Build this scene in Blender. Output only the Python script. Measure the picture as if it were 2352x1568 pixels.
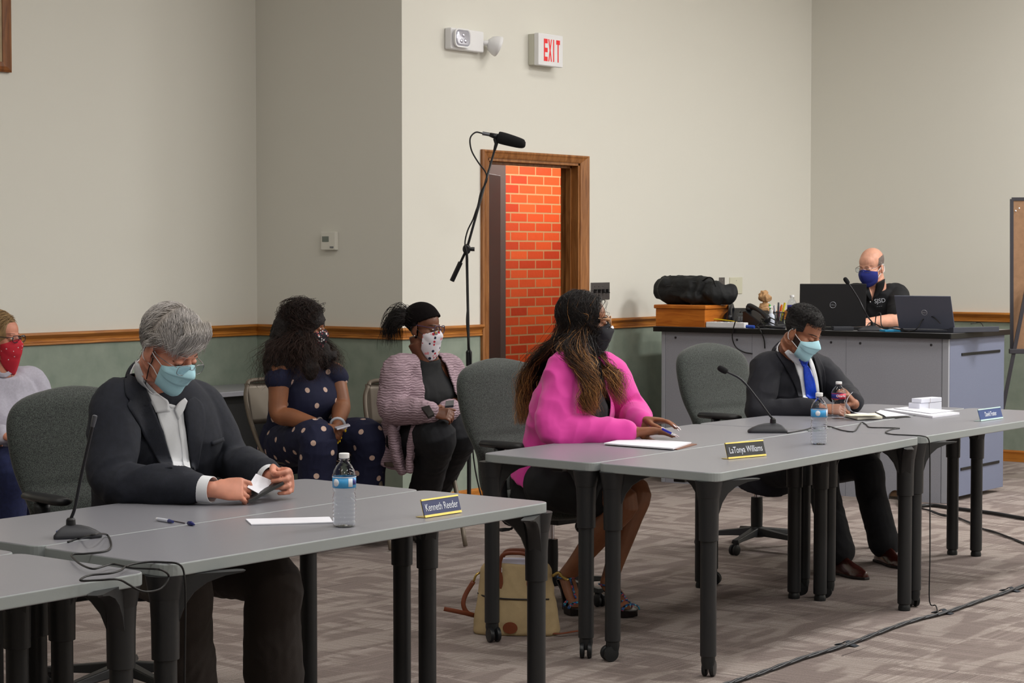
import bpy, bmesh, math, random
import numpy as np
from mathutils import Vector, Matrix, noise
from mathutils.bvhtree import BVHTree
V = Vector
PI = math.pi
rnd = random.Random(7)
scene = bpy.context.scene
for o in list(bpy.data.objects):
    bpy.data.objects.remove(o)
C = scene.collection

# ------------------------------------------------------------------ camera
FPX = 4800.0; HORIZON = 578.0; CAMZ = 1.555; TH = math.radians(36.3)
PITCH = math.atan((784 - HORIZON) / FPX)
FWD = V((math.cos(TH), math.sin(TH), 0)); RGT = V((math.sin(TH), -math.cos(TH), 0))
cam_d = bpy.data.cameras.new('camera'); cam = bpy.data.objects.new('camera', cam_d); C.objects.link(cam)
cam_d.sensor_width = 36; cam_d.lens = 36 * FPX / 2352; cam_d.clip_end = 60
view = (FWD * math.cos(PITCH) + V((0, 0, -math.sin(PITCH)))).normalized()
cam.location = (0, 0, CAMZ); cam.rotation_euler = view.to_track_quat('-Z', 'Y').to_euler()
cam_d.dof.use_dof = False
scene.camera = cam
UPV = RGT.cross(view)

# ------------------------------------------------------------------ world, lights, exposure
w = bpy.data.worlds.new('world'); scene.world = w; w.use_nodes = True
w.node_tree.nodes['Background'].inputs[0].default_value = (0.9, 0.93, 1, 1)
w.node_tree.nodes['Background'].inputs[1].default_value = 0.02
scene.view_settings.view_transform = 'Standard'; scene.view_settings.look = 'None'
scene.view_settings.exposure = 0.0; scene.view_settings.gamma = 1.0
CEIL = 4.3
def area(name, loc, sx, sy, power, col=(1, 0.97, 0.92), rot=(0, 0, 0)):
    l = bpy.data.lights.new(name, 'AREA'); l.shape = 'RECTANGLE'; l.size = sx; l.size_y = sy; l.energy = power; l.color = col
    o = bpy.data.objects.new(name, l); o.location = loc; o.rotation_euler = rot; C.objects.link(o); return o
LX = {1.0: 0.6, 4.3: 0.85, 7.6: 1.05, 10.6: 1.0, 13.2: 3.4}; LY = {-3.0: 1.0, 0.2: 1.2, 3.3: 1.3, 6.0: 0.62}
LIGHTS = [(x, y) for x in LX for y in LY if (x, y) != (13.2, 6.0)]
for x, y in LIGHTS:
    area('ceiling_lamp_light', (x, y, CEIL - 0.035), 1.15, 0.55, 34 * LX[x] * (LY[y] if y < 5 else {1.0: 0.3, 4.3: 0.35, 7.6: 0.42, 10.6: 0.45}[x]), (1, 0.99, 0.975))
area('corridor_lamp_light', (12.4, 8.45, 2.45), 1.6, 0.4, 24, (1, 0.97, 0.92))

# ------------------------------------------------------------------ pixel helpers (pixel of the 2352x1568 photograph -> point in the room)
def ray(px, py):
    return (view + RGT * ((px - 1176) / FPX) + UPV * (-(py - 784) / FPX))
def at(px, py, z=0.0):
    d = ray(px, py); t = (z - CAMZ) / d.z; return V((0, 0, CAMZ)) + d * t
def W(px, py, dist):
    d = ray(px, py); t = dist / d.dot(FWD); return V((0, 0, CAMZ)) + d * t
def on_y(px, py, y):
    d = ray(px, py); return V((0, 0, CAMZ)) + d * (y / d.y)
def on_x(px, py, x):
    d = ray(px, py); return V((0, 0, CAMZ)) + d * (x / d.x)
def pix(p):
    q = V(p) - V((0, 0, CAMZ)); z = q.dot(view); return (1176 + FPX * q.dot(RGT) / z, 784 - FPX * q.dot(UPV) / z)

# ------------------------------------------------------------------ materials
def s2l(c):
    return tuple(((v / 255) / 12.92 if v / 255 <= 0.04045 else ((v / 255 + 0.055) / 1.055) ** 2.4) for v in c)
MATS = {}
def mat(name, col=(128, 128, 128), rough=0.5, metal=0.0, bump=0, bscale=60, var=0.0, vscale=8, spec=0.5, sss=0, coat=0, trans=0, ior=1.45, emit=None, alpha=1, sheen=0, bdist=0.002, col2=None, stretch=None):
    """procedural material: colour varied by noise, optional bump"""
    if name in MATS: return MATS[name]
    m = bpy.data.materials.new(name); m.use_nodes = True; MATS[name] = m
    nt = m.node_tree; b = nt.nodes['Principled BSDF']
    c = s2l(col) + (1,)
    b.inputs['Roughness'].default_value = rough; b.inputs['Metallic'].default_value = metal
    b.inputs['Specular IOR Level'].default_value = spec; b.inputs['IOR'].default_value = ior
    b.inputs['Base Color'].default_value = c
    if sss: b.inputs['Subsurface Weight'].default_value = sss; b.inputs['Subsurface Radius'].default_value = (0.02, 0.008, 0.004); b.inputs['Subsurface Scale'].default_value = 0.5
    if coat: b.inputs['Coat Weight'].default_value = coat; b.inputs['Coat Roughness'].default_value = 0.1
    if trans: b.inputs['Transmission Weight'].default_value = trans
    if sheen: b.inputs['Sheen Weight'].default_value = sheen; b.inputs['Sheen Roughness'].default_value = 0.5
    if alpha < 1: b.inputs['Alpha'].default_value = alpha
    if emit: b.inputs['Emission Color'].default_value = s2l(emit[0]) + (1,); b.inputs['Emission Strength'].default_value = emit[1]
    tc = nt.nodes.new('ShaderNodeTexCoord'); mp = nt.nodes.new('ShaderNodeMapping'); nt.links.new(tc.outputs['Object'], mp.inputs[0])
    if stretch: mp.inputs['Scale'].default_value = stretch
    if var or col2:
        n = nt.nodes.new('ShaderNodeTexNoise'); n.inputs['Scale'].default_value = vscale; n.inputs['Detail'].default_value = 4
        nt.links.new(mp.outputs[0], n.inputs['Vector'])
        r = nt.nodes.new('ShaderNodeMapRange'); r.inputs['From Min'].default_value = 0.35; r.inputs['From Max'].default_value = 0.65
        nt.links.new(n.outputs['Fac'], r.inputs[0])
        mx = nt.nodes.new('ShaderNodeMix'); mx.data_type = 'RGBA'; nt.links.new(r.outputs[0], mx.inputs[0])
        a = [max(0, v * (1 - var)) for v in c[:3]]; d = [min(1, v * (1 + var)) for v in c[:3]] if not col2 else s2l(col2)
        if col2: a = c[:3]
        mx.inputs[6].default_value = (*a, 1); mx.inputs[7].default_value = (*d, 1)
        nt.links.new(mx.outputs[2], b.inputs['Base Color'])
    if bump:
        n2 = nt.nodes.new('ShaderNodeTexNoise'); n2.inputs['Scale'].default_value = bscale; n2.inputs['Detail'].default_value = 3
        nt.links.new(mp.outputs[0], n2.inputs['Vector'])
        bp = nt.nodes.new('ShaderNodeBump'); bp.inputs['Strength'].default_value = bump; bp.inputs['Distance'].default_value = bdist
        nt.links.new(n2.outputs['Fac'], bp.inputs['Height']); nt.links.new(bp.outputs[0], b.inputs['Normal'])
    return m
def wood(name, c1, c2, scale=(3, 3, 30), rough=0.35, ang=0):
    m = mat(name, c1, rough); nt = m.node_tree; b = nt.nodes['Principled BSDF']
    mp = [n for n in nt.nodes if n.type == 'MAPPING'][0]; mp.inputs['Scale'].default_value = scale
    n = nt.nodes.new('ShaderNodeTexNoise'); n.inputs['Scale'].default_value = 3; n.inputs['Detail'].default_value = 6; n.inputs['Distortion'].default_value = 0.8
    nt.links.new(mp.outputs[0], n.inputs['Vector'])
    cr = nt.nodes.new('ShaderNodeValToRGB'); cr.color_ramp.elements[0].position = 0.35; cr.color_ramp.elements[1].position = 0.68
    cr.color_ramp.elements[0].color = s2l(c2) + (1,); cr.color_ramp.elements[1].color = s2l(c1) + (1,)
    nt.links.new(n.outputs['Fac'], cr.inputs[0]); nt.links.new(cr.outputs[0], b.inputs['Base Color'])
    return m

# ------------------------------------------------------------------ mesh helpers
def frame(zdir, hint=V((0, 0, 1))):
    z = V(zdir).normalized(); h = V(hint)
    if abs(z.dot(h.normalized())) > 0.98: h = V((1, 0, 0)) if abs(z.x) < 0.9 else V((0, 1, 0))
    x = h.cross(z).normalized(); y = z.cross(x); return x, y, z
def catmull(pts, n):
    """resample a list of tuples/vectors (any dimension) with n steps per span"""
    P = np.array([list(p) for p in pts], float)
    if len(P) < 3 or n <= 1:
        if n <= 1: return P
        return np.array([P[i] * (1 - t) + P[i + 1] * t for i in range(len(P) - 1) for t in np.linspace(0, 1, n, endpoint=False)] + [P[-1]])
    Q = np.vstack([2 * P[0] - P[1], P, 2 * P[-1] - P[-2]]); out = []
    for i in range(1, len(Q) - 2):
        a, b, c, d = Q[i - 1], Q[i], Q[i + 1], Q[i + 2]
        for t in np.linspace(0, 1, n, endpoint=False):
            out.append(0.5 * ((2 * b) + (c - a) * t + (2 * a - 5 * b + 4 * c - d) * t * t + (3 * b - a - 3 * c + d) * t ** 3))
    out.append(P[-1]); return np.array(out)
class MB:
    def __init__(s): s.v = []; s.f = []; s.mi = []; s.cm = 0
    def add(s, vs, fs):
        o = len(s.v); s.v += [V(p) for p in vs]; s.f += [tuple(i + o for i in f) for f in fs]; s.mi += [s.cm] * len(fs); return s
    def m(s, i): s.cm = i; return s
    def box(s, c, size, rz=0, M=None):
        hx, hy, hz = [q / 2 for q in size]; R = Matrix.Rotation(rz, 3, 'Z') if M is None else M
        vs = [V(c) + R @ V((x, y, z)) for z in (-hz, hz) for x, y in ((-hx, -hy), (hx, -hy), (hx, hy), (-hx, hy))]
        return s.add(vs, [(3, 2, 1, 0), (4, 5, 6, 7), (0, 1, 5, 4), (1, 2, 6, 5), (2, 3, 7, 6), (3, 0, 4, 7)])
    def box2(s, a, b): return s.box([(p + q) / 2 for p, q in zip(a, b)], [abs(p - q) for p, q in zip(a, b)])
    def rings(s, R, cap=True, close=False):
        n = len(R[0]); vs = [p for r in R for p in r]; fs = []
        for i in range(len(R) - 1 + (1 if close else 0)):
            j = (i + 1) % len(R)
            for k in range(n): fs.append((i * n + k, i * n + (k + 1) % n, j * n + (k + 1) % n, j * n + k))
        if cap and not close: fs.append(tuple(range(n - 1, -1, -1))); fs.append(tuple((len(R) - 1) * n + k for k in range(n)))
        return s.add(vs, fs)
    def tube(s, pts, r, n=8, sub=1, flat=1.0, up=V((0, 0, 1)), close=False, rad2=None):
        """tube through points; r number or list; flat scales the local y axis"""
        rr = r if isinstance(r, (list, tuple)) else [r] * len(pts)
        A = catmull([tuple(p) + (q,) for p, q in zip(pts, rr)], sub); R = []
        prev = None
        for i, a in enumerate(A):
            p = V(a[:3]); t = V(A[min(i + 1, len(A) - 1)][:3]) - V(A[max(i - 1, 0)][:3])
            if t.length < 1e-9: t = V((0, 0, 1))
            if prev is None: x, y, z = frame(t, up)
            else:
                z = t.normalized(); x = (prev - z * prev.dot(z))
                if x.length < 1e-6: x, y, z = frame(t, up)
                x.normalize(); y = z.cross(x)
            prev = x
            R.append([p + (x * math.cos(k * 2 * PI / n) + y * math.sin(k * 2 * PI / n) * flat) * max(a[3], 1e-5) for k in range(n)])
        return s.rings(R, True, close)
    def cyl(s, p, q, r, r2=None, n=20): return s.tube([p, q], [r, r if r2 is None else r2], n)
    def lathe(s, prof, c=(0, 0, 0), n=24, axis=None):
        R = []
        X, Y, Z = (V((1, 0, 0)), V((0, 1, 0)), V((0, 0, 1))) if axis is None else frame(axis)
        for r, z in prof: R.append([V(c) + (X * math.cos(k * 2 * PI / n) + Y * math.sin(k * 2 * PI / n)) * max(r, 1e-5) + Z * z for k in range(n)])
        return s.rings(R)
    def ell(s, c, rad, M=None, n=14, m=9):
        M = M or Matrix.Identity(3); R = []
        for i in range(m + 1):
            th = PI * i / m; R.append([V(c) + M @ V((rad[0] * max(math.sin(th), 1e-3) * math.cos(k * 2 * PI / n), rad[1] * max(math.sin(th), 1e-3) * math.sin(k * 2 * PI / n), -rad[2] * math.cos(th))) for k in range(n)])
        return s.rings(R)
    def prism(s, poly, z0, z1):
        """horizontal polygon (CCW) extruded from z0 to z1"""
        n = len(poly); vs = [V((p[0], p[1], z0)) for p in poly] + [V((p[0], p[1], z1)) for p in poly]
        return s.add(vs, [tuple(range(n - 1, -1, -1)), tuple(range(n, 2 * n))] + [(i, (i + 1) % n, n + (i + 1) % n, n + i) for i in range(n)])
    def plate(s, poly3, th):
        """planar 3D polygon with thickness vector th"""
        n = len(poly3); th = V(th); vs = [V(p) for p in poly3] + [V(p) + th for p in poly3]
        return s.add(vs, [tuple(range(n - 1, -1, -1)), tuple(range(n, 2 * n))] + [(i, (i + 1) % n, n + (i + 1) % n, n + i) for i in range(n)])
    def grid(s, G, th=None):
        """G rows of points; th thickness vector field (function(i,j)) or None"""
        a, b = len(G), len(G[0]); vs = [V(p) for r in G for p in r]; fs = [(i * b + j, i * b + j + 1, (i + 1) * b + j + 1, (i + 1) * b + j) for i in range(a - 1) for j in range(b - 1)]
        return s.add(vs, fs)
    def xf(s, M): s.v = [M @ p for p in s.v]; return s
    def build(s, name, m=None, parent=None, loc=None, smooth=None, bevel=0, bseg=2, solid=0, subd=0, world=True, angle=40, soff=0):
        """link as one mesh object; world=True: vertices are world coordinates"""
        if parent is not None and world:
            MI = world_mat(parent).inverted(); vs = [MI @ p for p in s.v]
        elif loc is not None and world: vs = [p - V(loc) for p in s.v]
        else: vs = s.v
        me = bpy.data.meshes.new(name); me.from_pydata([tuple(p) for p in vs], [], s.f); me.update()
        bm = bmesh.new(); bm.from_mesh(me); bmesh.ops.recalc_face_normals(bm, faces=bm.faces); bm.to_mesh(me); bm.free()
        o = bpy.data.objects.new(name, me); C.objects.link(o)
        if parent is not None: o.parent = parent
        elif loc is not None: o.location = loc
        if m is not None:
            for q in (m if isinstance(m, (list, tuple)) else [m]): me.materials.append(q)
            if isinstance(m, (list, tuple)): me.polygons.foreach_set('material_index', s.mi)
        if smooth: me.polygons.foreach_set('use_smooth', [True] * len(me.polygons))
        if solid: md = o.modifiers.new('solid', 'SOLIDIFY'); md.thickness = solid; md.offset = soff
        if bevel: md = o.modifiers.new('bevel', 'BEVEL'); md.width = bevel; md.segments = bseg; md.limit_method = 'ANGLE'; md.angle_limit = math.radians(angle)
        if subd: md = o.modifiers.new('sub', 'SUBSURF'); md.levels = subd; md.render_levels = subd
        return o
def world_mat(o):
    M = Matrix.LocRotScale(o.location, o.rotation_euler, o.scale)
    return M if o.parent is None else world_mat(o.parent) @ M
def tag(o, label=None, cat=None, group=None, kind=None):
    if label: o['label'] = label
    if cat: o['category'] = cat
    if group: o['group'] = group
    if kind: o['kind'] = kind
    return o
def thing(name, label, cat, loc=(0, 0, 0), rz=0, group=None):
    o = bpy.data.objects.new(name, None); C.objects.link(o); o.location = loc; o.rotation_euler = (0, 0, rz); o.empty_display_size = 0.1
    return tag(o, label, cat, group)
def struct(o): o['kind'] = 'structure'; return o
def text(body, size, name, m, parent, M, extrude=0.0006, align='CENTER', sx=1.0, font=None):
    """letters as real mesh on a surface; M = world matrix with x along the line, y up, z out of the surface"""
    cu = bpy.data.curves.new(name, 'FONT'); cu.body = body; cu.size = size; cu.extrude = extrude; cu.align_x = align; cu.align_y = 'CENTER'
    t = bpy.data.objects.new(name, cu); C.objects.link(t)
    dg = bpy.context.evaluated_depsgraph_get(); me = bpy.data.meshes.new_from_object(t.evaluated_get(dg)); bpy.data.objects.remove(t)
    me.transform(Matrix.Diagonal((sx, 1, 1, 1)))
    me.transform(world_mat(parent).inverted() @ M if parent else M)
    o = bpy.data.objects.new(name, me); C.objects.link(o); o.parent = parent; me.materials.clear(); me.materials.append(m); return o
def MX(o, x, y, z=None):
    """4x4 from origin and x,y axes"""
    x = V(x).normalized(); y = (V(y) - x * V(y).dot(x)).normalized(); z = x.cross(y)
    return Matrix(((x.x, y.x, z.x, o[0]), (x.y, y.y, z.y, o[1]), (x.z, y.z, z.z, o[2]), (0, 0, 0, 1)))
# ================================================================== THE ROOM
YW = 7.856; YL = 9.03; XC = 9.597; XR = 14.66; XB = -4.5; YB = -5.5; RAIL = 1.104
oak = wood('oak_trim', (196, 128, 52), (150, 88, 28), (1.2, 1.2, 22), 0.35)
oak_door = wood('oak_casing', (168, 112, 62), (128, 78, 36), (14, 14, 1.5), 0.4)
def wall_mat():
    m = mat('wall_paint', (222, 216, 202), 0.7, bump=0.12, bscale=220, bdist=0.001); nt = m.node_tree; b = nt.nodes['Principled BSDF']
    g = nt.nodes.new('ShaderNodeNewGeometry'); sp = nt.nodes.new('ShaderNodeSeparateXYZ'); nt.links.new(g.outputs['Position'], sp.inputs[0])
    lt = nt.nodes.new('ShaderNodeMath'); lt.operation = 'LESS_THAN'; lt.inputs[1].default_value = RAIL - 0.02; nt.links.new(sp.outputs[2], lt.inputs[0])
    n = nt.nodes.new('ShaderNodeTexNoise'); n.inputs['Scale'].default_value = 9; n.inputs['Detail'].default_value = 8; nt.links.new(g.outputs['Position'], n.inputs['Vector'])
    cr = nt.nodes.new('ShaderNodeValToRGB'); cr.color_ramp.elements[0].position = 0.3; cr.color_ramp.elements[1].position = 0.7
    cr.color_ramp.elements[0].color = s2l((128, 141, 128)) + (1,); cr.color_ramp.elements[1].color = s2l((146, 156, 143)) + (1,)
    nt.links.new(n.outputs['Fac'], cr.inputs[0])
    mx = nt.nodes.new('ShaderNodeMix'); mx.data_type = 'RGBA'; nt.links.new(lt.outputs[0], mx.inputs[0]); mx.inputs[6].default_value = s2l((222, 220, 211)) + (1,)
    nt.links.new(cr.outputs[0], mx.inputs[7]); nt.links.new(mx.outputs[2], b.inputs['Base Color']); return m
WM = wall_mat()
def carpet():
    m = mat('carpet', (120, 110, 104), 0.95, spec=0.1); nt = m.node_tree; b = nt.nodes['Principled BSDF']; L = nt.links.new; N = nt.nodes.new
    g = N('ShaderNodeNewGeometry'); sp = N('ShaderNodeSeparateXYZ'); L(g.outputs['Position'], sp.inputs[0])
    ck = N('ShaderNodeTexChecker'); ck.inputs['Scale'].default_value = 1 / 0.61; ck.inputs['Color1'].default_value = (0, 0, 0, 1); ck.inputs['Color2'].default_value = (1, 1, 1, 1)
    mp0 = N('ShaderNodeMapping'); mp0.inputs['Location'].default_value = (0.13, 0.21, 0.3); L(g.outputs['Position'], mp0.inputs[0]); L(mp0.outputs[0], ck.inputs['Vector'])
    cA = N('ShaderNodeCombineXYZ'); cB = N('ShaderNodeCombineXYZ')
    L(sp.outputs[0], cA.inputs[0]); L(sp.outputs[1], cA.inputs[1]); L(sp.outputs[1], cB.inputs[0]); L(sp.outputs[0], cB.inputs[1])
    mv = N('ShaderNodeMix'); mv.data_type = 'VECTOR'; L(ck.outputs['Fac'], mv.inputs[0]); L(cA.outputs[0], mv.inputs[4]); L(cB.outputs[0], mv.inputs[5])
    def nz(sc, scale, det=2):
        mp = N('ShaderNodeMapping'); mp.inputs['Scale'].default_value = sc; L(mv.outputs[1], mp.inputs[0])
        n = N('ShaderNodeTexNoise'); n.inputs['Scale'].default_value = scale; n.inputs['Detail'].default_value = det; L(mp.outputs[0], n.inputs['Vector']); return n.outputs['Fac']
    def rng(x, a, bb, c=0, d=1):
        r = N('ShaderNodeMapRange'); r.inputs['From Min'].default_value = a; r.inputs['From Max'].default_value = bb; r.inputs['To Min'].default_value = c; r.inputs['To Max'].default_value = d; L(x, r.inputs[0]); return r.outputs[0]
    # blocks: wide dark bars broken into dashes
    ln0 = nz((2.2, 150, 1), 1.0, 2)
    sm = N('ShaderNodeMath'); sm.operation = 'MULTIPLY_ADD'; sm.inputs[1].default_value = 0.22; L(ln0, sm.inputs[0]); L(nz((9.5, 2.3, 1), 1.0, 1), sm.inputs[2])
    blk = rng(sm.outputs[0], 0.575, 0.635)
    lines = rng(ln0, 0.40, 0.62)
    dark = rng(nz((1.2, 70, 1), 1.0, 1), 0.70, 0.73)
    fine = rng(nz((60, 160, 1), 2.0, 2), 0.3, 0.7)
    def mixc(f, a, bcol):
        x = N('ShaderNodeMix'); x.data_type = 'RGBA'; L(f, x.inputs[0])
        for i, q in ((6, a), (7, bcol)):
            if isinstance(q, tuple): x.inputs[i].default_value = s2l(q) + (1,)
            else: L(q, x.inputs[i])
        return x.outputs[2]
    c1 = mixc(lines, (138, 127, 121), (168, 157, 151)); c2 = mixc(lines, (120, 108, 104), (140, 128, 123))
    c = mixc(blk, c1, c2); c = mixc(dark, c, (92, 83, 80))
    f = N('ShaderNodeMix'); f.data_type = 'RGBA'; f.blend_type = 'MULTIPLY'; f.inputs[0].default_value = 1; L(c, f.inputs[6])
    gr = N('ShaderNodeCombineColor'); 
    fr = rng(fine, 0, 1, 0.84, 1.12)
    for i in range(3): L(fr, gr.inputs[i])
    L(gr.outputs[0], f.inputs[7]); L(f.outputs[2], b.inputs['Base Color'])
    bp = N('ShaderNodeBump'); bp.inputs['Strength'].default_value = 0.5; bp.inputs['Distance'].default_value = 0.003; L(fine, bp.inputs['Height']); L(bp.outputs[0], b.inputs['Normal'])
    return m
struct(MB().box2((XB - 0.2, YB - 0.2, -0.1), (XR + 0.2, YL + 0.2, 0)).build('floor', carpet()))
struct(MB().box2((XB - 0.2, YB - 0.2, CEIL), (XR + 0.2, YL + 0.2, CEIL + 0.1)).build('ceiling', mat('ceiling_tile', (235, 233, 226), 0.9, bump=0.3, bscale=120)))
struct(MB().box2((XB - 0.2, YL, 0), (XC + 0.15, YL + 0.2, CEIL)).build('wall_left', WM))
DX0 = on_y(1117, 700, YW).x; DX1 = on_y(1302, 700, YW).x; DZ = on_y(1200, 366, YW).z   # opening
cz0 = on_y(1105, 343, YW).z; cx0 = on_y(1103.5, 500, YW).x; cx1 = on_y(1349, 500, YW).x
jx0 = on_y(1119, 500, YW).x; jx1 = on_y(1331, 500, YW).x; jz = on_y(1115, 362, YW).z
wm = MB().box2((XC, YW, 0), (jx0, YW + 0.14, CEIL)).box2((jx1, YW, 0), (XR, YW + 0.14, CEIL)).box2((jx0, YW, jz), (jx1, YW + 0.14, CEIL))
struct(wm.build('wall_back', WM))
struct(MB().box2((XC, YW + 0.14, 0), (XC + 0.14, YL, CEIL)).build('wall_return', WM))
struct(MB().box2((XR, YB, 0), (XR + 0.2, YL, CEIL)).build('wall_right', WM))
struct(MB().box2((XB - 0.2, YB, 0), (XB, YL, CEIL)).build('wall_near', WM))
struct(MB().box2((XB, YB - 0.2, 0), (XR, YB, CEIL)).build('wall_front', WM))
# chair rail profile (out, height) and baseboard, extruded along the walls
RP = [(0, 0), (0.034, 0), (0.036, -0.014), (0.030, -0.020), (0.014, -0.034), (0.011, -0.046), (0.016, -0.050), (0.016, -0.054), (0.012, -0.056), (0.016, -0.060), (0.017, -0.068), (0.010, -0.072), (0, -0.072)]
BP = [(0, 0.085), (0.008, 0.085), (0.013, 0.072), (0.014, 0), (0, 0)]
def run(name, prof, a, b, nrm, z, m, e0=0, e1=0):
    a = V(a); b = V(b); n = V(nrm); d = (b - a).normalized(); mb = MB()
    R = [[a + n * o - d * (o * e0) + V((0, 0, z + h)) for o, h in prof], [b + n * o + d * (o * e1) + V((0, 0, z + h)) for o, h in prof]]
    mb.rings(R); return struct(mb.build(name, m, bevel=0.0015))
run('trim_1', RP, (XB, YL, 0), (XC, YL, 0), (0, -1, 0), RAIL, oak, 0, -1)
run('trim_2', RP, (XC, YL, 0), (XC, YW, 0), (-1, 0, 0), RAIL, oak, -1, 1)
run('trim_3', RP, (XC, YW, 0), (cx0, YW, 0), (0, -1, 0), RAIL, oak, 1, 0)
run('trim_4', RP, (cx1, YW, 0), (XR, YW, 0), (0, -1, 0), RAIL, oak, 0, -1)
run('trim_5', RP, (XR, YW, 0), (XR, YB, 0), (-1, 0, 0), RAIL, oak, -1, 0)
run('baseboard_left', BP, (XB, YL, 0), (XC, YL, 0), (0, -1, 0), 0, oak, 0, -1)
run('baseboard_return', BP, (XC, YL, 0), (XC, YW, 0), (-1, 0, 0), 0, oak, -1, 1)
run('baseboard_back', BP, (XC, YW, 0), (cx0, YW, 0), (0, -1, 0), 0, oak, 1, 0)
run('baseboard_back_right', BP, (cx1, YW, 0), (XR, YW, 0), (0, -1, 0), 0, oak, 0, -1)
run('baseboard_right', BP, (XR, YW, 0), (XR, YB, 0), (-1, 0, 0), 0, oak, -1, 0)
# door opening: casing, jamb lining, dark leaf swung outward into the corridor
door = bpy.data.objects.new('door_1', None); C.objects.link(door); door.location = ((cx0 + cx1) / 2, YW, 0); struct(door)
def casing():
    mb = MB()
    prof = [(0, 0), (0, 0.017), (0.012, 0.020), (0.030, 0.014), (0.034, 0.017), (0.06, 0.012), (1, 0.010), (1, 0)]
    # mitred frame: for each profile point offset inward fraction
    def path(off): return [V((cx0 + off * (jx0 - cx0), 0, 0)), V((cx0 + off * (jx0 - cx0), 0, cz0 - off * (cz0 - jz))), V((cx1 - off * (cx1 - jx1), 0, cz0 - off * (cz0 - jz))), V((cx1 - off * (cx1 - jx1), 0, 0))]
    fr = [(0, 0), (0, 0.018), (0.2, 0.022), (0.45, 0.015), (0.5, 0.018), (0.85, 0.012), (1, 0.008), (1, 0)]
    P = [[p + V((0, YW - d, 0)) for p in path(o)] for o, d in fr]
    for k in range(len(fr)):
        a, b = P[k], P[(k + 1) % len(fr)]
        mb.add(a + b, [(i, i + 1, 5 + i, 4 + i) for i in range(3)])
    return mb
casing().build('casing', oak_door, door)
j = MB(); jd = 0.14
j.box2((jx0 - 0.005, YW - 0.002, 0), (jx0 + 0.018, YW + jd, jz)).box2((jx1 - 0.018, YW - 0.002, 0), (jx1 + 0.005, YW + jd, jz)).box2((jx0, YW - 0.002, jz - 0.018), (jx1, YW + jd, jz + 0.004))
j.box2((jx1 - 0.034, YW + 0.05, 0), (jx1 - 0.018, YW + 0.09, jz - 0.018)).box2((jx0 + 0.018, YW + 0.05, jz - 0.034), (jx1 - 0.02, YW + 0.09, jz - 0.018))
j.build('jamb', oak_door, door, bevel=0.002)
steel = mat('brushed_steel', (120, 116, 116), 0.38, 0.8, bump=0.05, bscale=300)
dk = mat('dark_door_steel', (30, 22, 22), 0.4, bump=0.05)
leaf_w = 0.86
lang = math.radians(25); ld = V((math.cos(lang), math.sin(lang), 0)); ln_ = V((-ld.y, ld.x, 0)); lp = V((jx0 + 0.045, YW + 0.145, 0))
MB().prism([lp, lp + ld * leaf_w, lp + ld * leaf_w + ln_ * 0.044, lp + ln_ * 0.044], 0.01, jz - 0.075).build('leaf', dk, door, bevel=0.003)
hd_ = MB()
hp = lp + ld * 0.8 - ln_ * 0.03; hd_.cyl(lp + ld * 0.8 + V((0, 0, 1.0)), hp + V((0, 0, 1.0)) - ln_ * 0.02, 0.012); hd_.tube([hp + V((0, 0, 1.0)) - ln_ * 0.02, hp - ln_ * 0.02 - ld * 0.1 + V((0, 0, 1.0))], 0.01)

lf = MB()
for z in (0.25, 1.05, 1.85):
    MB().cyl((jx0 + 0.028, YW + 0.148, z), (jx0 + 0.028, YW + 0.148, z + 0.1), 0.008).build('hinge', mat('brass_hinge', (150, 120, 70), 0.35, 0.9), door)
# corridor beyond the door
def brick():
    m = mat('orange_brick', (206, 78, 34), 0.35); nt = m.node_tree; b = nt.nodes['Principled BSDF']; L = nt.links.new; N = nt.nodes.new
    g = N('ShaderNodeNewGeometry'); sp = N('ShaderNodeSeparateXYZ'); L(g.outputs['Position'], sp.inputs[0]); ad = N('ShaderNodeMath'); ad.operation = 'ADD'; L(sp.outputs[0], ad.inputs[0]); L(sp.outputs[1], ad.inputs[1])
    cc = N('ShaderNodeCombineXYZ'); L(ad.outputs[0], cc.inputs[0]); L(sp.outputs[2], cc.inputs[1])
    br = N('ShaderNodeTexBrick'); L(cc.outputs[0], br.inputs['Vector']); br.inputs['Scale'].default_value = 1; br.inputs['Brick Width'].default_value = 0.205; br.inputs['Row Height'].default_value = 0.068; br.inputs['Mortar Size'].default_value = 0.006
    br.inputs['Color1'].default_value = s2l((224, 94, 44)) + (1,); br.inputs['Color2'].default_value = s2l((186, 60, 30)) + (1,); br.inputs['Mortar'].default_value = s2l((186, 142, 100)) + (1,); br.inputs['Bias'].default_value = 0.1
    L(br.outputs['Color'], b.inputs['Base Color'])
    bp = N('ShaderNodeBump'); bp.invert = True; bp.inputs['Strength'].default_value = 0.8; bp.inputs['Distance'].default_value = 0.004; L(br.outputs['Fac'], bp.inputs['Height'])
    n = N('ShaderNodeTexNoise'); n.inputs['Scale'].default_value = 30; n.inputs['Detail'].default_value = 4; L(g.outputs['Position'], n.inputs['Vector']); b2 = N('ShaderNodeBump'); b2.inputs['Strength'].default_value = 0.35; b2.inputs['Distance'].default_value = 0.004; L(n.outputs['Fac'], b2.inputs['Height']); L(bp.outputs[0], b2.inputs['Normal']); L(b2.outputs[0], b.inputs['Normal'])
    return m
BR = brick()
YB2 = YW + 1.05
bx = on_y(1159, 500, YB2).x
struct(MB().box2((bx, YB2, 0), (XR + 1.5, YB2 + 0.2, 2.7)).build('wall_corridor_brick', BR))
struct(MB().box2((bx - 0.9, YB2 - 0.01, 0), (bx, YB2 + 0.15, 2.7)).build('wall_corridor_pier', mat('corridor_pier_shaded', (84, 68, 64), 0.7)))  # plaster pier in dim light, its shade put into the brown-grey colour
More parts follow.
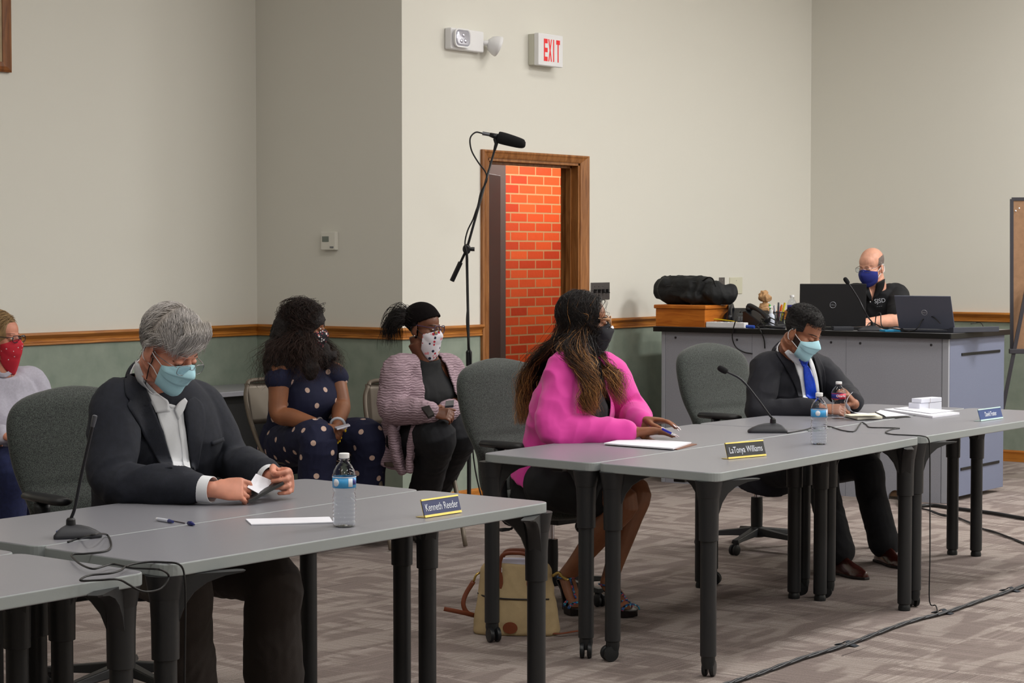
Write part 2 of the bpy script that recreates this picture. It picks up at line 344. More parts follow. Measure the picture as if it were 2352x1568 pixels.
cw = MB().box2((XC + 0.3, YB2 + 1.4, 0), (XR, YB2 + 1.5, 2.7)).box2((XC + 0.2, YW + 0.14, 0), (XC + 0.3, YB2 + 1.5, 2.7)).box2((XR + 1.4, YW + 0.14, 0), (XR + 1.5, YB2, 2.7))
struct(cw.build('wall_corridor', mat('corridor_plaster', (150, 136, 132), 0.8)))
struct(MB().box2((XC + 0.2, YW + 0.14, 2.5), (XR + 1.5, YB2 + 1.5, 2.6)).build('ceiling_corridor', mat('corridor_ceiling', (225, 220, 210), 0.9)))
struct(MB().box2((XC + 0.2, YW + 0.14, -0.1), (XR + 1.5, YB2 + 1.5, 0.0)).build('floor_corridor', mat('corridor_floor', (120, 105, 90), 0.5)))
# ceiling troffers (real lamps of the room)
tf = mat('lamp_housing', (235, 235, 232), 0.4); td = mat('lamp_diffuser', (250, 248, 240), 0.5, emit=((255, 248, 232), 3.0))
lamp0 = None
for i, (x, y) in enumerate(LIGHTS):
    t = thing('ceiling_lamp', 'recessed fluorescent ceiling lamp with a white diffuser', 'ceiling lamp', (x, y, CEIL), 0, 'recessed ceiling lamps')
    if lamp0 is None:
        a = MB().box2((-0.62, -0.32, -0.012), (-0.58, 0.32, 0)).box2((0.58, -0.32, -0.012), (0.62, 0.32, 0)).box2((-0.6, -0.32, -0.012), (0.6, -0.28, 0)).box2((-0.6, 0.28, -0.012), (0.6, 0.32, 0)).build('housing', tf, t, world=False)
        d = MB().box2((-0.58, -0.28, -0.006), (0.58, 0.28, -0.001)).build('diffuser', td, t, world=False); lamp0 = (a, d)
    else:
        for q in lamp0: c = q.copy(); c.parent = t; C.objects.link(c)

# ================================================================== WALL FITTINGS
white = mat('white_plastic', (232, 232, 234), 0.4); grey_p = mat('grey_plastic', (120, 122, 126), 0.5)
black = mat('black_plastic', (20, 20, 22), 0.42); black_m = mat('black_matte', (24, 25, 27), 0.8)
steel = mat('brushed_steel', (120, 116, 116), 0.38, 0.8, bump=0.05, bscale=300); chrome = mat('chrome', (210, 210, 215), 0.12, 1)
# emergency light
p = on_y(1021, 94, YW); q = on_y(1097, 94, YW); z1 = on_y(1024, 64, YW).z; z0 = on_y(1024, 113, YW).z; wd = q.x - p.x
t = thing('emergency_light', 'white emergency light unit with two lamp heads left of the exit sign', 'emergency light', (p.x + wd / 2, YW, (z0 + z1) / 2))
MB().box2((p.x, YW - 0.05, z0), (q.x, YW, z1)).build('body', white, t, bevel=0.008, bseg=3)
hd = MB(); cx = p.x + 0.27 * wd; cz = (z0 + z1) / 2 + 0.004
def rr(cx, cz, w, h, r, y, n=5, rot=0):
    out = []
    for (sx, sz, a0) in ((1, 1, 0), (-1, 1, 90), (-1, -1, 180), (1, -1, 270)):
        for k in range(n + 1):
            a = math.radians(a0 + 90 * k / n); out.append(V((cx + sx * (w - r) + r * math.cos(a), y, cz + sz * (h - r) + r * math.sin(a))))
    return out
hd.rings([rr(cx, cz, 0.068, 0.05, 0.03, YW - 0.045), rr(cx, cz, 0.080, 0.056, 0.035, YW - 0.070), rr(cx, cz, 0.082, 0.058, 0.036, YW - 0.076), rr(cx, cz, 0.074, 0.050, 0.03, YW - 0.076), rr(cx, cz, 0.05, 0.036, 0.02, YW - 0.062)])
hd.build('lamp_head', white, t, smooth=False, bevel=0.002)
ln = MB().rings([rr(cx, cz, 0.072, 0.048, 0.03, YW - 0.072), rr(cx, cz, 0.055, 0.038, 0.025, YW - 0.077)])
for sx, sz in ((-0.02, -0.018), (0.02, -0.015), (0.0, 0.018)): ln.ell((cx + sx, YW - 0.075, cz + sz), (0.016, 0.008, 0.013))
ln.build('lens', mat('lamp_lens', (205, 206, 220), 0.15, 0.6), t, smooth=True)
h2 = MB(); d0 = V((0.75, -0.55, -0.35)).normalized(); c0 = V((q.x + 0.03, YW - 0.055, cz - 0.0))
h2.lathe([(0.0, 0), (0.02, 0.002), (0.045, 0.02), (0.062, 0.055), (0.066, 0.075), (0.060, 0.078), (0.05, 0.07), (0.0, 0.06)], c0, 20, d0)
h2.cyl((q.x - 0.01, YW - 0.03, cz - 0.01), c0 + d0 * 0.01, 0.016)
h2.build('lamp_head', white, t, smooth=True)
# exit sign
p = on_y(1213, 110, YW); xr_ = on_y(1294, 110, YW - 0.085).x; z1 = on_y(1213, 78, YW).z; z0 = on_y(1213, 149, YW).z
t = thing('exit_sign', 'white exit sign with red letters above the door', 'exit sign', ((p.x + xr_) / 2, YW, (z0 + z1) / 2))
MB().box2((p.x, YW - 0.05, z0), (xr_ - 0.01, YW, z1)).build('backplate', mat('sign_housing', (205, 204, 190), 0.5), t, bevel=0.004)
MB().box2((p.x - 0.003, YW - 0.085, z0 - 0.004), (xr_ - 0.003, YW - 0.048, z1 + 0.004)).build('face', white, t, bevel=0.006, bseg=3)
red = mat('exit_red', (226, 40, 44), 0.5, emit=((226, 30, 34), 0.15))
ex = MB(); W_ = xr_ - p.x; H_ = z1 - z0; yy = YW - 0.0865
lx = [p.x + 0.20 * W_ + i * 0.178 * W_ for i in range(4)]; lw = 0.145 * W_; lh = 0.72 * H_; lz = z0 + 0.13 * H_; st = 0.030 * W_ * 1.2
bn = [0]
def bar(x0, z0_, x1, z1_): bn[0] += 1; ex.box2((x0, yy - 0.00006 * bn[0], z0_), (x1, yy + 0.003, z1_))
x = lx[0]; bar(x, lz, x + st * 1.1, lz + lh); [bar(x, lz + f * (lh - 0.028), x + lw, lz + f * (lh - 0.028) + 0.028) for f in (0, 0.5, 1)]
x = lx[1]
for s in (1, -1):
    a, b = (x, x + lw - st) if s == 1 else (x + lw - st, x)
    ex.plate([(a, yy + (0.0005 if s == 1 else 0), lz), (a + st, yy + (0.0005 if s == 1 else 0), lz), (b + st, yy + (0.0005 if s == 1 else 0), lz + lh), (b, yy + (0.0005 if s == 1 else 0), lz + lh)], (0, 0.002, 0))
x = lx[2] + 0.02 * W_; bar(x, lz, x + st, lz + lh)
x = lx[3] - 0.03 * W_; bar(x + lw / 2 - st / 2, lz, x + lw / 2 + st / 2, lz + lh); bar(x, lz + lh - 0.028, x + lw, lz + lh)
ex.build('lettering', red, t)
# thermostat on the return wall
p = on_x(744, 552, XC); q = on_x(777, 552, XC); z1 = on_x(760, 532, XC).z; z0 = on_x(760, 574, XC).z
t = thing('thermostat', 'small white thermostat with grey display on the recess wall', 'thermostat', (XC, (p.y + q.y) / 2, (z0 + z1) / 2))
MB().box2((XC - 0.03, q.y, z0), (XC, p.y, z1)).build('case', mat('thermostat_white', (226, 224, 214), 0.4), t, bevel=0.004)
MB().box2((XC - 0.031, p.y - 0.065, z1 - 0.062), (XC - 0.029, p.y - 0.012, z1 - 0.028)).build('display', mat('lcd', (120, 128, 120), 0.2), t)
MB().box2((XC - 0.033, q.y + 0.012, z0 + 0.012), (XC - 0.029, q.y + 0.04, z0 + 0.022)).build('button', grey_p, t)
# switch plate (four toggles) by the door
p = on_y(1356.5, 668, YW); q = on_y(1399, 668, YW); z1 = on_y(1378, 648.5, YW).z; z0 = on_y(1378, 688, YW).z
t = thing('switch_plate', 'steel plate with four dark toggle switches right of the door', 'light switch', ((p.x + q.x) / 2, YW, (z0 + z1) / 2))
MB().box2((p.x, YW - 0.006, z0), (q.x, YW, z1)).build('plate', steel, t, bevel=0.002)
for i in range(4):
    xx = p.x + (q.x - p.x) * (0.17 + 0.22 * i); zz = (z0 + z1) / 2
    MB().box((xx, YW - 0.013, zz), (0.014, 0.016, 0.026)).add([], []).tube([(xx, YW - 0.012, zz), (xx, YW - 0.03, zz + (0.012 if i < 2 else -0.012))], 0.005, 6).build('toggle', black, t, bevel=0.001)
    for s in (1, -1): MB().cyl((xx, YW - 0.006, zz + s * 0.03), (xx, YW - 0.0075, zz + s * 0.03), 0.003, n=8).build('screw', chrome, t)
# outlet plates over the desk
for (a, b, c, d, mm, lab) in ((1675, 1703.5, 637, 675, mat('ivory_plate', (214, 212, 190), 0.5), 'ivory blank wall plate behind the desk telephones'), (1651, 1663, 637, 668, steel, 'narrow steel outlet plate behind the black bag'), (1612, 1628, 639, 662, mat('ivory_plate', (214, 212, 190), 0.5), 'ivory wall plate partly hidden by the black bag')):
    p = on_y(a, 655, YW); q = on_y(b, 655, YW); z1 = on_y(a, c, YW).z; z0 = on_y(a, d, YW).z
    t = thing('wall_plate', lab, 'wall plate', ((p.x + q.x) / 2, YW, (z0 + z1) / 2), 0, 'wall plates over the desk')
    MB().box2((p.x, YW - 0.007, z0), (q.x, YW, z1)).build('plate', mm, t, bevel=0.002)
    for s in (0.2, 0.8): MB().cyl(((p.x + q.x) / 2, YW - 0.006, z0 + (z1 - z0) * s), ((p.x + q.x) / 2, YW - 0.009, z0 + (z1 - z0) * s), 0.003, n=8).build('screw', chrome, t)
# framed picture, only its lower right corner in view
p = on_y(21, 167, YL); t = thing('picture_frame', 'wooden frame hanging high on the left wall, cut by the photo edge', 'picture frame', (p.x - 0.4, YL, p.z))
fw = 0.055; x1 = p.x; x0 = x1 - 0.9; z0 = p.z; z1 = z0 + 1.1
fm = MB()
def fr_path(o): return [V((x0 + o, 0, z0 + o)), V((x1 - o, 0, z0 + o)), V((x1 - o, 0, z1 - o)), V((x0 + o, 0, z1 - o))]
prof = [(0, 0), (0, 0.022), (0.012, 0.028), (0.03, 0.02), (fw, 0.014), (fw, 0)]
fm.rings([[q_ + V((0, YL - d, 0)) for q_ in fr_path(o)] for o, d in prof], cap=False)
fm.build('frame', wood('frame_wood', (150, 92, 40), (110, 62, 26), (14, 14, 1.5), 0.4), t)
MB().box2((x0 + fw - 0.01, YL - 0.01, z0 + fw - 0.01), (x1 - fw + 0.01, YL - 0.002, z1 - fw + 0.01)).build('backing', mat('frame_backing', (170, 150, 120), 0.8, var=0.1), t)
# ================================================================== CONFERENCE TABLES
TZ = 0.755
lam = mat('grey_laminate', (134, 134, 141), 0.33, bump=0.04, bscale=500, var=0.03, vscale=300, spec=0.5)
tedge = mat('grey_table_edge', (150, 156, 156), 0.5, bump=0.05, bscale=300)
tleg = mat('table_leg_black', (34, 35, 37), 0.45, bump=0.08, bscale=500)
def round_poly(poly, r, n=6):
    out = []; m = len(poly)
    for i in range(m):
        a, b, c = V(poly[i - 1]), V(poly[i]), V(poly[(i + 1) % m]); u = (a - b).normalized(); v = (c - b).normalized()
        ri = r[i] if isinstance(r, (list, tuple)) else r
        p, q = b + u * ri, b + v * ri
        for k in range(n + 1):
            t = k / n; out.append((1 - t) ** 2 * p + 2 * t * (1 - t) * b + t * t * q)
    return out
def make_leg(t, pos, inward, caster, gidx, fr=0):
    x, y = pos; iv = V((inward[0], inward[1], 0)).normalized()
    zb = 0.075 if caster else 0.028
    L_ = MB().lathe([(0.0, zb), (0.027, zb), (0.030, zb + 0.004), (0.030, 0.52), (0.030, 0.53)], (x, y, 0), 24)
    L_.lathe([(0.0305, 0.50), (0.036, 0.502), (0.037, 0.60), (0.040, 0.66), (0.041, 0.665), (0.03, 0.668)], (x, y, 0), 24)
    # swept bracket to the underside of the top
    for ang in (-0.75, 0.75):
        dv = Matrix.Rotation(ang, 3, 'Z') @ iv
        nv = V((-dv.y, dv.x, 0)); B_ = V((x, y, 0)); prof_ = [(0.02, 0.55), (0.034, 0.60), (0.05, 0.64), (0.075, 0.672), (0.11, 0.695), (0.16, 0.71), (0.21, 0.716), (0.215, 0.7205), (0.02, 0.7205)]
        L_.rings([[B_ + dv * (a_ * (1 if abs(s_) < 0.015 else 0.93)) + nv * s_ + V((0, 0, z_)) for a_, z_ in prof_] for s_ in (-0.02, -0.012, 0.012, 0.02)])
    L_.lathe([(0.03, 0.655), (0.041, 0.66), (0.048, 0.70), (0.052, 0.722), (0, 0.723)], (x, y, 0), 24)
    if fr:
        for k in range(12):
            a = 2 * PI * k / 12; L_.cyl((x + 0.0305 * math.cos(a), y + 0.0305 * math.sin(a), zb + 0.01), (x + 0.0305 * math.cos(a), y + 0.0305 * math.sin(a), 0.5), 0.002, n=5)
    o = L_.build('leg', tleg, t, smooth=False, bevel=0)
    smooth_by_angle(o)
    if caster:
        a = caster if caster is not True else 0.6 + 1.7 * gidx; d = V((math.cos(a), math.sin(a), 0)); s = V((-d.y, d.x, 0)); c = V((x, y, 0.031)) + d * 0.014
        cm = MB()
        for sd in (-1, 1): cm.lathe([(0, 0.0), (0.024, 0.0), (0.029, 0.003), (0.031, 0.009), (0.029, 0.017), (0.012, 0.019), (0, 0.019)], c + s * 0.005 * sd, 20, s * sd)
        cm.lathe([(0, 0.03), (0.022, 0.032), (0.027, 0.06), (0.026, 0.076), (0, 0.077)], (x, y, 0), 16)
        q = cm.build('caster', mat('caster_black', (26, 28, 30), 0.4), o); smooth_by_angle(q)
    else:
        q = MB().lathe([(0, 0), (0.026, 0), (0.027, 0.012), (0.024, 0.024), (0.022, 0.03), (0, 0.031)], (x, y, 0), 20).build('foot_glide', mat('caster_black', (26, 28, 30), 0.4), o); smooth_by_angle(q)
    return o
def smooth_by_angle(o, ang=35):
    me = o.data; me.polygons.foreach_set('use_smooth', [True] * len(me.polygons))
    bm = bmesh.new(); bm.from_mesh(me)
    for e in bm.edges:
        if len(e.link_faces) == 2 and e.calc_face_angle(0) > math.radians(ang): e.smooth = False
    bm.to_mesh(me); bm.free()
def table(label, cr, legs, z=TZ, rad=0.05):
    """cr: four corners CCW; legs: list of (u, v, caster?) in 0..1 between corners"""
    cen = sum((V(c) for c in cr), V((0, 0))) / 4
    t = thing('conference_table', label, 'table', (cen.x, cen.y, 0), 0, 'conference tables')
    poly = round_poly(cr, rad)
    m = MB(); m.m(0)
    m.prism([p for p in poly], z - 0.034, z)
    o = m.build('tabletop', [lam, tedge], t, bevel=0.004, bseg=3, angle=50)
    mi = [0 if abs(p.normal.z) > 0.5 else 1 for p in o.data.polygons]; o.data.polygons.foreach_set('material_index', mi)
    a, b, c, d = [V(p) for p in cr]
    for i, (u, v, cs) in enumerate(legs):
        pos = (a * (1 - u) + b * u) * (1 - v) + (d * (1 - u) + c * u) * v
        make_leg(t, pos, (cen - pos), cs, i)
    # beam under the top
    MB().box((cen.x, cen.y, z - 0.052), ((b - a).length - 0.35, 0.05, 0.03), math.atan2((b - a).y, (b - a).x)).build('rail', tleg, t, bevel=0.003)
    return t
UA, UB = 0.022, 0.975; VA, VB = 0.10, 0.90
T2 = table('grey table with the black name plate and table microphone, front right row', [(6.50, 3.86), (8.32, 3.915), (8.335, 4.435), (6.555, 4.42)], [(UA, VA, 0.3), (UB, VA, False), (UB, VB, False), (UA, VB, 2.6)])
T1 = table('grey table the woman in pink rests her arms on', [(6.54, 4.427), (8.315, 4.443), (8.33, 5.06), (6.60, 5.00)], [(UA, VA, 3.7), (UB, VA, False), (UB, VB, False), (UA, 0.95, 4.2)])
T3 = table('grey table holding the blue name plate at the right photo edge', [(8.337, 3.915), (10.03, 3.885), (10.02, 4.44), (8.345, 4.44)], [(UA, VA, 0.9), (UB, VA, False), (UB, VB, False), (UA, VB, 2.0)])
T4 = table('grey table in front of the man with the blue tie, holding the white box', [(8.345, 4.455), (10.0, 4.45), (9.97, 4.99), (8.345, 5.06)], [(UA, VA, 2.4), (UB, VA, False), (UB, VB, False), (UA, VB, 5.1)])
K1 = table('nearest grey table, with the water bottle and the grey-haired man\'s name plate', [(3.76, 3.853), (5.45, 3.845), (5.468, 4.39), (3.79, 4.38)], [(UA, VA, 0.5), (0.985, 0.08, False), (UB, VB, False), (UA, VB, 2.0)])
K2 = table('grey table under the arms of the grey-haired man', [(3.79, 4.385), (5.47, 4.395), (5.50, 4.95), (3.82, 4.93)], [(UA, VA, 1.5), (UB, VA, False), (UB, VB, False), (UA, VB, 2.9)])
K0 = table('grey table in the lower left corner, its front edge nearest the camera', [(1.9, 3.86), (3.70, 3.86), (3.73, 4.39), (1.9, 4.39)], [(UA, VA, 1.5), (0.972, VA, False), (0.972, VB, False), (UA, VB, 2.9)], z=TZ - 0.010)
K00 = table('grey table behind the lower left corner table, cut by the photo edge', [(1.9, 4.395), (3.735, 4.395), (3.76, 4.95), (1.9, 4.95)], [(UA, VA, 1.5), (0.972, VA, False), (0.972, VB, False), (UA, VB, 2.9)], z=TZ - 0.010)
# ================================================================== PEOPLE: tools
def basis(fwd, up=V((0, 0, 1))):
    """columns: left(x) , forward(y), up(z) ; right-handed with x = right-hand side when looking along y"""
    y = V(fwd).normalized(); x = y.cross(V(up)).normalized(); z = x.cross(y); return Matrix((x, y, z)).transposed()
def remesh(mb, voxel, smooth=4, fac=0.5):
    me = bpy.data.meshes.new('tmp'); me.from_pydata([tuple(p) for p in mb.v], [], mb.f); me.update()
    bm = bmesh.new(); bm.from_mesh(me); bmesh.ops.recalc_face_normals(bm, faces=bm.faces); bm.to_mesh(me); bm.free()
    o = bpy.data.objects.new('tmp', me); C.objects.link(o)
    r = o.modifiers.new('r', 'REMESH'); r.mode = 'VOXEL'; r.voxel_size = voxel; r.adaptivity = 0
    if smooth: q = o.modifiers.new('s', 'SMOOTH'); q.iterations = smooth; q.factor = fac
    dg = bpy.context.evaluated_depsgraph_get(); dg.update()
    out = bpy.data.meshes.new_from_object(o.evaluated_get(dg)); bpy.data.objects.remove(o); return out
def mesh_np(me):
    a = np.empty(len(me.vertices) * 3, np.float32); me.vertices.foreach_get('co', a); return a.reshape(-1, 3)
def mesh_set(me, a): me.vertices.foreach_set('co', np.ascontiguousarray(a, np.float32).ravel()); me.update()
def normals(me):
    a = np.empty(len(me.vertices) * 3, np.float32); me.vertices.foreach_get('normal', a); return a.reshape(-1, 3)
def wrinkle(me, amp=0.004, freq=14, seed=0, stretch=(1, 1, 1), amp2=None):
    """cloth folds: displace along normals with noise, all in world space"""
    P = mesh_np(me); N_ = normals(me); out = np.empty(len(P))
    for i, p in enumerate(P):
        q = V((p[0] * stretch[0] * freq + seed, p[1] * stretch[1] * freq, p[2] * stretch[2] * freq))
        w_ = V((noise.noise(q * 0.35), noise.noise(q * 0.35 + V((7, 3, 1))), 0)) * 2.0
        a = 1 - abs(noise.noise(q + w_)) * 2.2
        out[i] = a + 0.35 * noise.noise(q * 2.3)
    mesh_set(me, P + N_ * (out * amp)[:, None]); return me
def add_mesh(name, me, m, parent, loc_parent=True, smooth=True):
    MI = world_mat(parent).inverted() if parent else Matrix.Identity(4)
    me.transform(MI); o = bpy.data.objects.new(name, me); C.objects.link(o); o.parent = parent; me.name = name
    me.materials.clear()
    for q in (m if isinstance(m, (list, tuple)) else [m]): me.materials.append(q)
    if smooth: me.polygons.foreach_set('use_smooth', [True] * len(me.polygons))
    return o
def bvh_of(me): return BVHTree.FromPolygons([v.co.copy() for v in me.vertices], [tuple(p.vertices) for p in me.polygons])
def loft(mb, rings, n=28, power=2.4, sub=4):
    """rings: (centre, lateral vec, half width, half depth front, half depth back); superellipse sections, smoothly interpolated"""
    rows = []
    for c, l, a, bf, bb in rings: rows.append(list(c) + list(V(l).normalized()) + [a, bf, bb])
    A = catmull(rows, sub); R = []
    for i, r in enumerate(A):
        c = V(r[:3]); l = V(r[3:6]).normalized(); ax = V(A[min(i + 1, len(A) - 1)][:3]) - V(A[max(i - 1, 0)][:3]); ax.normalize()
        l = (l - ax * l.dot(ax)).normalized(); f = ax.cross(l)   # forward
        ring = []
        for k in range(n):
            t = 2 * PI * k / n; cx = math.copysign(abs(math.cos(t)) ** (2 / power), math.cos(t)); sy = math.copysign(abs(math.sin(t)) ** (2 / power), math.sin(t))
            ring.append(c + l * (cx * r[6]) + f * (sy * (r[7] if sy > 0 else r[8])))
        R.append(ring)
    mb.rings(R)
def head_parts(mb, M, s=1.0, jaw=1.0, full=1.0, ears=True, nose=1.0):
    """M: 3x3 basis (right, forward, up), translation handled by c"""
    R, c = M
    def E(p, r, rot=None):
        q = R @ rot if rot is not None else R
        mb.ell(c + R @ (V(p) * s), [a * s for a in r], q, 20, 14)
    E((0, -0.014, 0.046), (0.074, 0.094, 0.082)); E((0, 0.030, 0.040), (0.064, 0.058, 0.064))
    E((0, 0.024, -0.032), (0.061 * full, 0.064, 0.080)); E((0, 0.030, -0.076), (0.050 * jaw, 0.050, 0.036)); E((0, 0.070, -0.100), (0.024 * jaw, 0.020, 0.020))
    E((0, 0.078, 0.022), (0.044, 0.014, 0.009))
    for sd in (-1, 1):
        E((sd * 0.038, 0.052, -0.030), (0.024 * full, 0.026, 0.030)); E((sd * 0.031, 0.0755, 0.003), (0.0165, 0.0125, 0.0125))
        if ears:
            q = Matrix.Rotation(sd * -0.35, 3, 'Z') @ Matrix.Rotation(-0.15, 3, 'X')
            E((sd * 0.077, -0.014, -0.010), (0.008, 0.022, 0.034), q); E((sd * 0.073, -0.008, -0.034), (0.008, 0.012, 0.014), q)
        E((sd * 0.012 * nose, 0.096, -0.034), (0.0085 * nose, 0.011, 0.0085))
    mb.tube([c + R @ (V(p) * s) for p in ((0, 0.076, 0.022), (0, 0.092, 0.0), (0, 0.106, -0.026), (0, 0.098, -0.038))], [0.009 * s, 0.010 * s, 0.0125 * s * nose, 0.009 * s], 12, 4)
    E((0, 0.086, -0.062), (0.024, 0.012, 0.0065)); E((0, 0.084, -0.073), (0.020, 0.012, 0.0075))
def hand(mb, wrist, f, n, th, s=1.0, curls=None, thumb=((0.55, 0.6, 0.35), (0.2, 0.85, 0.3), 0.052), spread=0.05, fist=0):
    """f to the fingers, n out of the palm, th to the thumb side; curls (base, mid, tip) degrees per finger"""
    f = V(f).normalized(); n = V(n); n = (n - f * n.dot(f)).normalized(); t = V(th); t = (t - f * t.dot(f) - n * t.dot(n)).normalized()
    wrist = V(wrist); curls = curls or [(20, 25, 15)] * 4; s = s * 1.0
    kn = wrist + f * 0.092 * s
    R = []
    for d, a, b in ((0.0, 0.026, 0.019), (0.02, 0.031, 0.019), (0.05, 0.040, 0.0165), (0.075, 0.042, 0.0145), (0.095, 0.039, 0.011)):
        c = wrist + f * d * s; R.append([c + t * (math.cos(k * PI / 10) * a * s) + n * (math.sin(k * PI / 10) * b * s) for k in range(20)])
    mb.rings(R)
    mb.ell(wrist + f * 0.035 * s + t * 0.022 * s + n * 0.010 * s, (0.018 * s, 0.018 * s, 0.018 * s))
    tips = []
    for i, (off, L, r) in enumerate(((0.031, 0.072, 0.0092), (0.0105, 0.080, 0.0095), (-0.0105, 0.075, 0.0090), (-0.030, 0.060, 0.0080))):
        p = kn + t * off * s - f * 0.008 * s; d = (f + t * (spread * (1.5 - i))).normalized(); ax = n.cross(d).normalized()
        pts = [p - d * 0.02 * s, p]; a = 0; segs = (0.46, 0.30, 0.26)
        for k, (g, cu) in enumerate(zip(segs, curls[i])):
            a += math.radians(cu); dd = d * math.cos(a) + n * math.sin(a); p = p + dd * (L * g * s); pts.append(p)
        r *= s
        for k in range(len(pts) - 1):
            mb.tube([pts[k], pts[k + 1]], [r * (1.05 - 0.07 * k), r * (1.0 - 0.08 * k)], 12)
            mb.ell(pts[k + 1], (r * (1.03 - 0.08 * k),) * 3, None, 12, 8)
        tips.append((pts[-1], dd, d * -math.sin(a) * -1 if 0 else (n * -math.cos(a) + d * math.sin(a)), r))
    b = wrist + f * 0.028 * s + t * 0.024 * s + n * 0.006 * s
    (a1, a2, L1) = thumb; d1 = (t * a1[0] + f * a1[1] + n * a1[2]).normalized(); d2 = (t * a2[0] + f * a2[1] + n * a2[2]).normalized()
    p1 = b + d1 * L1 * s; p2 = p1 + d2 * 0.030 * s; p3 = p2 + d2 * 0.022 * s
    mb.tube([b, p1, p2, p3], [0.015 * s, 0.0115 * s, 0.0105 * s, 0.008 * s], 12, 1)
    for p, r in ((b, 0.015), (p1, 0.0118), (p2, 0.0106), (p3, 0.0082)): mb.ell(p, (r * s,) * 3, None, 12, 8)
    tips.append((p3, d2, (t * 0.3 - n).normalized(), 0.009 * s)); return tips
def limb(mb, pts, radii, sub=5, n=18, flat=1.0, up=V((0, 0, 1))):
    mb.tube(pts, radii, n, sub, flat, up); mb.ell(pts[0], (radii[0],) * 3, None, 16, 10); mb.ell(pts[-1], (radii[-1],) * 3, None, 16, 10)
def lerp(a, b, t): return V(a) * (1 - t) + V(b) * t
def torso_rings(J, g=0.0, w_=1.0, d_=1.0, belly=0.0, bust=0.0, hem=False, neck=True, flare=0, shoulder=1.0, hemlen=0.10):
    """J: pelvis, chest, neck, latP, latS, up..; g = extra thickness"""
    P, Cc, N_ = J['pelvis'], J['chest'], J['neck']; lp, ls = J['latP'], J['latS']; lc = (lp + ls).normalized()
    r = []
    if hem: r.append((P + (P - Cc).normalized() * hemlen, lp, 0.185 * w_ + g + flare, 0.13 * d_ + g + flare + belly * 0.3, 0.12 * d_ + g + flare))
    r += [(P, lp, 0.175 * w_ + g, 0.12 * d_ + g + belly * 0.7, 0.115 * d_ + g),
          (lerp(P, Cc, 0.45), lp, 0.155 * w_ + g, 0.115 * d_ + g + belly, 0.10 * d_ + g),
          (lerp(P, Cc, 0.8), lc, 0.165 * w_ + g, 0.115 * d_ + g + belly * 0.5 + bust * 0.6, 0.105 * d_ + g),
          (lerp(Cc, N_, 0.12), ls, 0.172 * w_ + g, 0.112 * d_ + g + bust, 0.108 * d_ + g),
          (lerp(Cc, N_, 0.55), ls, 0.165 * w_ * shoulder + g, 0.085 * d_ + g, 0.10 * d_ + g),
          (lerp(Cc, N_, 0.80), ls, 0.125 * w_ * shoulder + g, 0.060 * d_ + g, 0.080 * d_ + g),
          (N_, ls, 0.070 + g * 0.8, 0.055 + g * 0.6, 0.062 + g * 0.6)]
    if neck: r.append((J['nape'], ls, 0.058, 0.052, 0.056))
    return r
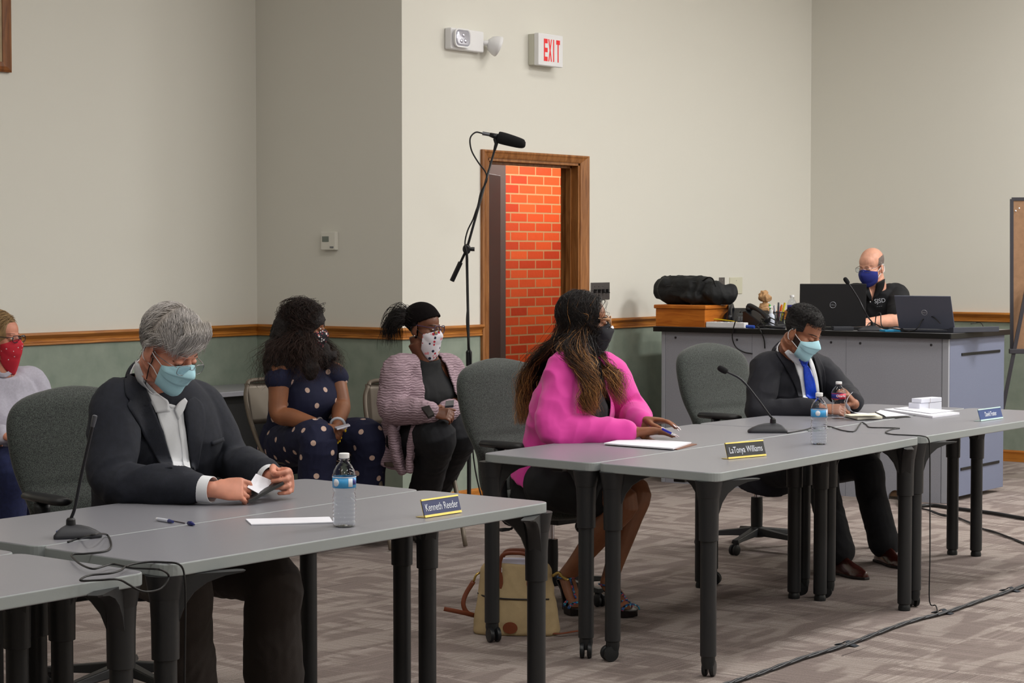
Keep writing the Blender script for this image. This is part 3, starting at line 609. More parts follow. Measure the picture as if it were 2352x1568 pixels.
def make_body(J, root, skin, voxel=0.004, head=None, hands=(), s=1.0, slim=1.0, leg=True, foot=True, w_=1.0, bust=0, armr=1.0, legr=1.0, dig=None):
    mb = MB(); R, c = J['headR'], J['head']; hs = J.get('hs', 0.95)
    J['nape'] = c + R @ V((0, -0.022, -0.075)) * hs
    loft(mb, torso_rings(J, -0.012, w_, slim, bust=bust))
    head_parts(mb, (R, c), hs, **(head or {}))
    mb.tube([J['neck'] - V((0, 0, 0.02)), lerp(J['neck'], J['nape'], 0.5) , J['nape'] + R @ V((0, 0.0, 0.03))], [0.062 * s, 0.055 * s, 0.054 * s], 18, 4)
    for sd in 'RL':
        S, E_, Wr = J['sh' + sd], J['el' + sd], J['wr' + sd]
        k = armr
        limb(mb, [lerp(S, J['neck'], 0.35), S, lerp(S, E_, 0.4), E_, lerp(E_, Wr, 0.3), lerp(E_, Wr, 0.8), Wr], [0.045 * k, 0.052 * k, 0.046 * k, 0.040 * k, 0.041 * k, 0.030 * k, 0.026 * k])
        if leg:
            H_, K_, A_ = J['hip' + sd], J['kn' + sd], J['an' + sd]; q = legr
            limb(mb, [H_, lerp(H_, K_, 0.5), K_, lerp(K_, A_, 0.3), lerp(K_, A_, 0.8), A_], [0.085 * q, 0.075 * q, 0.055 * q, 0.054 * q, 0.036 * q, 0.034 * q])
            T_ = J.get('to' + sd)
            if foot and T_ is not None:
                mb.tube([A_ - V((0, 0, 0.01)), lerp(A_, T_, 0.5), T_], [0.034, 0.034, 0.022], 14, 3, 0.8)
                mb.ell(T_, (0.024, 0.024, 0.014))
    tips = [hand(mb, **h) for h in hands]
    me = remesh(mb, voxel, 3, 0.5)
    # eye sockets and mouth line pressed in
    P = mesh_np(me); Rn = np.array(R); cn = np.array(c); L_ = (P - cn) @ Rn / hs; N_ = normals(me); d = np.zeros(len(P))
    for sd in (-1, 1):
        q = L_ - np.array((sd * 0.031, 0.088, 0.013)); d -= 0.005 * np.exp(-(q[:, 0] ** 2 / 0.018 ** 2 + q[:, 1] ** 2 / 0.02 ** 2 + q[:, 2] ** 2 / 0.005 ** 2))
        q = L_ - np.array((sd * 0.031, 0.088, -0.014)); d -= 0.003 * np.exp(-(q[:, 0] ** 2 / 0.018 ** 2 + q[:, 1] ** 2 / 0.02 ** 2 + q[:, 2] ** 2 / 0.004 ** 2))
    q = L_ - np.array((0, 0.097, -0.0675)); d -= 0.004 * np.exp(-(q[:, 0] ** 2 / 0.022 ** 2 + q[:, 1] ** 2 / 0.015 ** 2 + q[:, 2] ** 2 / 0.0025 ** 2))
    for sd in (-1, 1):
        q = L_ - np.array((sd * 0.084, -0.006, -0.006)); d -= 0.004 * np.exp(-(q[:, 0] ** 2 / 0.010 ** 2 + q[:, 1] ** 2 / 0.010 ** 2 + q[:, 2] ** 2 / 0.016 ** 2))
    mesh_set(me, P + N_ * (d * hs)[:, None])
    bv = bvh_of(me); J['bvh'] = bv; J['tips'] = tips; J['R'] = R; J['c'] = c; J['hs'] = hs
    return me
def wrap(bv, J, fn, nu, nv, off, name, m, parent, th=0.0015, blur=3, raw=False, post=None):
    """conforming sheet: fn(u,v) gives head-local (origin, dir); radius found on the body surface, smoothed, plus off(u,v)"""
    R, c, hs = J['R'], J['c'], J['hs']; rad = np.zeros((nv, nu)); O_ = [[None] * nu for _ in range(nv)]
    for j in range(nv):
        for i in range(nu):
            o_, d_ = fn(2 * i / (nu - 1) - 1, j / (nv - 1)); o_ = c + R @ (V(o_) * hs); d_ = (R @ V(d_)).normalized()
            h = bv.ray_cast(o_, d_); r = (h[3] if h[0] is not None else 0.09 * hs); rad[j, i] = min(r, 0.118 * hs); O_[j][i] = (o_, d_)
    for _ in range(blur):
        b = rad.copy(); b[:, 1:-1] = np.maximum(b[:, 1:-1], (b[:, :-2] + b[:, 2:]) / 2); b[1:-1] = np.maximum(b[1:-1], (b[:-2] + b[2:]) / 2); rad = b; b = rad.copy(); b[1:-1, :] = (rad[:-2] + rad[1:-1] + rad[2:]) / 3; b2 = b.copy(); b2[:, 1:-1] = (b[:, :-2] + b[:, 1:-1] + b[:, 2:]) / 3; rad = np.maximum(rad, b2)
    G = [[O_[j][i][0] + O_[j][i][1] * (rad[j, i] + off(2 * i / (nu - 1) - 1, j / (nv - 1))) for i in range(nu)] for j in range(nv)]
    if post: post(G)
    return MB().grid(G).build(name, m, parent, smooth=True, solid=th, soff=0), G
def mask(J, bv, m, parent, zt=-0.008, zb=-0.118, az=62, strap=None, pleats=True, point=0.0, name='face_mask', dz_side=0.02, strapm=None, nu=41, nv=33, loops=True):
    """mask wrapped round nose, cheeks and chin; top edge follows the nose bridge"""
    def fn(u, v):
        a = math.radians(az) * u; t = 1 - v   # v=0 top
        ztop = zt + 0.012 * (1 - abs(u)) ** 2 - dz_side * abs(u) ** 1.5; zbot = zb * (1 - 0.25 * u * u) - point * (1 - abs(u)) + 0.03 * u * u
        z = ztop * t + zbot * v
        el = -0.9 * max(0, v - 0.72) / 0.28
        return (0, 0.0, z if v < 0.72 else ztop * 0.28 + zbot * 0.72 + 0.0), (math.sin(a) * math.cos(el), math.cos(a) * math.cos(el), math.sin(el))
    def off(u, v):
        o = 0.004 + 0.008 * math.sin(PI * min(1, v * 1.1)) * (1 - abs(u) ** 2)
        if not pleats: o += 0.009 * math.exp(-((v - 0.58) / 0.24) ** 2) * (1 - u * u)
        if pleats: o += 0.0042 * (((v * 3.4) % 1.0) - 0.5) * (1 - abs(u) ** 4)
        return o
    o, G = wrap(bv, J, fn, nu, nv, off, name, m, parent, 0.0012, blur=26)
    R, c, hs = J['R'], J['c'], J['hs']
    for sd, col in ((0, 0), (-1, nu - 1)) if loops else ():
        sgn = -1 if col == 0 else 1
        ear_t = c + R @ (V((sgn * 0.083, -0.016, 0.016)) * hs); ear_b = c + R @ (V((sgn * 0.080, -0.022, -0.038)) * hs); back = c + R @ (V((sgn * 0.079, -0.034, -0.008)) * hs)
        def out(p, e=0.004):
            q = bv.find_nearest(p); return q[0] + q[1] * e if q[0] is not None else p
        a, b = G[1][col], G[nv - 8][col]
        pts = [a, out(lerp(a, ear_t, 0.5)), ear_t, back, ear_b, out(lerp(b, ear_b, 0.5)), b]
        MB().tube(pts, 0.0016 * (strap or 1), 6, 6).build('ear_loop', strapm or mat('elastic_white', (235, 235, 238), 0.7), o, smooth=True)
    return o
def glasses(J, m, parent, w_=0.062, h=0.019, lens=None, y=0.099, z=0.000, rim=0.0012, sq=3.0, tilt=0.0, temple=0.0016, rimless=False):
    R, c, hs = J['R'], J['c'], J['hs']; f = MB(); X = lambda p: c + R @ (V(p) * hs)
    lens = lens or mat('glasses_lens', (235, 240, 245), 0.03, trans=1.0, ior=1.1, spec=0.6)
    rings_ = []
    for sd in (-1, 1):
        cx = sd * w_ * 0.52; ring = []
        for k in range(28):
            t = 2 * PI * k / 28; ring.append(X((cx + math.copysign(abs(math.cos(t)) ** (2 / sq), math.cos(t)) * w_ * 0.40, y - 0.12 * abs(cx + math.cos(t) * w_ * 0.4) + tilt * math.sin(t), z + math.copysign(abs(math.sin(t)) ** (2 / sq), math.sin(t)) * h)))
        rings_.append(ring); f.tube(ring, rim, 6, 1, close=True)
        f.tube([X((sd * w_ * 0.93, y - 0.012, z + h * 0.5)), X((sd * 0.074, y - 0.035, z + h * 0.5)), X((sd * 0.080, 0.02, z + h * 0.6)), X((sd * 0.081, -0.014, 0.018)), X((sd * 0.080, -0.036, 0.0))], temple, 6, 4)
    f.tube([X((-w_ * 0.13, y, z + 0.003)), X((0, y + 0.004, z + 0.006)), X((w_ * 0.13, y, z + 0.003))], rim, 6, 3)
    o = f.build('glasses', m, parent, smooth=True)
    for ring in rings_: MB().add(ring, [tuple(range(28))]).build('lens', lens, o, solid=0.0012)
    return o
def brows(J, bv, m, parent, z=0.026, th=0.0035, up=0.004):
    R, c, hs = J['R'], J['c'], J['hs']
    for sd in (-1, 1):
        pts = []
        for k in range(6):
            u = k / 5; l = V((sd * (0.014 + 0.036 * u), 0.04, z + up * math.sin(u * 2.4) - 0.004 * u)); d = V((0.35 * sd * u, 1, 0))
            o_ = c + R @ (l * hs); h = bv.ray_cast(o_, R @ d.normalized())
            pts.append(h[0] if h[0] is not None else o_ + R @ V((0, 0.05, 0)))
        MB().tube(pts, [th * 0.6, th, th, th * 0.9, th * 0.6, th * 0.2], 6, 3, 0.6).build('eyebrow', m, parent, smooth=True)
def eyes(J, bv, parent, openness=1.0, look=(0, 0), iris=(60, 40, 28), lash=True):
    R, c, hs = J['R'], J['c'], J['hs']; ew = mat('eye_white', (225, 220, 215), 0.15); ik = mat('iris_%d' % iris[0], iris, 0.1); lk = mat('eyelash', (22, 18, 16), 0.7)
    for sd in (-1, 1):
        if openness > 0.3:
            e = c + R @ (V((sd * 0.031, 0.0765, 0.003)) * hs)
            o = MB().ell(e, (0.0135 * hs, 0.0128 * hs, 0.0085 * openness * hs), R, 16, 10).build('eyeball', ew, parent, smooth=True)
            MB().ell(c + R @ (V((sd * 0.031 + look[0] * 0.005, 0.0865, 0.003 + look[1] * 0.004)) * hs), (0.0052 * hs, 0.003 * hs, 0.0052 * hs), R).build('iris', ik, o, smooth=True)
        pts = []
        for k in range(5):
            u = k / 4 - 0.5; l = V((sd * (0.031 + u * 0.028), 0.04, (0.0095 if openness > 0.3 else -0.004) - 0.006 * (u * 2) ** 2 * (1 if openness > 0.3 else -0.6)))
            h = bv.ray_cast(c + R @ (l * hs), R @ V((0, 1, 0)))
            if h[0] is not None: pts.append(h[0] + R @ V((0, 0.0012, 0)))
        if len(pts) > 2: MB().tube(pts, 0.0011, 5, 3).build('eyelash', lk, parent, smooth=True)
def hair_shell(J, bv, cond, off, name, m, parent, res=64, th=0.003):
    """short hair: shell over the scalp where cond(local point) holds"""
    R, c, hs = J['R'], J['c'], J['hs']; nu, nv = res * 2, res; G = {}; mb = MB(); vs = []; idx = {}
    o_ = c + R @ (V((0, 0.0, 0.02)) * hs)
    for j in range(nv + 1):
        for i in range(nu):
            a = 2 * PI * i / nu; e = -0.9 + (PI / 2 + 0.9) * j / nv; dl = V((math.sin(a) * math.cos(e), math.cos(a) * math.cos(e), math.sin(e)))
            h = bv.ray_cast(o_, R @ dl)
            if h[0] is None or h[3] > 0.15: continue
            l = R.transposed() @ (h[0] - c) / hs; G[j, i] = (h[0], l, h[1])
    def ok(k): return k in G and cond(G[k][1])
    def vid(k, outer):
        kk = (k, outer)
        if kk not in idx:
            p, l, nn = G[k]; idx[kk] = len(vs); vs.append(p + R @ ((R.transposed() @ (p - o_)).normalized()) * (off(l) if outer else -0.002))
        return idx[kk]
    fs = []; cells = set()
    for j in range(nv):
        for i in range(nu):
            ks = [(j, i), (j, (i + 1) % nu), (j + 1, (i + 1) % nu), (j + 1, i)]
            if all(ok(k) for k in ks): cells.add((j, i)); fs.append(tuple(vid(k, 1) for k in ks)); fs.append(tuple(vid(k, 0) for k in reversed(ks)))
    for (j, i) in cells:
        for (dj, di, a, b) in ((-1, 0, (j, i), (j, (i + 1) % nu)), (1, 0, (j + 1, (i + 1) % nu), (j + 1, i)), (0, -1, (j + 1, i), (j, i)), (0, 1, (j, (i + 1) % nu), (j + 1, (i + 1) % nu))):
            if ((j + dj), (i + di) % nu) not in cells: fs.append((vid(b, 1), vid(a, 1), vid(a, 0), vid(b, 0)))
    mb.add(vs, fs); return mb.build(name, m, parent, smooth=True)
def strands(parent, name, m, curves, r=0.0012, n=3, taper=True):
    """curves: list of (points, u0) polylines -> thin tubes with attributes along (0..1) and rand"""
    VS = []; FS = []; al = []; rd = []; base = 0; ang = [(math.cos(a * 2 * PI / n), math.sin(a * 2 * PI / n)) for a in range(n)]
    for pts in curves:
        P = np.array([tuple(p) for p in pts], float); k = len(P)
        if k < 3: continue
        T = np.gradient(P, axis=0); T /= np.maximum(np.linalg.norm(T, axis=1), 1e-9)[:, None]
        X = np.cross(T, np.array((0.31, 0.17, 0.93))); X /= np.maximum(np.linalg.norm(X, axis=1), 1e-9)[:, None]; Y = np.cross(T, X)
        u = np.linspace(0, 1, k); rr = (r * (1 - 0.75 * u ** 3) if taper else np.full(k, r))[:, None]
        VS.append(np.stack([P + (X * c_ + Y * s_) * rr for c_, s_ in ang], 1).reshape(-1, 3)); al += list(np.repeat(u, n)); rd += [rnd.random()] * (k * n)
        I = np.arange(k - 1)[:, None] * n; A = np.arange(n)[None]; B = (A + 1) % n
        FS.append((np.stack([I + A, I + B, I + n + B, I + n + A], -1).reshape(-1, 4) + base)); base += k * n
    VS = np.vstack(VS); FS = np.vstack(FS); MI = np.array(world_mat(parent).inverted()); VS = VS @ MI[:3, :3].T + MI[:3, 3]
    me = bpy.data.meshes.new(name); me.vertices.add(len(VS)); me.vertices.foreach_set('co', VS.astype(np.float32).ravel())
    me.loops.add(FS.size); me.loops.foreach_set('vertex_index', FS.astype(np.int32).ravel()); me.polygons.add(len(FS)); me.polygons.foreach_set('loop_start', np.arange(0, FS.size, 4, dtype=np.int32)); me.update(calc_edges=True)
    for nm, dat in (('along', al), ('rand', rd)):
        a = me.attributes.new(nm, 'FLOAT', 'POINT'); a.data.foreach_set('value', dat)
    o = bpy.data.objects.new(name, me); C.objects.link(o); o.parent = parent; me.materials.append(m); me.polygons.foreach_set('use_smooth', [True] * len(me.polygons)); return o
def hair_mat(name, cols, rvar=0.35, rough=0.42, spec=0.4):
    """cols: list of (position along the strand, colour)"""
    m = mat(name, cols[0][1], rough, spec=spec); nt = m.node_tree; b = nt.nodes['Principled BSDF']
    a = nt.nodes.new('ShaderNodeAttribute'); a.attribute_name = 'along'; q = nt.nodes.new('ShaderNodeAttribute'); q.attribute_name = 'rand'
    ad = nt.nodes.new('ShaderNodeMath'); ad.operation = 'MULTIPLY_ADD'; ad.inputs[1].default_value = 0.35 if len(cols) > 1 else 0; ad.inputs[2].default_value = -0.17 if len(cols) > 1 else 0; nt.links.new(q.outputs['Fac'], ad.inputs[0])
    s2 = nt.nodes.new('ShaderNodeMath'); nt.links.new(ad.outputs[0], s2.inputs[0]); nt.links.new(a.outputs['Fac'], s2.inputs[1])
    cr = nt.nodes.new('ShaderNodeValToRGB'); nt.links.new(s2.outputs[0], cr.inputs[0])
    while len(cr.color_ramp.elements) < len(cols): cr.color_ramp.elements.new(0.5)
    if len(cols) == 1: cr.color_ramp.elements[0].color = cr.color_ramp.elements[1].color = s2l(cols[0][1]) + (1,)
    else:
        for e, (p, c) in zip(cr.color_ramp.elements, cols): e.position = p; e.color = s2l(c) + (1,)
    mr = nt.nodes.new('ShaderNodeMapRange'); mr.inputs['To Min'].default_value = 1 - rvar; mr.inputs['To Max'].default_value = 1 + rvar; nt.links.new(q.outputs['Fac'], mr.inputs[0])
    hv = nt.nodes.new('ShaderNodeHueSaturation'); nt.links.new(cr.outputs[0], hv.inputs['Color']); nt.links.new(mr.outputs[0], hv.inputs['Value']); nt.links.new(hv.outputs[0], b.inputs['Base Color'])
    return m
def cast_px(bvs, px, py, off, guess):
    o_ = V((0, 0, CAMZ)); d = ray(px, py).normalized(); best = None
    for bv in bvs:
        h = bv.ray_cast(o_, d)
        if h[0] is not None and (best is None or h[3] < best[3]): best = h
    if best is None:
        g = W(px, py, guess[0]); q = [bv.find_nearest(g) for bv in bvs]; q = min((x for x in q if x[0] is not None), key=lambda x: x[3]); best = q
    guess[0] = (best[0] - o_).dot(FWD); nn = best[1] if best[1].dot(d) < 0 else -best[1]
    return best[0] + (nn * 0.6 - d * 0.4).normalized() * off
def strip(bvs, L_, R_, n, m_, off, name, m, parent, dist, th=0.004, offR=None, sub=4, smoothit=2):
    """cloth panel lying on the garment between two traced edges"""
    A = catmull(L_, sub); B = catmull(R_, sub)
    def at_t(P, t):
        x = t * (len(P) - 1); i = min(int(x), len(P) - 2); return P[i] * (1 - (x - i)) + P[i + 1] * (x - i)
    g = [dist]; G = []
    for j in range(n):
        a = at_t(A, j / (n - 1)); b = at_t(B, j / (n - 1))
        G.append([cast_px(bvs, *(a * (1 - i / (m_ - 1)) + b * (i / (m_ - 1))), off + ((offR if offR is not None else off) - off) * i / (m_ - 1), g) for i in range(m_)])
    for _ in range(smoothit):
        H = [r[:] for r in G]
        for j in range(n):
            for i in range(m_):
                q = [G[y][x] for y, x in ((j - 1, i), (j + 1, i), (j, i - 1), (j, i + 1)) if 0 <= y < n and 0 <= x < m_]
                av = sum(q, V((0, 0, 0))) / len(q); d = ray(*pix(G[j][i])).normalized(); H[j][i] = G[j][i] + d * ((av - G[j][i]).dot(d)) * 0.6
        G = H
    return MB().grid(G).build(name, m, parent, smooth=True, solid=th, soff=0)
SKIN_W = mat('skin_light', (214, 158, 134), 0.5, sss=0.12, var=0.10, vscale=18, bump=0.1, bscale=500, bdist=0.0006)
SKIN_R = mat('skin_ruddy', (206, 140, 116), 0.5, sss=0.12, var=0.14, vscale=16, bump=0.12, bscale=400, bdist=0.0006)
SKIN_B1 = mat('skin_brown', (140, 90, 62), 0.48, sss=0.08, var=0.10, vscale=14, bump=0.1, bscale=400, bdist=0.0006)
SKIN_B2 = mat('skin_dark', (116, 72, 52), 0.45, sss=0.06, var=0.10, vscale=14)
SKIN_B3 = mat('skin_mid_brown', (156, 98, 68), 0.48, sss=0.08, var=0.08, vscale=14)
def person(label, loc): return thing('person', label, 'person', loc)
def vecXZ(x, z, up=0): return (RGT * x + FWD * z + V((0, 0, up)))

def dot_attr(me, spacing, seed=1, jitter=0.25):
    """distance of each vertex to scattered dot centres lying on the cloth"""
    P = mesh_np(me).astype(float); r = np.random.RandomState(seed); order = r.permutation(len(P)); cent = []
    C_ = np.zeros((0, 3))
    for i in order[:6000]:
        if len(C_) == 0 or np.min(np.sum((C_ - P[i]) ** 2, 1)) > spacing ** 2: C_ = np.vstack([C_, P[i]])
    d = np.full(len(P), 9.0)
    for c_ in C_: d = np.minimum(d, np.sum((P - c_) ** 2, 1))
    a = me.attributes.new('dots', 'FLOAT', 'POINT'); a.data.foreach_set('value', np.sqrt(d).astype(np.float32)); return me
def dot_mat(name, base, dot, rad, rough=0.85):
    m = mat(name, base, rough, bump=0.2, bscale=300); nt = m.node_tree; b = nt.nodes['Principled BSDF']
    a = nt.nodes.new('ShaderNodeAttribute'); a.attribute_name = 'dots'; lt = nt.nodes.new('ShaderNodeMath'); lt.operation = 'LESS_THAN'; lt.inputs[1].default_value = rad; nt.links.new(a.outputs['Fac'], lt.inputs[0])
    mx = nt.nodes.new('ShaderNodeMix'); mx.data_type = 'RGBA'; mx.inputs[6].default_value = s2l(base) + (1,); mx.inputs[7].default_value = s2l(dot) + (1,); nt.links.new(lt.outputs[0], mx.inputs[0]); nt.links.new(mx.outputs[2], b.inputs['Base Color']); return m
def cell_mat(name, base, cols, scale, thr, rough=0.8):
    """small random coloured motifs on a base colour (Voronoi cells)"""
    m = mat(name, base, rough); nt = m.node_tree; b = nt.nodes['Principled BSDF']; tc = [n for n in nt.nodes if n.type == 'TEX_COORD'][0]
    v = nt.nodes.new('ShaderNodeTexVoronoi'); v.inputs['Scale'].default_value = scale; nt.links.new(tc.outputs['Object'], v.inputs['Vector'])
    lt = nt.nodes.new('ShaderNodeMath'); lt.operation = 'LESS_THAN'; lt.inputs[1].default_value = thr; nt.links.new(v.outputs['Distance'], lt.inputs[0])
    sp = nt.nodes.new('ShaderNodeSeparateColor'); nt.links.new(v.outputs['Color'], sp.inputs[0]); cr = nt.nodes.new('ShaderNodeValToRGB'); cr.color_ramp.interpolation = 'CONSTANT'
    while len(cr.color_ramp.elements) < len(cols): cr.color_ramp.elements.new(0.5)
    for i, (e, c) in enumerate(zip(cr.color_ramp.elements, cols)): e.position = i / len(cols); e.color = s2l(c) + (1,)
    nt.links.new(sp.outputs[0], cr.inputs[0]); mx = nt.nodes.new('ShaderNodeMix'); mx.data_type = 'RGBA'; mx.inputs[6].default_value = s2l(base) + (1,); nt.links.new(cr.outputs[0], mx.inputs[7]); nt.links.new(lt.outputs[0], mx.inputs[0]); nt.links.new(mx.outputs[2], b.inputs['Base Color']); return m
def hair_paths(J, bv, cond, n, exits, ways, lift=(0.012, 0.03), wave=(0.006, 6), curl=0.0, steps=4, wv0=0.0, exj=0.18):
    """strands from the scalp round the skull to an exit direction, then through waypoints [(point, (radius across, radius along))]"""
    R, c, hs = J['R'], J['c'], J['hs']; o_ = c + R @ (V((0, 0, 0.02)) * hs); out = []; tries = 0
    while len(out) < n and tries < n * 12:
        tries += 1
        a = rnd.uniform(0, 2 * PI); e = math.asin(rnd.uniform(-0.5, 1)); d0 = V((math.sin(a) * math.cos(e), math.cos(a) * math.cos(e), math.sin(e)))
        h = bv.ray_cast(o_, R @ d0)
        if h[0] is None: continue
        l = R.transposed() @ (h[0] - c) / hs
        if not cond(l): continue
        ex = V(exits[rnd.randrange(len(exits))]).normalized() + V((rnd.gauss(0, exj), rnd.gauss(0, exj), rnd.gauss(0, exj * 0.7))); ex.normalize()
        if d0.dot(ex) < -0.75: continue
        md_ = (d0 + ex).normalized()
        if md_.y > 0.30 and md_.z < 0.55: continue
        lf = rnd.uniform(*lift); pts = []
        for k in range(steps + 1):
            t = k / steps; dd = d0.slerp(ex, t) if d0.angle(ex) > 0.01 else d0; hh = bv.ray_cast(o_, R @ dd)
            r_ = min(hh[3] if hh[0] is not None else 0.1, 0.125); pts.append(o_ + R @ dd * (r_ + lf * min(1, 0.25 + t * 1.5)))
        g1, g2 = rnd.gauss(0, 0.5), rnd.gauss(0, 0.5); nw = len(ways); cut = rnd.uniform(0.72, 1.0)
        for w_i, (p, (ra, rb)) in enumerate(ways): pts.append(V(p) + RGT * g1 * ra + FWD * g2 * rb + V((0, 0, rnd.gauss(0, 0.008))))
        A = catmull([tuple(p) for p in pts], 4); m_ = max(6, int(len(A) * cut)); A = A[:m_]
        ph = rnd.uniform(0, 6.28); ph2 = rnd.uniform(0, 6.28); q = []; s0 = 0
        for i, p in enumerate(A):
            if i: s0 += float(np.linalg.norm(A[i] - A[i - 1]))
            am = wave[0] * min(1, max(0.0, s0 - wv0) / 0.12) * (1 + 0.5 * math.sin(ph2)); th = ph * 0.35 + s0 * wave[1] * 2 * PI
            q.append(V(p) + RGT * (am * math.cos(th)) + FWD * (am * math.sin(th)) * 0.8 + V((0, 0, am * 0.3 * math.sin(th * 1.3 + ph))))
        out.append(q)
    return out
def resample(curves, k):
    return [[V(p) for p in catmull([tuple(q) for q in c], k)] for c in curves]
# ================================================================== PEOPLE
def top_mesh(J, g=0.018, w_=1.0, d_=1.0, belly=0, bust=0, sl=(0.075, 0.068, 0.062, 0.056, 0.050), voxel=0.006, amp=0.004, sleeve=1.0, hem=True, seed=0, flare=0.0, freq=14, shoulder=1.0, hemlen=0.10):
    mb = MB(); loft(mb, torso_rings(J, g, w_, d_, belly, bust, hem, False, flare, shoulder, hemlen))
    for sd in 'RL':
        S, E_, Wr = J['sh' + sd], J['el' + sd], J['wr' + sd]
        if sleeve >= 1:
            end = lerp(E_, Wr, J.get('cuff', 0.86))
            limb(mb, [lerp(S, J['neck'], 0.4), S, lerp(S, E_, 0.45), E_, lerp(E_, end, 0.5), end], [sl[0] * 0.8, sl[0], sl[1], sl[2], sl[3], sl[4]])
        else: limb(mb, [lerp(S, J['neck'], 0.4), S, lerp(S, E_, sleeve)], [sl[0] * 0.8, sl[0], sl[1]])
    me = remesh(mb, voxel, 6, 0.5)
    if amp: wrinkle(me, amp, freq, seed)
    return me
def legs_mesh(J, r=(0.105, 0.095, 0.078, 0.072, 0.07, 0.075), voxel=0.007, amp=0.003, w_=1.0, seed=3, freq=12, pelvis=True, sides='RL', end=1.0):
    mb = MB(); P = J['pelvis']
    if pelvis:
        up = (J['chest'] - P).normalized()
        loft(mb, [(P - up * 0.09, J['latP'], 0.16 * w_, 0.11, 0.13), (P - up * 0.02, J['latP'], 0.185 * w_, 0.125, 0.135), (P + up * 0.10, J['latP'], 0.17 * w_, 0.125, 0.12)])
    for sd in sides:
        H_, K_, A_ = J['hip' + sd], J['kn' + sd], J['an' + sd]; A_ = lerp(K_, A_, end)
        limb(mb, [H_, lerp(H_, K_, 0.5), K_, lerp(K_, A_, 0.35), lerp(K_, A_, 0.8), A_], r)
    me = remesh(mb, voxel, 5, 0.5)
    if amp: wrinkle(me, amp, freq, seed)
    return me
def neck_collar(J, m, parent, name, r0, r1, h, z0=-0.01, gap=0.5, fwdtilt=0.35, th=0.004):
    """folded collar standing round the back and sides of the neck, open at the front"""
    N_ = J['neck']; l = V(J['latS']).normalized(); ax = (J['nape'] - N_).normalized(); f = ax.cross(l).normalized(); l = f.cross(ax).normalized(); G = []
    for k in range(5):
        v = k / 4; row = []
        for i in range(33):
            a = -PI / 2 - (PI - gap) + 2 * (PI - gap) * i / 32; fr = max(0, math.sin(a)); r = r0 + (r1 - r0) * v
            row.append(N_ + l * (math.cos(a) * r * 1.04) + f * (math.sin(a) * r * 0.98) + ax * (z0 + h * v - fwdtilt * h * fr * 1.4 - 0.03 * fr * fr))
        G.append(row)
    return MB().grid(G).build(name, m, parent, smooth=True, solid=th)
def shoe(parent, ankle, toe, m, name='shoe', w_=0.046, sole=None, h=0.085, pointy=1.0):
    """leather shoe standing on the floor from heel to toe"""
    a = V((ankle.x, ankle.y, 0)); t = V((toe.x, toe.y, 0)); f = (t - a).normalized(); s = V((f.y, -f.x, 0)); z0 = min(ankle.z, toe.z); L_ = 0.29; hl = a - f * 0.07; R = []
    for u, wd, top in ((0.0, 0.5, 0.35), (0.04, 0.78, 0.75), (0.16, 0.84, 1.0), (0.32, 0.80, 0.98), (0.46, 0.86, 0.75), (0.62, 1.0, 0.56), (0.78, 0.98, 0.46), (0.9, 0.80 * pointy, 0.38), (0.98, 0.48 * pointy, 0.3), (1.0, 0.3 * pointy, 0.2)):
        c = hl + f * (u * L_); ring = []
        for k in range(20):
            q = 2 * PI * k / 20; zz = 0.012 + (h * top) * max(0, math.sin(q)) ** 0.8 if math.sin(q) > 0 else 0.012 + 0.004 * math.sin(q)
            ring.append(c + s * (math.cos(q) * w_ * wd * (1 - 0.35 * max(0, math.sin(q)))) + V((0, 0, zz)))
        R.append(ring)
    o = MB().rings(R).build(name, m, parent, smooth=True, subd=1)
    R = []
    for u, wd in ((-0.01, 0.55), (0.05, 0.84), (0.2, 0.86), (0.42, 0.82), (0.62, 1.04), (0.8, 1.02), (0.93, 0.8 * pointy), (1.02, 0.35 * pointy)):
        c = hl + f * (u * L_); R.append([c - s * w_ * wd + V((0, 0, 0.001)), c + s * w_ * wd + V((0, 0, 0.001)), c + s * w_ * wd + V((0, 0, 0.013)), c - s * w_ * wd + V((0, 0, 0.013))])
    MB().rings(R).build('sole', sole or mat('shoe_sole', (30, 24, 22), 0.6), o, bevel=0.003); return o
def frame_lat(ang_fwd):  # forward as (X, Z) -> his right-hand direction
    f = vecXZ(*ang_fwd).normalized(); return f.cross(V((0, 0, 1))).normalized()

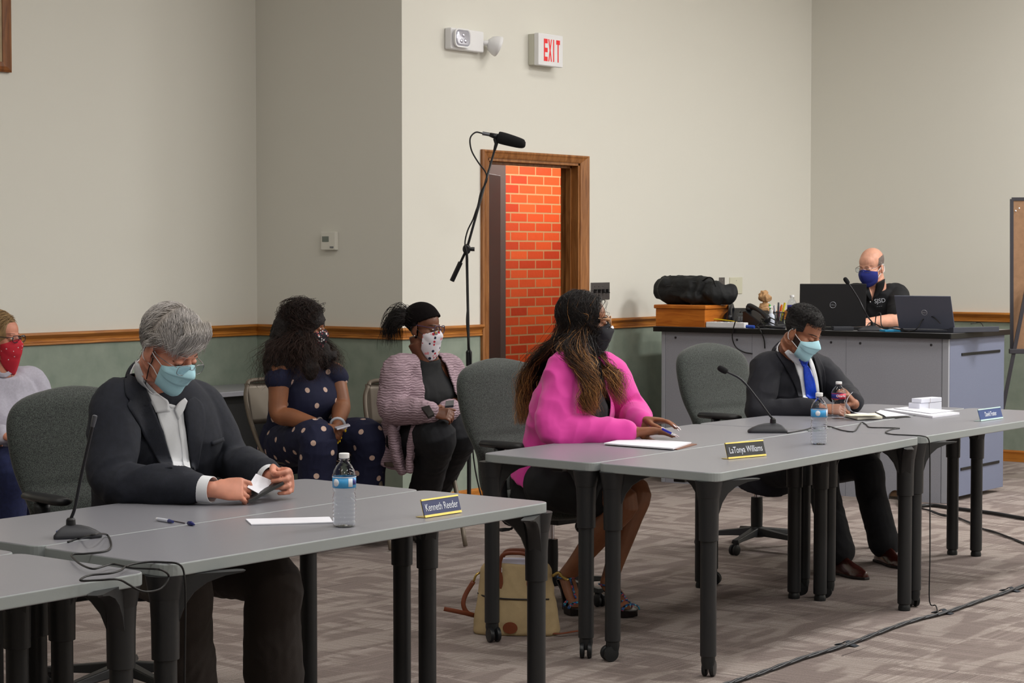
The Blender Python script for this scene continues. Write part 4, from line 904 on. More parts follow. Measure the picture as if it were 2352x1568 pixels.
# ---------------------------------------------------------------- grey-haired man, left table
suit = mat('charcoal_wool', (29, 32, 42), 0.85, bump=0.35, bscale=420, bdist=0.0012, var=0.14, vscale=60)
shirtw = mat('white_cotton', (226, 228, 232), 0.7, bump=0.15, bscale=60)
blue_mask = mat('surgical_blue', (176, 222, 234), 0.75, bump=0.1, bscale=300)
def build_grey():
    J = dict(pelvis=W(338, 1250, 7.2), chest=W(362, 1010, 7.03), neck=W(348, 872, 6.98), latP=frame_lat((0.55, -0.83)), latS=frame_lat((0.59, -0.81)),
             shR=W(262, 935, 6.84), elR=W(262, 1106, 6.70), wrR=W(486, 1124, 6.58), shL=W(455, 930, 7.12), elL=W(530, 1062, 7.14), wrL=W(626, 1098, 6.80),
             hipR=W(300, 1270, 7.1), hipL=W(385, 1268, 7.28), knR=W(415, 1345, 6.55), knL=W(622, 1330, 6.85), anR=W(430, 1600, 6.65), anL=W(630, 1575, 6.85), toR=W(470, 1660, 6.45), toL=W(690, 1680, 6.7),
             head=W(390, 803, 6.80), headR=basis(vecXZ(0.74, -0.50, -0.50)), hs=1.03, cuff=0.80)
    root = person('grey-haired man in charcoal jacket, white shirt and pale blue mask, looking down', (J['pelvis'].x, J['pelvis'].y, 0))
    hands = [dict(wrist=J['wrR'], f=vecXZ(0.93, 0.05, 0.02), n=vecXZ(0.1, 0.75, -0.62), th=vecXZ(0, 0.5, 0.8), s=1.05, curls=[(38, 40, 25), (48, 42, 28), (52, 44, 30), (55, 45, 30)], thumb=((0.35, 0.8, 0.5), (0.1, 0.9, 0.45), 0.045)),
             dict(wrist=J['wrL'], f=vecXZ(0.62, -0.62, 0.0), n=vecXZ(-0.75, -0.62, -0.12), th=vecXZ(0.1, 0.2, 0.95), s=1.05, curls=[(55, 62, 35), (52, 58, 35), (50, 55, 32), (48, 52, 30)], thumb=((0.5, 0.55, 0.65), (-0.1, 0.75, 0.65), 0.042))]
    me = make_body(J, root, SKIN_R, 0.0036, dict(jaw=1.12, full=1.06, nose=1.15), hands, 1.12, 1.0, w_=1.12, foot=False)
    body = add_mesh('body', me, SKIN_R, root); bv = J['bvh']
    jk = top_mesh(J, 0.026, 1.12, 1.1, 0.035, 0.01, (0.080, 0.078, 0.070, 0.064, 0.056), 0.0065, 0.010, hem=True, seed=1, freq=7, shoulder=0.93)
    bj = bvh_of(jk); jacket = add_mesh('suit_jacket', jk, suit, root)
    neck_collar(J, shirtw, root, 'shirt_collar', 0.072, 0.070, 0.050, 0.005, gap=0.75); neck_collar(J, suit, jacket, 'jacket_collar', 0.082, 0.074, 0.030, -0.006, gap=1.2, th=0.006)
    # shirt front, collar and lapels
    g = 6.85
    sh = strip([bj, bv], [(316, 850), (332, 892), (352, 930), (366, 968), (382, 1020), (398, 1076)], [(392, 938), (402, 938), (418, 938), (424, 980), (431, 1030), (437, 1078)], 30, 12, 0.004, 'shirt_front', shirtw, root, g)
    col = strip([bj, bv], [(311, 826), (318, 862), (332, 896), (347, 928), (356, 948)], [(322, 836), (336, 880), (356, 904), (385, 920), (388, 946)], 16, 7, 0.012, 'shirt_collar', shirtw, root, g, 0.0035, smoothit=5)
    strip([bj, bv], [(398, 942), (404, 930), (412, 922), (422, 915)], [(408, 966), (418, 950), (424, 936), (428, 922)], 10, 6, 0.011, 'shirt_collar', shirtw, root, g, 0.0035, smoothit=5)
    strip([bj, bv], [(405, 944), (409, 975), (414, 1020), (420, 1074)], [(413, 944), (417, 975), (422, 1020), (429, 1074)], 20, 4, 0.0075, 'shirt_placket', shirtw, root, g, 0.002)
    strip([bj], [(297, 838), (285, 862), (287, 905), (296, 920), (292, 934), (316, 975), (346, 1030), (376, 1078)], [(308, 832), (316, 862), (334, 902), (345, 925), (350, 940), (368, 980), (384, 1030), (399, 1078)], 40, 9, 0.006, 'lapel', suit, root, g, 0.005, 0.014)
    strip([bj], [(428, 920), (423, 942), (426, 975), (432, 1030), (438, 1078)], [(444, 912), (464, 930), (470, 975), (460, 1030), (452, 1078)], 30, 8, 0.014, 'lapel', suit, root, g, 0.005, 0.006)
    strip([bj], [(484, 1014), (498, 1009), (512, 1004)], [(486, 1023), (500, 1018), (514, 1012)], 8, 3, 0.004, 'pocket_welt', suit, jacket, 6.9, 0.003)
    for a, b, r in ((lerp(J['elR'], J['wrR'], 0.76), J['wrR'] + (J['wrR'] - J['elR']).normalized() * 0.004, 0.041), (lerp(J['elL'], J['wrL'], 0.74), J['wrL'] + (J['wrL'] - J['elL']).normalized() * 0.0, 0.040)):
        d = b - a; prof = [(r * 1.05, 0), (r * 1.06, d.length * 0.5), (r * 1.02, d.length), (r * 0.96, d.length), (r * 0.97, d.length * 0.4)]
        MB().lathe(prof, a, 28, d).build('shirt_cuff', shirtw, root, smooth=True, bevel=0.001)
    add_mesh('trousers', legs_mesh(J, (0.115, 0.105, 0.095, 0.092, 0.098, 0.100), w_=1.1, end=0.92), mat('brown_grey_wool', (62, 55, 52), 0.9, bump=0.3, bscale=300), root)
    for sd in 'RL':
        a = J['an' + sd]; MB().tube([lerp(J['kn' + sd], a, 0.7), a, V((a.x, a.y, 0.07))], [0.045, 0.042, 0.045], 14, 3).build('sock', mat('black_sock', (16, 16, 18), 0.9), root, smooth=True)
        shoe(root, a, J['to' + sd], mat('black_leather', (22, 20, 20), 0.35))
    mask(J, bv, blue_mask, root, zt=-0.006, zb=-0.122, az=56)
    glasses(J, mat('silver_frame', (150, 150, 155), 0.25, 0.9), root, 0.064, 0.017, y=0.112, z=-0.010, rim=0.0011, temple=0.0014, sq=3.2)
    brows(J, bv, mat('grey_brow', (120, 96, 84), 0.8), root); eyes(J, bv, root, 0)
    # cord of the hearing loop / glasses chain
    R, c, hs = J['R'], J['c'], J['hs']
    X = lambda p: c + R @ (V(p) * hs)
    gg = [6.75]; MB().tube([cast_px([bv, bj], *q, 0.004, gg) for q in ((353, 822), (351, 830), (345, 842), (340, 858), (336, 875), (331, 893))], 0.0016, 6, 4).build('glasses_cord', black, root, smooth=True)
    # swept grey hair: cap and combed strands
    def cond(l):
        y, z, x = l.y, l.z, abs(l.x)
        if z < -0.085: return False
        if y < -0.02: return z > -0.085 and not (x > 0.062 and y > -0.045 and z < 0.012)
        if y < 0.02: return z > 0.022
        return z > 0.050 + 0.18 * max(0, y - 0.045) - 0.1 * max(0, l.x)
    hg = hair_mat('grey_hair', [(0, (158, 150, 142)), (0.5, (186, 180, 176)), (1, (208, 204, 204))], 0.28)
    cap = hair_shell(J, bv, cond, lambda l: 0.008 + 0.004 * max(0, l.z) / 0.1 + 0.003 * noise.noise(l * 60), 'hair', mat('grey_hair_base', (150, 142, 136), 0.7, var=0.2, vscale=60, bump=0.6, bscale=120, bdist=0.004), root, 70)
    cs = []
    for i in range(6500):
        a = rnd.uniform(0, 2 * PI); e = rnd.uniform(-0.55, PI / 2) if rnd.random() < 0.8 else rnd.uniform(0.6, PI / 2)
        dl = V((math.sin(a) * math.cos(e), math.cos(a) * math.cos(e), math.sin(e))); h = bv.ray_cast(X((0, 0, 0.02)), R @ dl)
        if h[0] is None: continue
        l = R.transposed() @ (h[0] - c) / hs
        if not cond(l): continue
        # comb direction: from the parting (his left side) over the top, down and back at the sides
        if l.z > 0.06: d = V((0.55, 0.62 if l.y > -0.02 else -0.5, -0.15))
        elif l.y > -0.01: d = V((0.2 * (1 if l.x > 0 else -1), -0.55, -0.5))
        else: d = V((0.1 * l.x / 0.08, -0.45, -0.8))
        d = d + V((rnd.uniform(-.15, .15), rnd.uniform(-.15, .15), rnd.uniform(-.1, .1))); p = l.copy(); L_ = rnd.uniform(0.03, 0.06) if l.z > 0.05 else rnd.uniform(0.022, 0.035); lift = rnd.uniform(0.010, 0.020); pts = []
        for k in range(6):
            q = p - V((0, 0, 0.02)); n_ = q.normalized(); hh = bv.ray_cast(X((0, 0, 0.02)), R @ n_)
            rr = (hh[3] / hs if hh[0] is not None else q.length); pts.append(X(V((0, 0, 0.02)) + n_ * (rr + lift * (0.5 + 0.7 * math.sin(PI * (0.15 + 0.7 * k / 5)))))); p = V((0, 0, 0.02)) + n_ * rr
            dd = (d - n_ * d.dot(n_)).normalized(); p = p + dd * (L_ / 5)
        cs.append(pts)
    # fringe falling over the forehead
    for i in range(1100):
        x0 = rnd.uniform(-0.055, 0.06); st = V((x0 - 0.02, 0.045, 0.118)); en = V((x0 * 1.05 + 0.006, 0.089 - 0.25 * abs(x0), rnd.uniform(0.036, 0.080) + 0.25 * max(0, -x0)))
        md = V((x0, 0.092 - 0.15 * abs(x0), 0.102)); j_ = V((rnd.gauss(0, .004), rnd.gauss(0, .003), rnd.gauss(0, .005)))
        A = catmull([tuple(st + j_), tuple(md + j_), tuple(en + j_ * 2)], 3); cs.append([X(V(q)) for q in A])
    strands(cap, 'hair_strand', hg, cs, 0.0007)['kind'] = 'stuff'
    return J
JG = build_grey()

# ---------------------------------------------------------------- young man with the blue tie
def build_tie():
    J = dict(pelvis=W(1778, 1062, 10.75), chest=W(1800, 925, 10.62), neck=W(1812, 815, 10.48), latP=frame_lat((0.6, -0.8)), latS=frame_lat((0.58, -0.81)),
             shR=W(1757, 848, 10.42), elR=W(1745, 948, 10.28), wrR=W(1885, 938, 10.18), shL=W(1878, 848, 10.66), elL=W(1938, 905, 10.66), wrL=W(1962, 928, 10.34),
             hipR=W(1755, 1072, 10.7), hipL=W(1815, 1068, 10.85), knR=W(1880, 1078, 10.35), knL=W(1985, 1070, 10.55), anR=W(1928, 1270, 10.05), anL=W(2032, 1252, 10.4), toR=W(1975, 1330, 9.9), toL=W(2080, 1312, 10.18),
             head=W(1842, 764, 10.36), headR=basis(vecXZ(0.74, -0.50, -0.45)), hs=0.98, cuff=0.84)
    root = person('man in black suit, white shirt and bright blue tie wearing a pale blue mask', (J['pelvis'].x, J['pelvis'].y, 0))
    hands = [dict(wrist=J['wrR'], f=vecXZ(0.95, -0.2, -0.05), n=vecXZ(0.1, 0.5, -0.85), th=vecXZ(0, 0.85, 0.5), curls=[(20, 25, 20)] * 4),
             dict(wrist=J['wrL'], f=vecXZ(-0.45, -0.35, 0.55), n=vecXZ(-0.75, 0.1, -0.55), th=vecXZ(-0.5, -0.5, 0.6), curls=[(30, 55, 35), (42, 55, 35), (55, 55, 35), (60, 60, 35)], thumb=((0.5, 0.6, 0.6), (0.1, 0.7, 0.7), 0.045))]
    me = make_body(J, root, SKIN_B3, 0.0042, dict(jaw=1.05), hands, 1.05, 1.0, w_=1.0, foot=False)
    skin = mat('skin_beard_shadow', (150, 98, 72), 0.48, sss=0.08, var=0.08, vscale=14)
    add_mesh('body', me, skin, root); bv = J['bvh']
    sm = mat('black_suit', (21, 22, 31), 0.8, bump=0.3, bscale=420, bdist=0.001, var=0.1, vscale=60)
    jk = top_mesh(J, 0.024, 1.0, 1.0, 0.02, 0.0, (0.076, 0.074, 0.064, 0.058, 0.052), 0.0065, 0.008, seed=5, freq=8, shoulder=0.92); bj = bvh_of(jk); jacket = add_mesh('suit_jacket', jk, sm, root); g = 10.45
    neck_collar(J, shirtw, root, 'shirt_collar', 0.068, 0.064, 0.058, 0.0, gap=0.55); neck_collar(J, sm, jacket, 'jacket_collar', 0.086, 0.076, 0.036, -0.005, gap=1.0, th=0.006)
    strip([bj, bv], [(1812, 806), (1815, 815), (1822, 830), (1832, 860), (1840, 895), (1843, 914)], [(1826, 812), (1832, 820), (1844, 832), (1862, 850), (1870, 885), (1876, 914)], 30, 12, 0.004, 'shirt_front', shirtw, root, g)
    strip([bj, bv], [(1803, 808), (1812, 820), (1822, 830), (1832, 838)], [(1812, 802), (1820, 810), (1832, 822), (1842, 830)], 16, 6, 0.006, 'shirt_collar', shirtw, root, g, 0.003, smoothit=5)
    strip([bj, bv], [(1854, 822), (1858, 838), (1868, 870), (1874, 900), (1876, 914)], [(1860, 822), (1868, 840), (1876, 870), (1880, 900), (1882, 914)], 16, 5, 0.007, 'shirt_front', shirtw, root, g, 0.003)
    tm = mat('blue_tie', (16, 66, 196), 0.45, bump=0.3, bscale=80, var=0.12, vscale=90)
    tie = strip([bj, bv], [(1832, 823), (1840, 838), (1842, 842), (1845, 870), (1848, 895), (1850, 914)], [(1855, 820), (1851, 838), (1856, 842), (1866, 870), (1871, 895), (1874, 914)], 30, 8, 0.013, 'necktie', tm, root, g, 0.005, smoothit=4)
    strip([bj], [(1790, 782), (1780, 800), (1784, 815), (1800, 840), (1820, 876), (1834, 914)], [(1800, 778), (1803, 800), (1814, 826), (1828, 850), (1837, 884), (1843, 914)], 36, 8, 0.006, 'lapel', sm, root, g, 0.005, 0.013)
    strip([bj], [(1866, 822), (1872, 845), (1880, 875), (1883, 898), (1884, 912)], [(1876, 818), (1890, 842), (1897, 870), (1896, 898), (1894, 912)], 30, 7, 0.012, 'lapel', sm, root, g, 0.005, 0.006)
    add_mesh('trousers', legs_mesh(J, (0.105, 0.098, 0.082, 0.076, 0.074, 0.078), end=0.97, seed=8), mat('black_trousers', (17, 18, 24), 0.85, bump=0.2, bscale=300), root)
    for sd in 'RL': shoe(root, J['an' + sd], J['to' + sd], mat('oxblood_leather', (66, 26, 20), 0.22, coat=0.5), pointy=0.85, h=0.10)
    for sd in 'RL': MB().tube([lerp(J['kn' + sd], J['an' + sd], 0.8), J['an' + sd], V((J['an' + sd].x, J['an' + sd].y, 0.07))], [0.045, 0.040, 0.042], 14, 3).build('sock', mat('black_sock', (16, 16, 18), 0.9), root, smooth=True)
    mask(J, bv, blue_mask, root, zt=-0.004, zb=-0.120, az=58)
    brows(J, bv, mat('black_brow', (24, 18, 16), 0.8), root, th=0.0042); eyes(J, bv, root, 0)
    def cond(l):
        y, z, x = l.y, l.z, abs(l.x)
        if y < -0.02: return z > -0.055 and not (x > 0.062 and y > -0.040 and z < 0.008)
        if y < 0.03: return z > 0.012 + 0.3 * max(0, y) 
        return z > 0.072
    hm = mat('short_black_hair', (20, 17, 17), 0.75, bump=0.9, bscale=260, bdist=0.003, var=0.3, vscale=120)
    cap = hair_shell(J, bv, cond, lambda l: (0.005 if l.z < 0.05 else 0.005 + 0.014 * min(1, (l.z - 0.05) / 0.05)) + 0.003 * noise.noise(l * 130), 'hair', hm, root, 80)
    cs = []; R, c, hs = J['R'], J['c'], J['hs']; o_ = c + R @ (V((0, 0, 0.02)) * hs)
    while len(cs) < 1500:
        a = rnd.uniform(0, 2 * PI); e = rnd.uniform(0.2, PI / 2); d0 = V((math.sin(a) * math.cos(e), math.cos(a) * math.cos(e), math.sin(e))); h = bv.ray_cast(o_, R @ d0)
        if h[0] is None: continue
        l = R.transposed() @ (h[0] - c) / hs
        if l.z < 0.06: continue
        n_ = R @ d0; t_ = (V((rnd.gauss(0, 1), rnd.gauss(0, 1), rnd.gauss(0, 1)))).normalized(); t_ = (t_ - n_ * t_.dot(n_)).normalized(); b_ = n_.cross(t_); p = h[0] + n_ * 0.012; r_ = 0.004
        cs.append([p + n_ * (0.010 * k / 6) + t_ * r_ * math.cos(k * 1.1) + b_ * r_ * math.sin(k * 1.1) for k in range(7)])
    strands(cap, 'curl', hair_mat('black_curls', [(0, (26, 22, 22))], 0.5, 0.5), cs, 0.001)['kind'] = 'stuff'
    # short beard along the jaw
    def bc(l): return l.z < -0.018 and l.z > -0.118 and l.y > -0.005 and l.y < 0.075 and (l.z < -0.045 or l.y < 0.035)
    hair_shell(J, bv, lambda l: bc(l), lambda l: 0.0022 + 0.0008 * noise.noise(l * 200), 'beard', mat('short_beard', (46, 30, 25), 0.85, bump=0.8, bscale=500), root, 90)
    return J
JT = build_tie()

# ---------------------------------------------------------------- woman in pink
def build_pink():
    J = dict(pelvis=W(1262, 1092, 9.18), chest=W(1305, 935, 9.06), neck=W(1338, 826, 9.03), latP=frame_lat((0.86, -0.5)), latS=frame_lat((0.86, -0.50)),
             shR=W(1294, 848, 8.90), elR=W(1275, 990, 8.78), wrR=W(1458, 992, 8.80), shL=W(1398, 852, 9.18), elL=W(1448, 950, 9.22), wrL=W(1480, 976, 8.98),
             hipR=W(1262, 1112, 9.0), hipL=W(1300, 1108, 9.25), knR=W(1435, 1150, 8.85), knL=W(1462, 1128, 9.05), anR=W(1302, 1322, 9.0), anL=W(1398, 1338, 8.98), toR=W(1322, 1398, 8.9), toL=W(1440, 1402, 8.85),
             head=W(1346, 742, 9.02), headR=basis(vecXZ(0.97, 0.20, -0.02)), hs=0.96, cuff=0.88)
    root = person('woman in bright pink blouse and black top with long highlighted hair and black mask', (J['pelvis'].x, J['pelvis'].y, 0))
    hands = [dict(wrist=J['wrR'], f=vecXZ(0.97, -0.06, 0.06), n=vecXZ(0, -0.35, -1), th=vecXZ(0.1, 0.95, -0.2), s=1.02, curls=[(4, 14, 8), (6, 14, 8), (8, 15, 8), (12, 16, 8)], spread=0.09),
             dict(wrist=J['wrL'] + V((0, 0, 0.02)), f=vecXZ(0.86, -0.42, 0.02), n=vecXZ(0, -0.25, -1), th=vecXZ(-0.4, -0.9, 0.3), s=0.96, curls=[(8, 18, 10), (8, 18, 10), (10, 18, 10), (14, 20, 10)])]
    me = make_body(J, root, SKIN_B1, 0.0040, dict(nose=1.1), hands, 1.0, 1.0, bust=0.03, legr=1.12)
    add_mesh('body', me, SKIN_B1, root); bv = J['bvh']
    nl = mat('white_nail', (238, 222, 224), 0.2)
    for hnd in J['tips']:
        for p, d, n_, r in hnd:
            x, y, z = frame(d, n_); MB().ell(p + d * 0.010 + n_ * r * 0.45, (0.0058, 0.0028, 0.012), Matrix((d.cross(n_).normalized(), n_.normalized(), d.normalized())).transposed()).build('fingernail', nl, root, smooth=True)
    # black top, then the pink open blouse
    tp = MB(); loft(tp, torso_rings(J, 0.004, 1.0, 1.0, 0.02, 0.05, True, False, 0, 0.7)); tpm = remesh(tp, 0.007, 5); btop = add_mesh('black_top', wrinkle(tpm, 0.003, 10, 4), mat('black_jersey', (20, 21, 24), 0.85, bump=0.2), root)
    pm = mat('pink_crepe', (222, 62, 162), 0.75, bump=0.12, bscale=300, sheen=0.2)
    pk = top_mesh(J, 0.022, 1.05, 1.02, 0.03, 0.045, (0.074, 0.078, 0.078, 0.068, 0.048), 0.0065, 0.0085, seed=11, freq=8, hem=False, shoulder=0.9)
    # open the front: drop the faces of a strip down the chest
    bm = bmesh.new(); bm.from_mesh(pk); fwd = (J['latS'].cross(V((0, 0, 1)))) * -1
    f_ = V((0, 0, 1)).cross(J['latS']).normalized(); kill = []
    for fc in bm.faces:
        p = fc.calc_center_median(); q = p - J['chest']; fr = q.dot(f_); la = q.dot(J['latS']); 
        top = J['neck'].z
        wd = 0.075 + 0.05 * min(1, max(0, (top - p.z) / 0.35))
        if fr > 0.05 and -wd - 0.01 < la < wd and J['pelvis'].z + 0.02 < p.z and abs(fc.normal.dot(f_)) > 0.05 and (V((p.x, p.y, 0)) - V((J['elR'].x, J['elR'].y, 0))).length > 0.16 and fr < 0.26 and (p - J['elL']).length > 0.17 and (p - J['wrL']).length > 0.15 and (p - lerp(J['elL'], J['wrL'], 0.5)).length > 0.14 and (p - lerp(J['shL'], J['elL'], 0.5)).length > 0.12: kill.append(fc)
    bmesh.ops.delete(bm, geom=kill, context='FACES')
    for _ in range(6):
        mv = {}
        for v in bm.verts:
            if v.is_boundary:
                nb = [e.other_vert(v).co for e in v.link_edges if e.is_boundary]
                if len(nb) == 2: mv[v] = v.co * 0.5 + (nb[0] + nb[1]) * 0.25
        for v, c_ in mv.items(): v.co = c_
    bm.to_mesh(pk); bm.free(); bp = bvh_of(pk)
    o = add_mesh('blouse', pk, pm, root); md = o.modifiers.new('s', 'SOLIDIFY'); md.thickness = 0.004; md.offset = -1
    for a, b, r in ((lerp(J['elR'], J['wrR'], 0.84), lerp(J['elR'], J['wrR'], 0.99), 0.038), (lerp(J['elL'], J['wrL'], 0.80), lerp(J['elL'], J['wrL'], 0.98), 0.038)):
        d = b - a; MB().lathe([(r * 1.12, 0), (r * 1.16, d.length * 0.15), (r * 1.0, d.length * 0.3), (r * 0.98, d.length), (r * 0.9, d.length), (r * 0.9, d.length * 0.5)], a, 28, d).build('cuff', pm, o, smooth=True)
    # skirt
    sk = MB(); up = V((0, 0, 1))
    kk = lerp(J['knR'], J['knL'], 0.5); hh = lerp(J['hipR'], J['hipL'], 0.5)
    limb(sk, [J['hipR'], lerp(J['hipR'], J['knR'], 0.6)], [0.115, 0.10]); limb(sk, [J['hipL'], lerp(J['hipL'], J['knL'], 0.6)], [0.115, 0.10]); limb(sk, [hh, lerp(hh, kk, 0.62)], [0.11, 0.095]); sk.ell(J['pelvis'] - V((0, 0, 0.03)), (0.18, 0.18, 0.12))
    add_mesh('skirt', wrinkle(remesh(sk, 0.008, 5), 0.003, 10, 2), mat('black_jersey', (20, 21, 24), 0.85), root)
    # high sandals
    sl = mat('black_sole', (22, 16, 16), 0.35); st = cell_mat('patterned_strap', (34, 60, 110), [(30, 90, 160), (190, 60, 80), (60, 170, 190), (20, 20, 30)], 120, 0.6, 0.4)
    for sd in 'RL':
        a, t = J['an' + sd], J['to' + sd]; f = V((t.x - a.x, t.y - a.y, 0)).normalized(); s = V((f.y, -f.x, 0)); t0 = V((t.x, t.y, 0)) + f * 0.03; h0 = t0 - f * 0.19
        prof = [(t0 + f * 0.015, 0.030, 0.036), (t0, 0.004, 0.036), (t0 - f * 0.06, 0.002, 0.040), (t0 - f * 0.09, 0.024, 0.050), (t0 - f * 0.14, 0.085, 0.098), (t0 - f * 0.19, 0.118, 0.130), (t0 - f * 0.205, 0.122, 0.132)]
        wds = [0.02, 0.036, 0.042, 0.036, 0.027, 0.029, 0.018]
        o = MB().rings([[p - s * w + V((0, 0, z0)), p + s * w + V((0, 0, z0)), p + s * w + V((0, 0, z1)), p - s * w + V((0, 0, z1))] for (p, z0, z1), w in zip(prof, wds)]).build('sandal', sl, root, bevel=0.003)
        MB().tube([h0 + V((0, 0, 0.122)) - f * 0.004, h0 + f * 0.008 + V((0, 0, 0.06)), h0 + f * 0.014 + V((0, 0, 0.001))], [0.018, 0.008, 0.0055], 10, 4).build('heel', sl, o, smooth=True)
        for d_, hgt in ((0.02, 0.046), (-0.035, 0.060)):
            c_ = t0 - f * (0.02 - d_); R_ = [c_ + s * (0.043 * math.cos(k * PI / 10)) + V((0, 0, 0.034 + hgt * 0.55 * math.sin(k * PI / 10))) for k in range(11)]
            MB().tube(R_, 0.007, 8, 2, 0.5).build('strap', st, o, smooth=True)
        ring = [a + s * 0.040 * math.cos(k * 2 * PI / 14) + f * 0.042 * math.sin(k * 2 * PI / 14) - V((0, 0, 0.005)) for k in range(14)]
        MB().tube(ring, 0.006, 8, 1, 0.6, close=True).build('strap', st, o, smooth=True)
        MB().tube([a + f * 0.042 - V((0, 0, 0.005)), lerp(a, t, 0.5) + V((0, 0, 0.03)) + f * 0.012, t0 - f * 0.03 + V((0, 0, 0.072))], 0.005, 8, 3).build('strap', st, o, smooth=True)
    mask(J, bv, mat('black_mask', (26, 26, 34), 0.8), root, zt=0.0, zb=-0.118, az=60, pleats=False, point=0.012, strapm=black)
    # white lettered band along the upper edge of the mask
    R, c, hs = J['R'], J['c'], J['hs']
    def fnb(u, v):
        a = math.radians(30) * u; return (0, 0, -0.008 - 0.012 * v - 0.012 * abs(u)), (math.sin(a), math.cos(a), 0)
    wrap(bv, J, fnb, 21, 5, lambda u, v: 0.0120, 'mask_band', cell_mat('mask_band_white', (226, 226, 232), [(60, 60, 70)], 260, 0.22), root, 0.001, 16)
    glasses(J, mat('tan_frame', (206, 158, 116), 0.3), root, 0.066, 0.024, y=0.108, z=0.010, rim=0.0024, temple=0.0026, sq=2.8)
    brows(J, bv, mat('black_brow', (24, 18, 16), 0.8), root); eyes(J, bv, root, 0.9)
    hm = hair_mat('highlighted_hair', [(0.0, (24, 18, 18)), (0.66, (26, 19, 18)), (0.86, (84, 54, 33)), (1.0, (150, 102, 58))], 0.5, 0.38)
    def cond(l): return (l.y < 0.012 or l.z > 0.055 + 0.6 * max(0, l.y - 0.03)) and l.z > -0.06 and l.y < 0.052
    base = MB(); X = lambda p: c + R @ (V(p) * hs)
    base.ell(X((0, -0.022, 0.032)), (0.082, 0.094, 0.092), R); base.ell(X((0, -0.055, -0.05)), (0.078, 0.060, 0.10), R)
    base.tube([X((0, -0.06, -0.06)), W(1275, 820, 9.08), W(1240, 860, 9.13), W(1216, 905, 9.13), W(1206, 950, 9.12)], [0.075, 0.065, 0.05, 0.03, 0.012], 14, 4, 0.7)
    base.tube([X((0.062, 0.0, -0.06)), W(1352, 815, 8.9), W(1368, 860, 8.86), W(1368, 905, 8.84), W(1372, 940, 8.83)], [0.035, 0.035, 0.028, 0.018, 0.008], 14, 4, 0.7)
    bh = add_mesh('hair', wrinkle(remesh(base, 0.007, 6), 0.006, 10, 9, (1, 1, 0.35)), mat('dark_hair_base', (14, 11, 11), 0.95, spec=0.05), root)
    side = (0.85, -0.25, -0.55)
    cs = hair_paths(J, bv, cond, 3200, [side, (0.6, -0.75, -0.4), (0.9, -0.25, -0.2), (0.2, -1, -0.3), (0.75, -0.6, -0.6)], [(W(1282, 798, 9.00), (0.06, 0.05)), (W(1240, 842, 9.12), (0.05, 0.04)), (W(1214, 880, 9.14), (0.04, 0.04)), (W(1204, 930, 9.12), (0.03, 0.03)), (W(1196, 985, 9.08), (0.025, 0.03))], (0.020, 0.038), (0.012, 5), wv0=0.26, exj=0.3)
    nA = len(cs)
    cs += hair_paths(J, bv, cond, 2600, [(0.95, -0.22, -0.4), (0.95, -0.4, -0.35), (0.8, -0.6, -0.4), side], [(W(1318, 798, 8.90), (0.055, 0.035)), (W(1346, 850, 8.80), (0.03, 0.03)), (W(1358, 890, 8.76), (0.028, 0.02)), (W(1348, 925, 8.76), (0.028, 0.02)), (W(1362, 960, 8.77), (0.025, 0.02))], (0.018, 0.034), (0.016, 6), wv0=0.24, exj=0.22)
    cs += hair_paths(J, bv, cond, 800, [(-0.9, 0.2, -0.5)], [(W(1390, 838, 9.10), (0.02, 0.03)), (W(1408, 862, 8.98), (0.035, 0.03)), (W(1415, 900, 8.95), (0.04, 0.02)), (W(1432, 935, 8.95), (0.03, 0.02))], (0.018, 0.034), (0.016, 6), wv0=0.24, exj=0.22)
    strands(bh, 'hair_strand', hm, cs, 0.0008)['kind'] = 'stuff'
    hl = [c_ for k_, c_ in enumerate(cs[:nA]) if k_ % 14 == 0] + [c_ for k_, c_ in enumerate(cs[nA:]) if k_ % 11 == 0]
    hl = [[p + V((0.0006, -0.0015, 0.001)) for p in c_] for c_ in hl]
    strands(bh, 'highlight_strand', hair_mat('blond_highlight', [(0.0, (30, 22, 20)), (0.45, (40, 28, 22)), (0.66, (170, 118, 66)), (0.95, (214, 160, 92))], 0.3, 0.38), hl, 0.0013)['kind'] = 'stuff'
    return J
JP = build_pink()

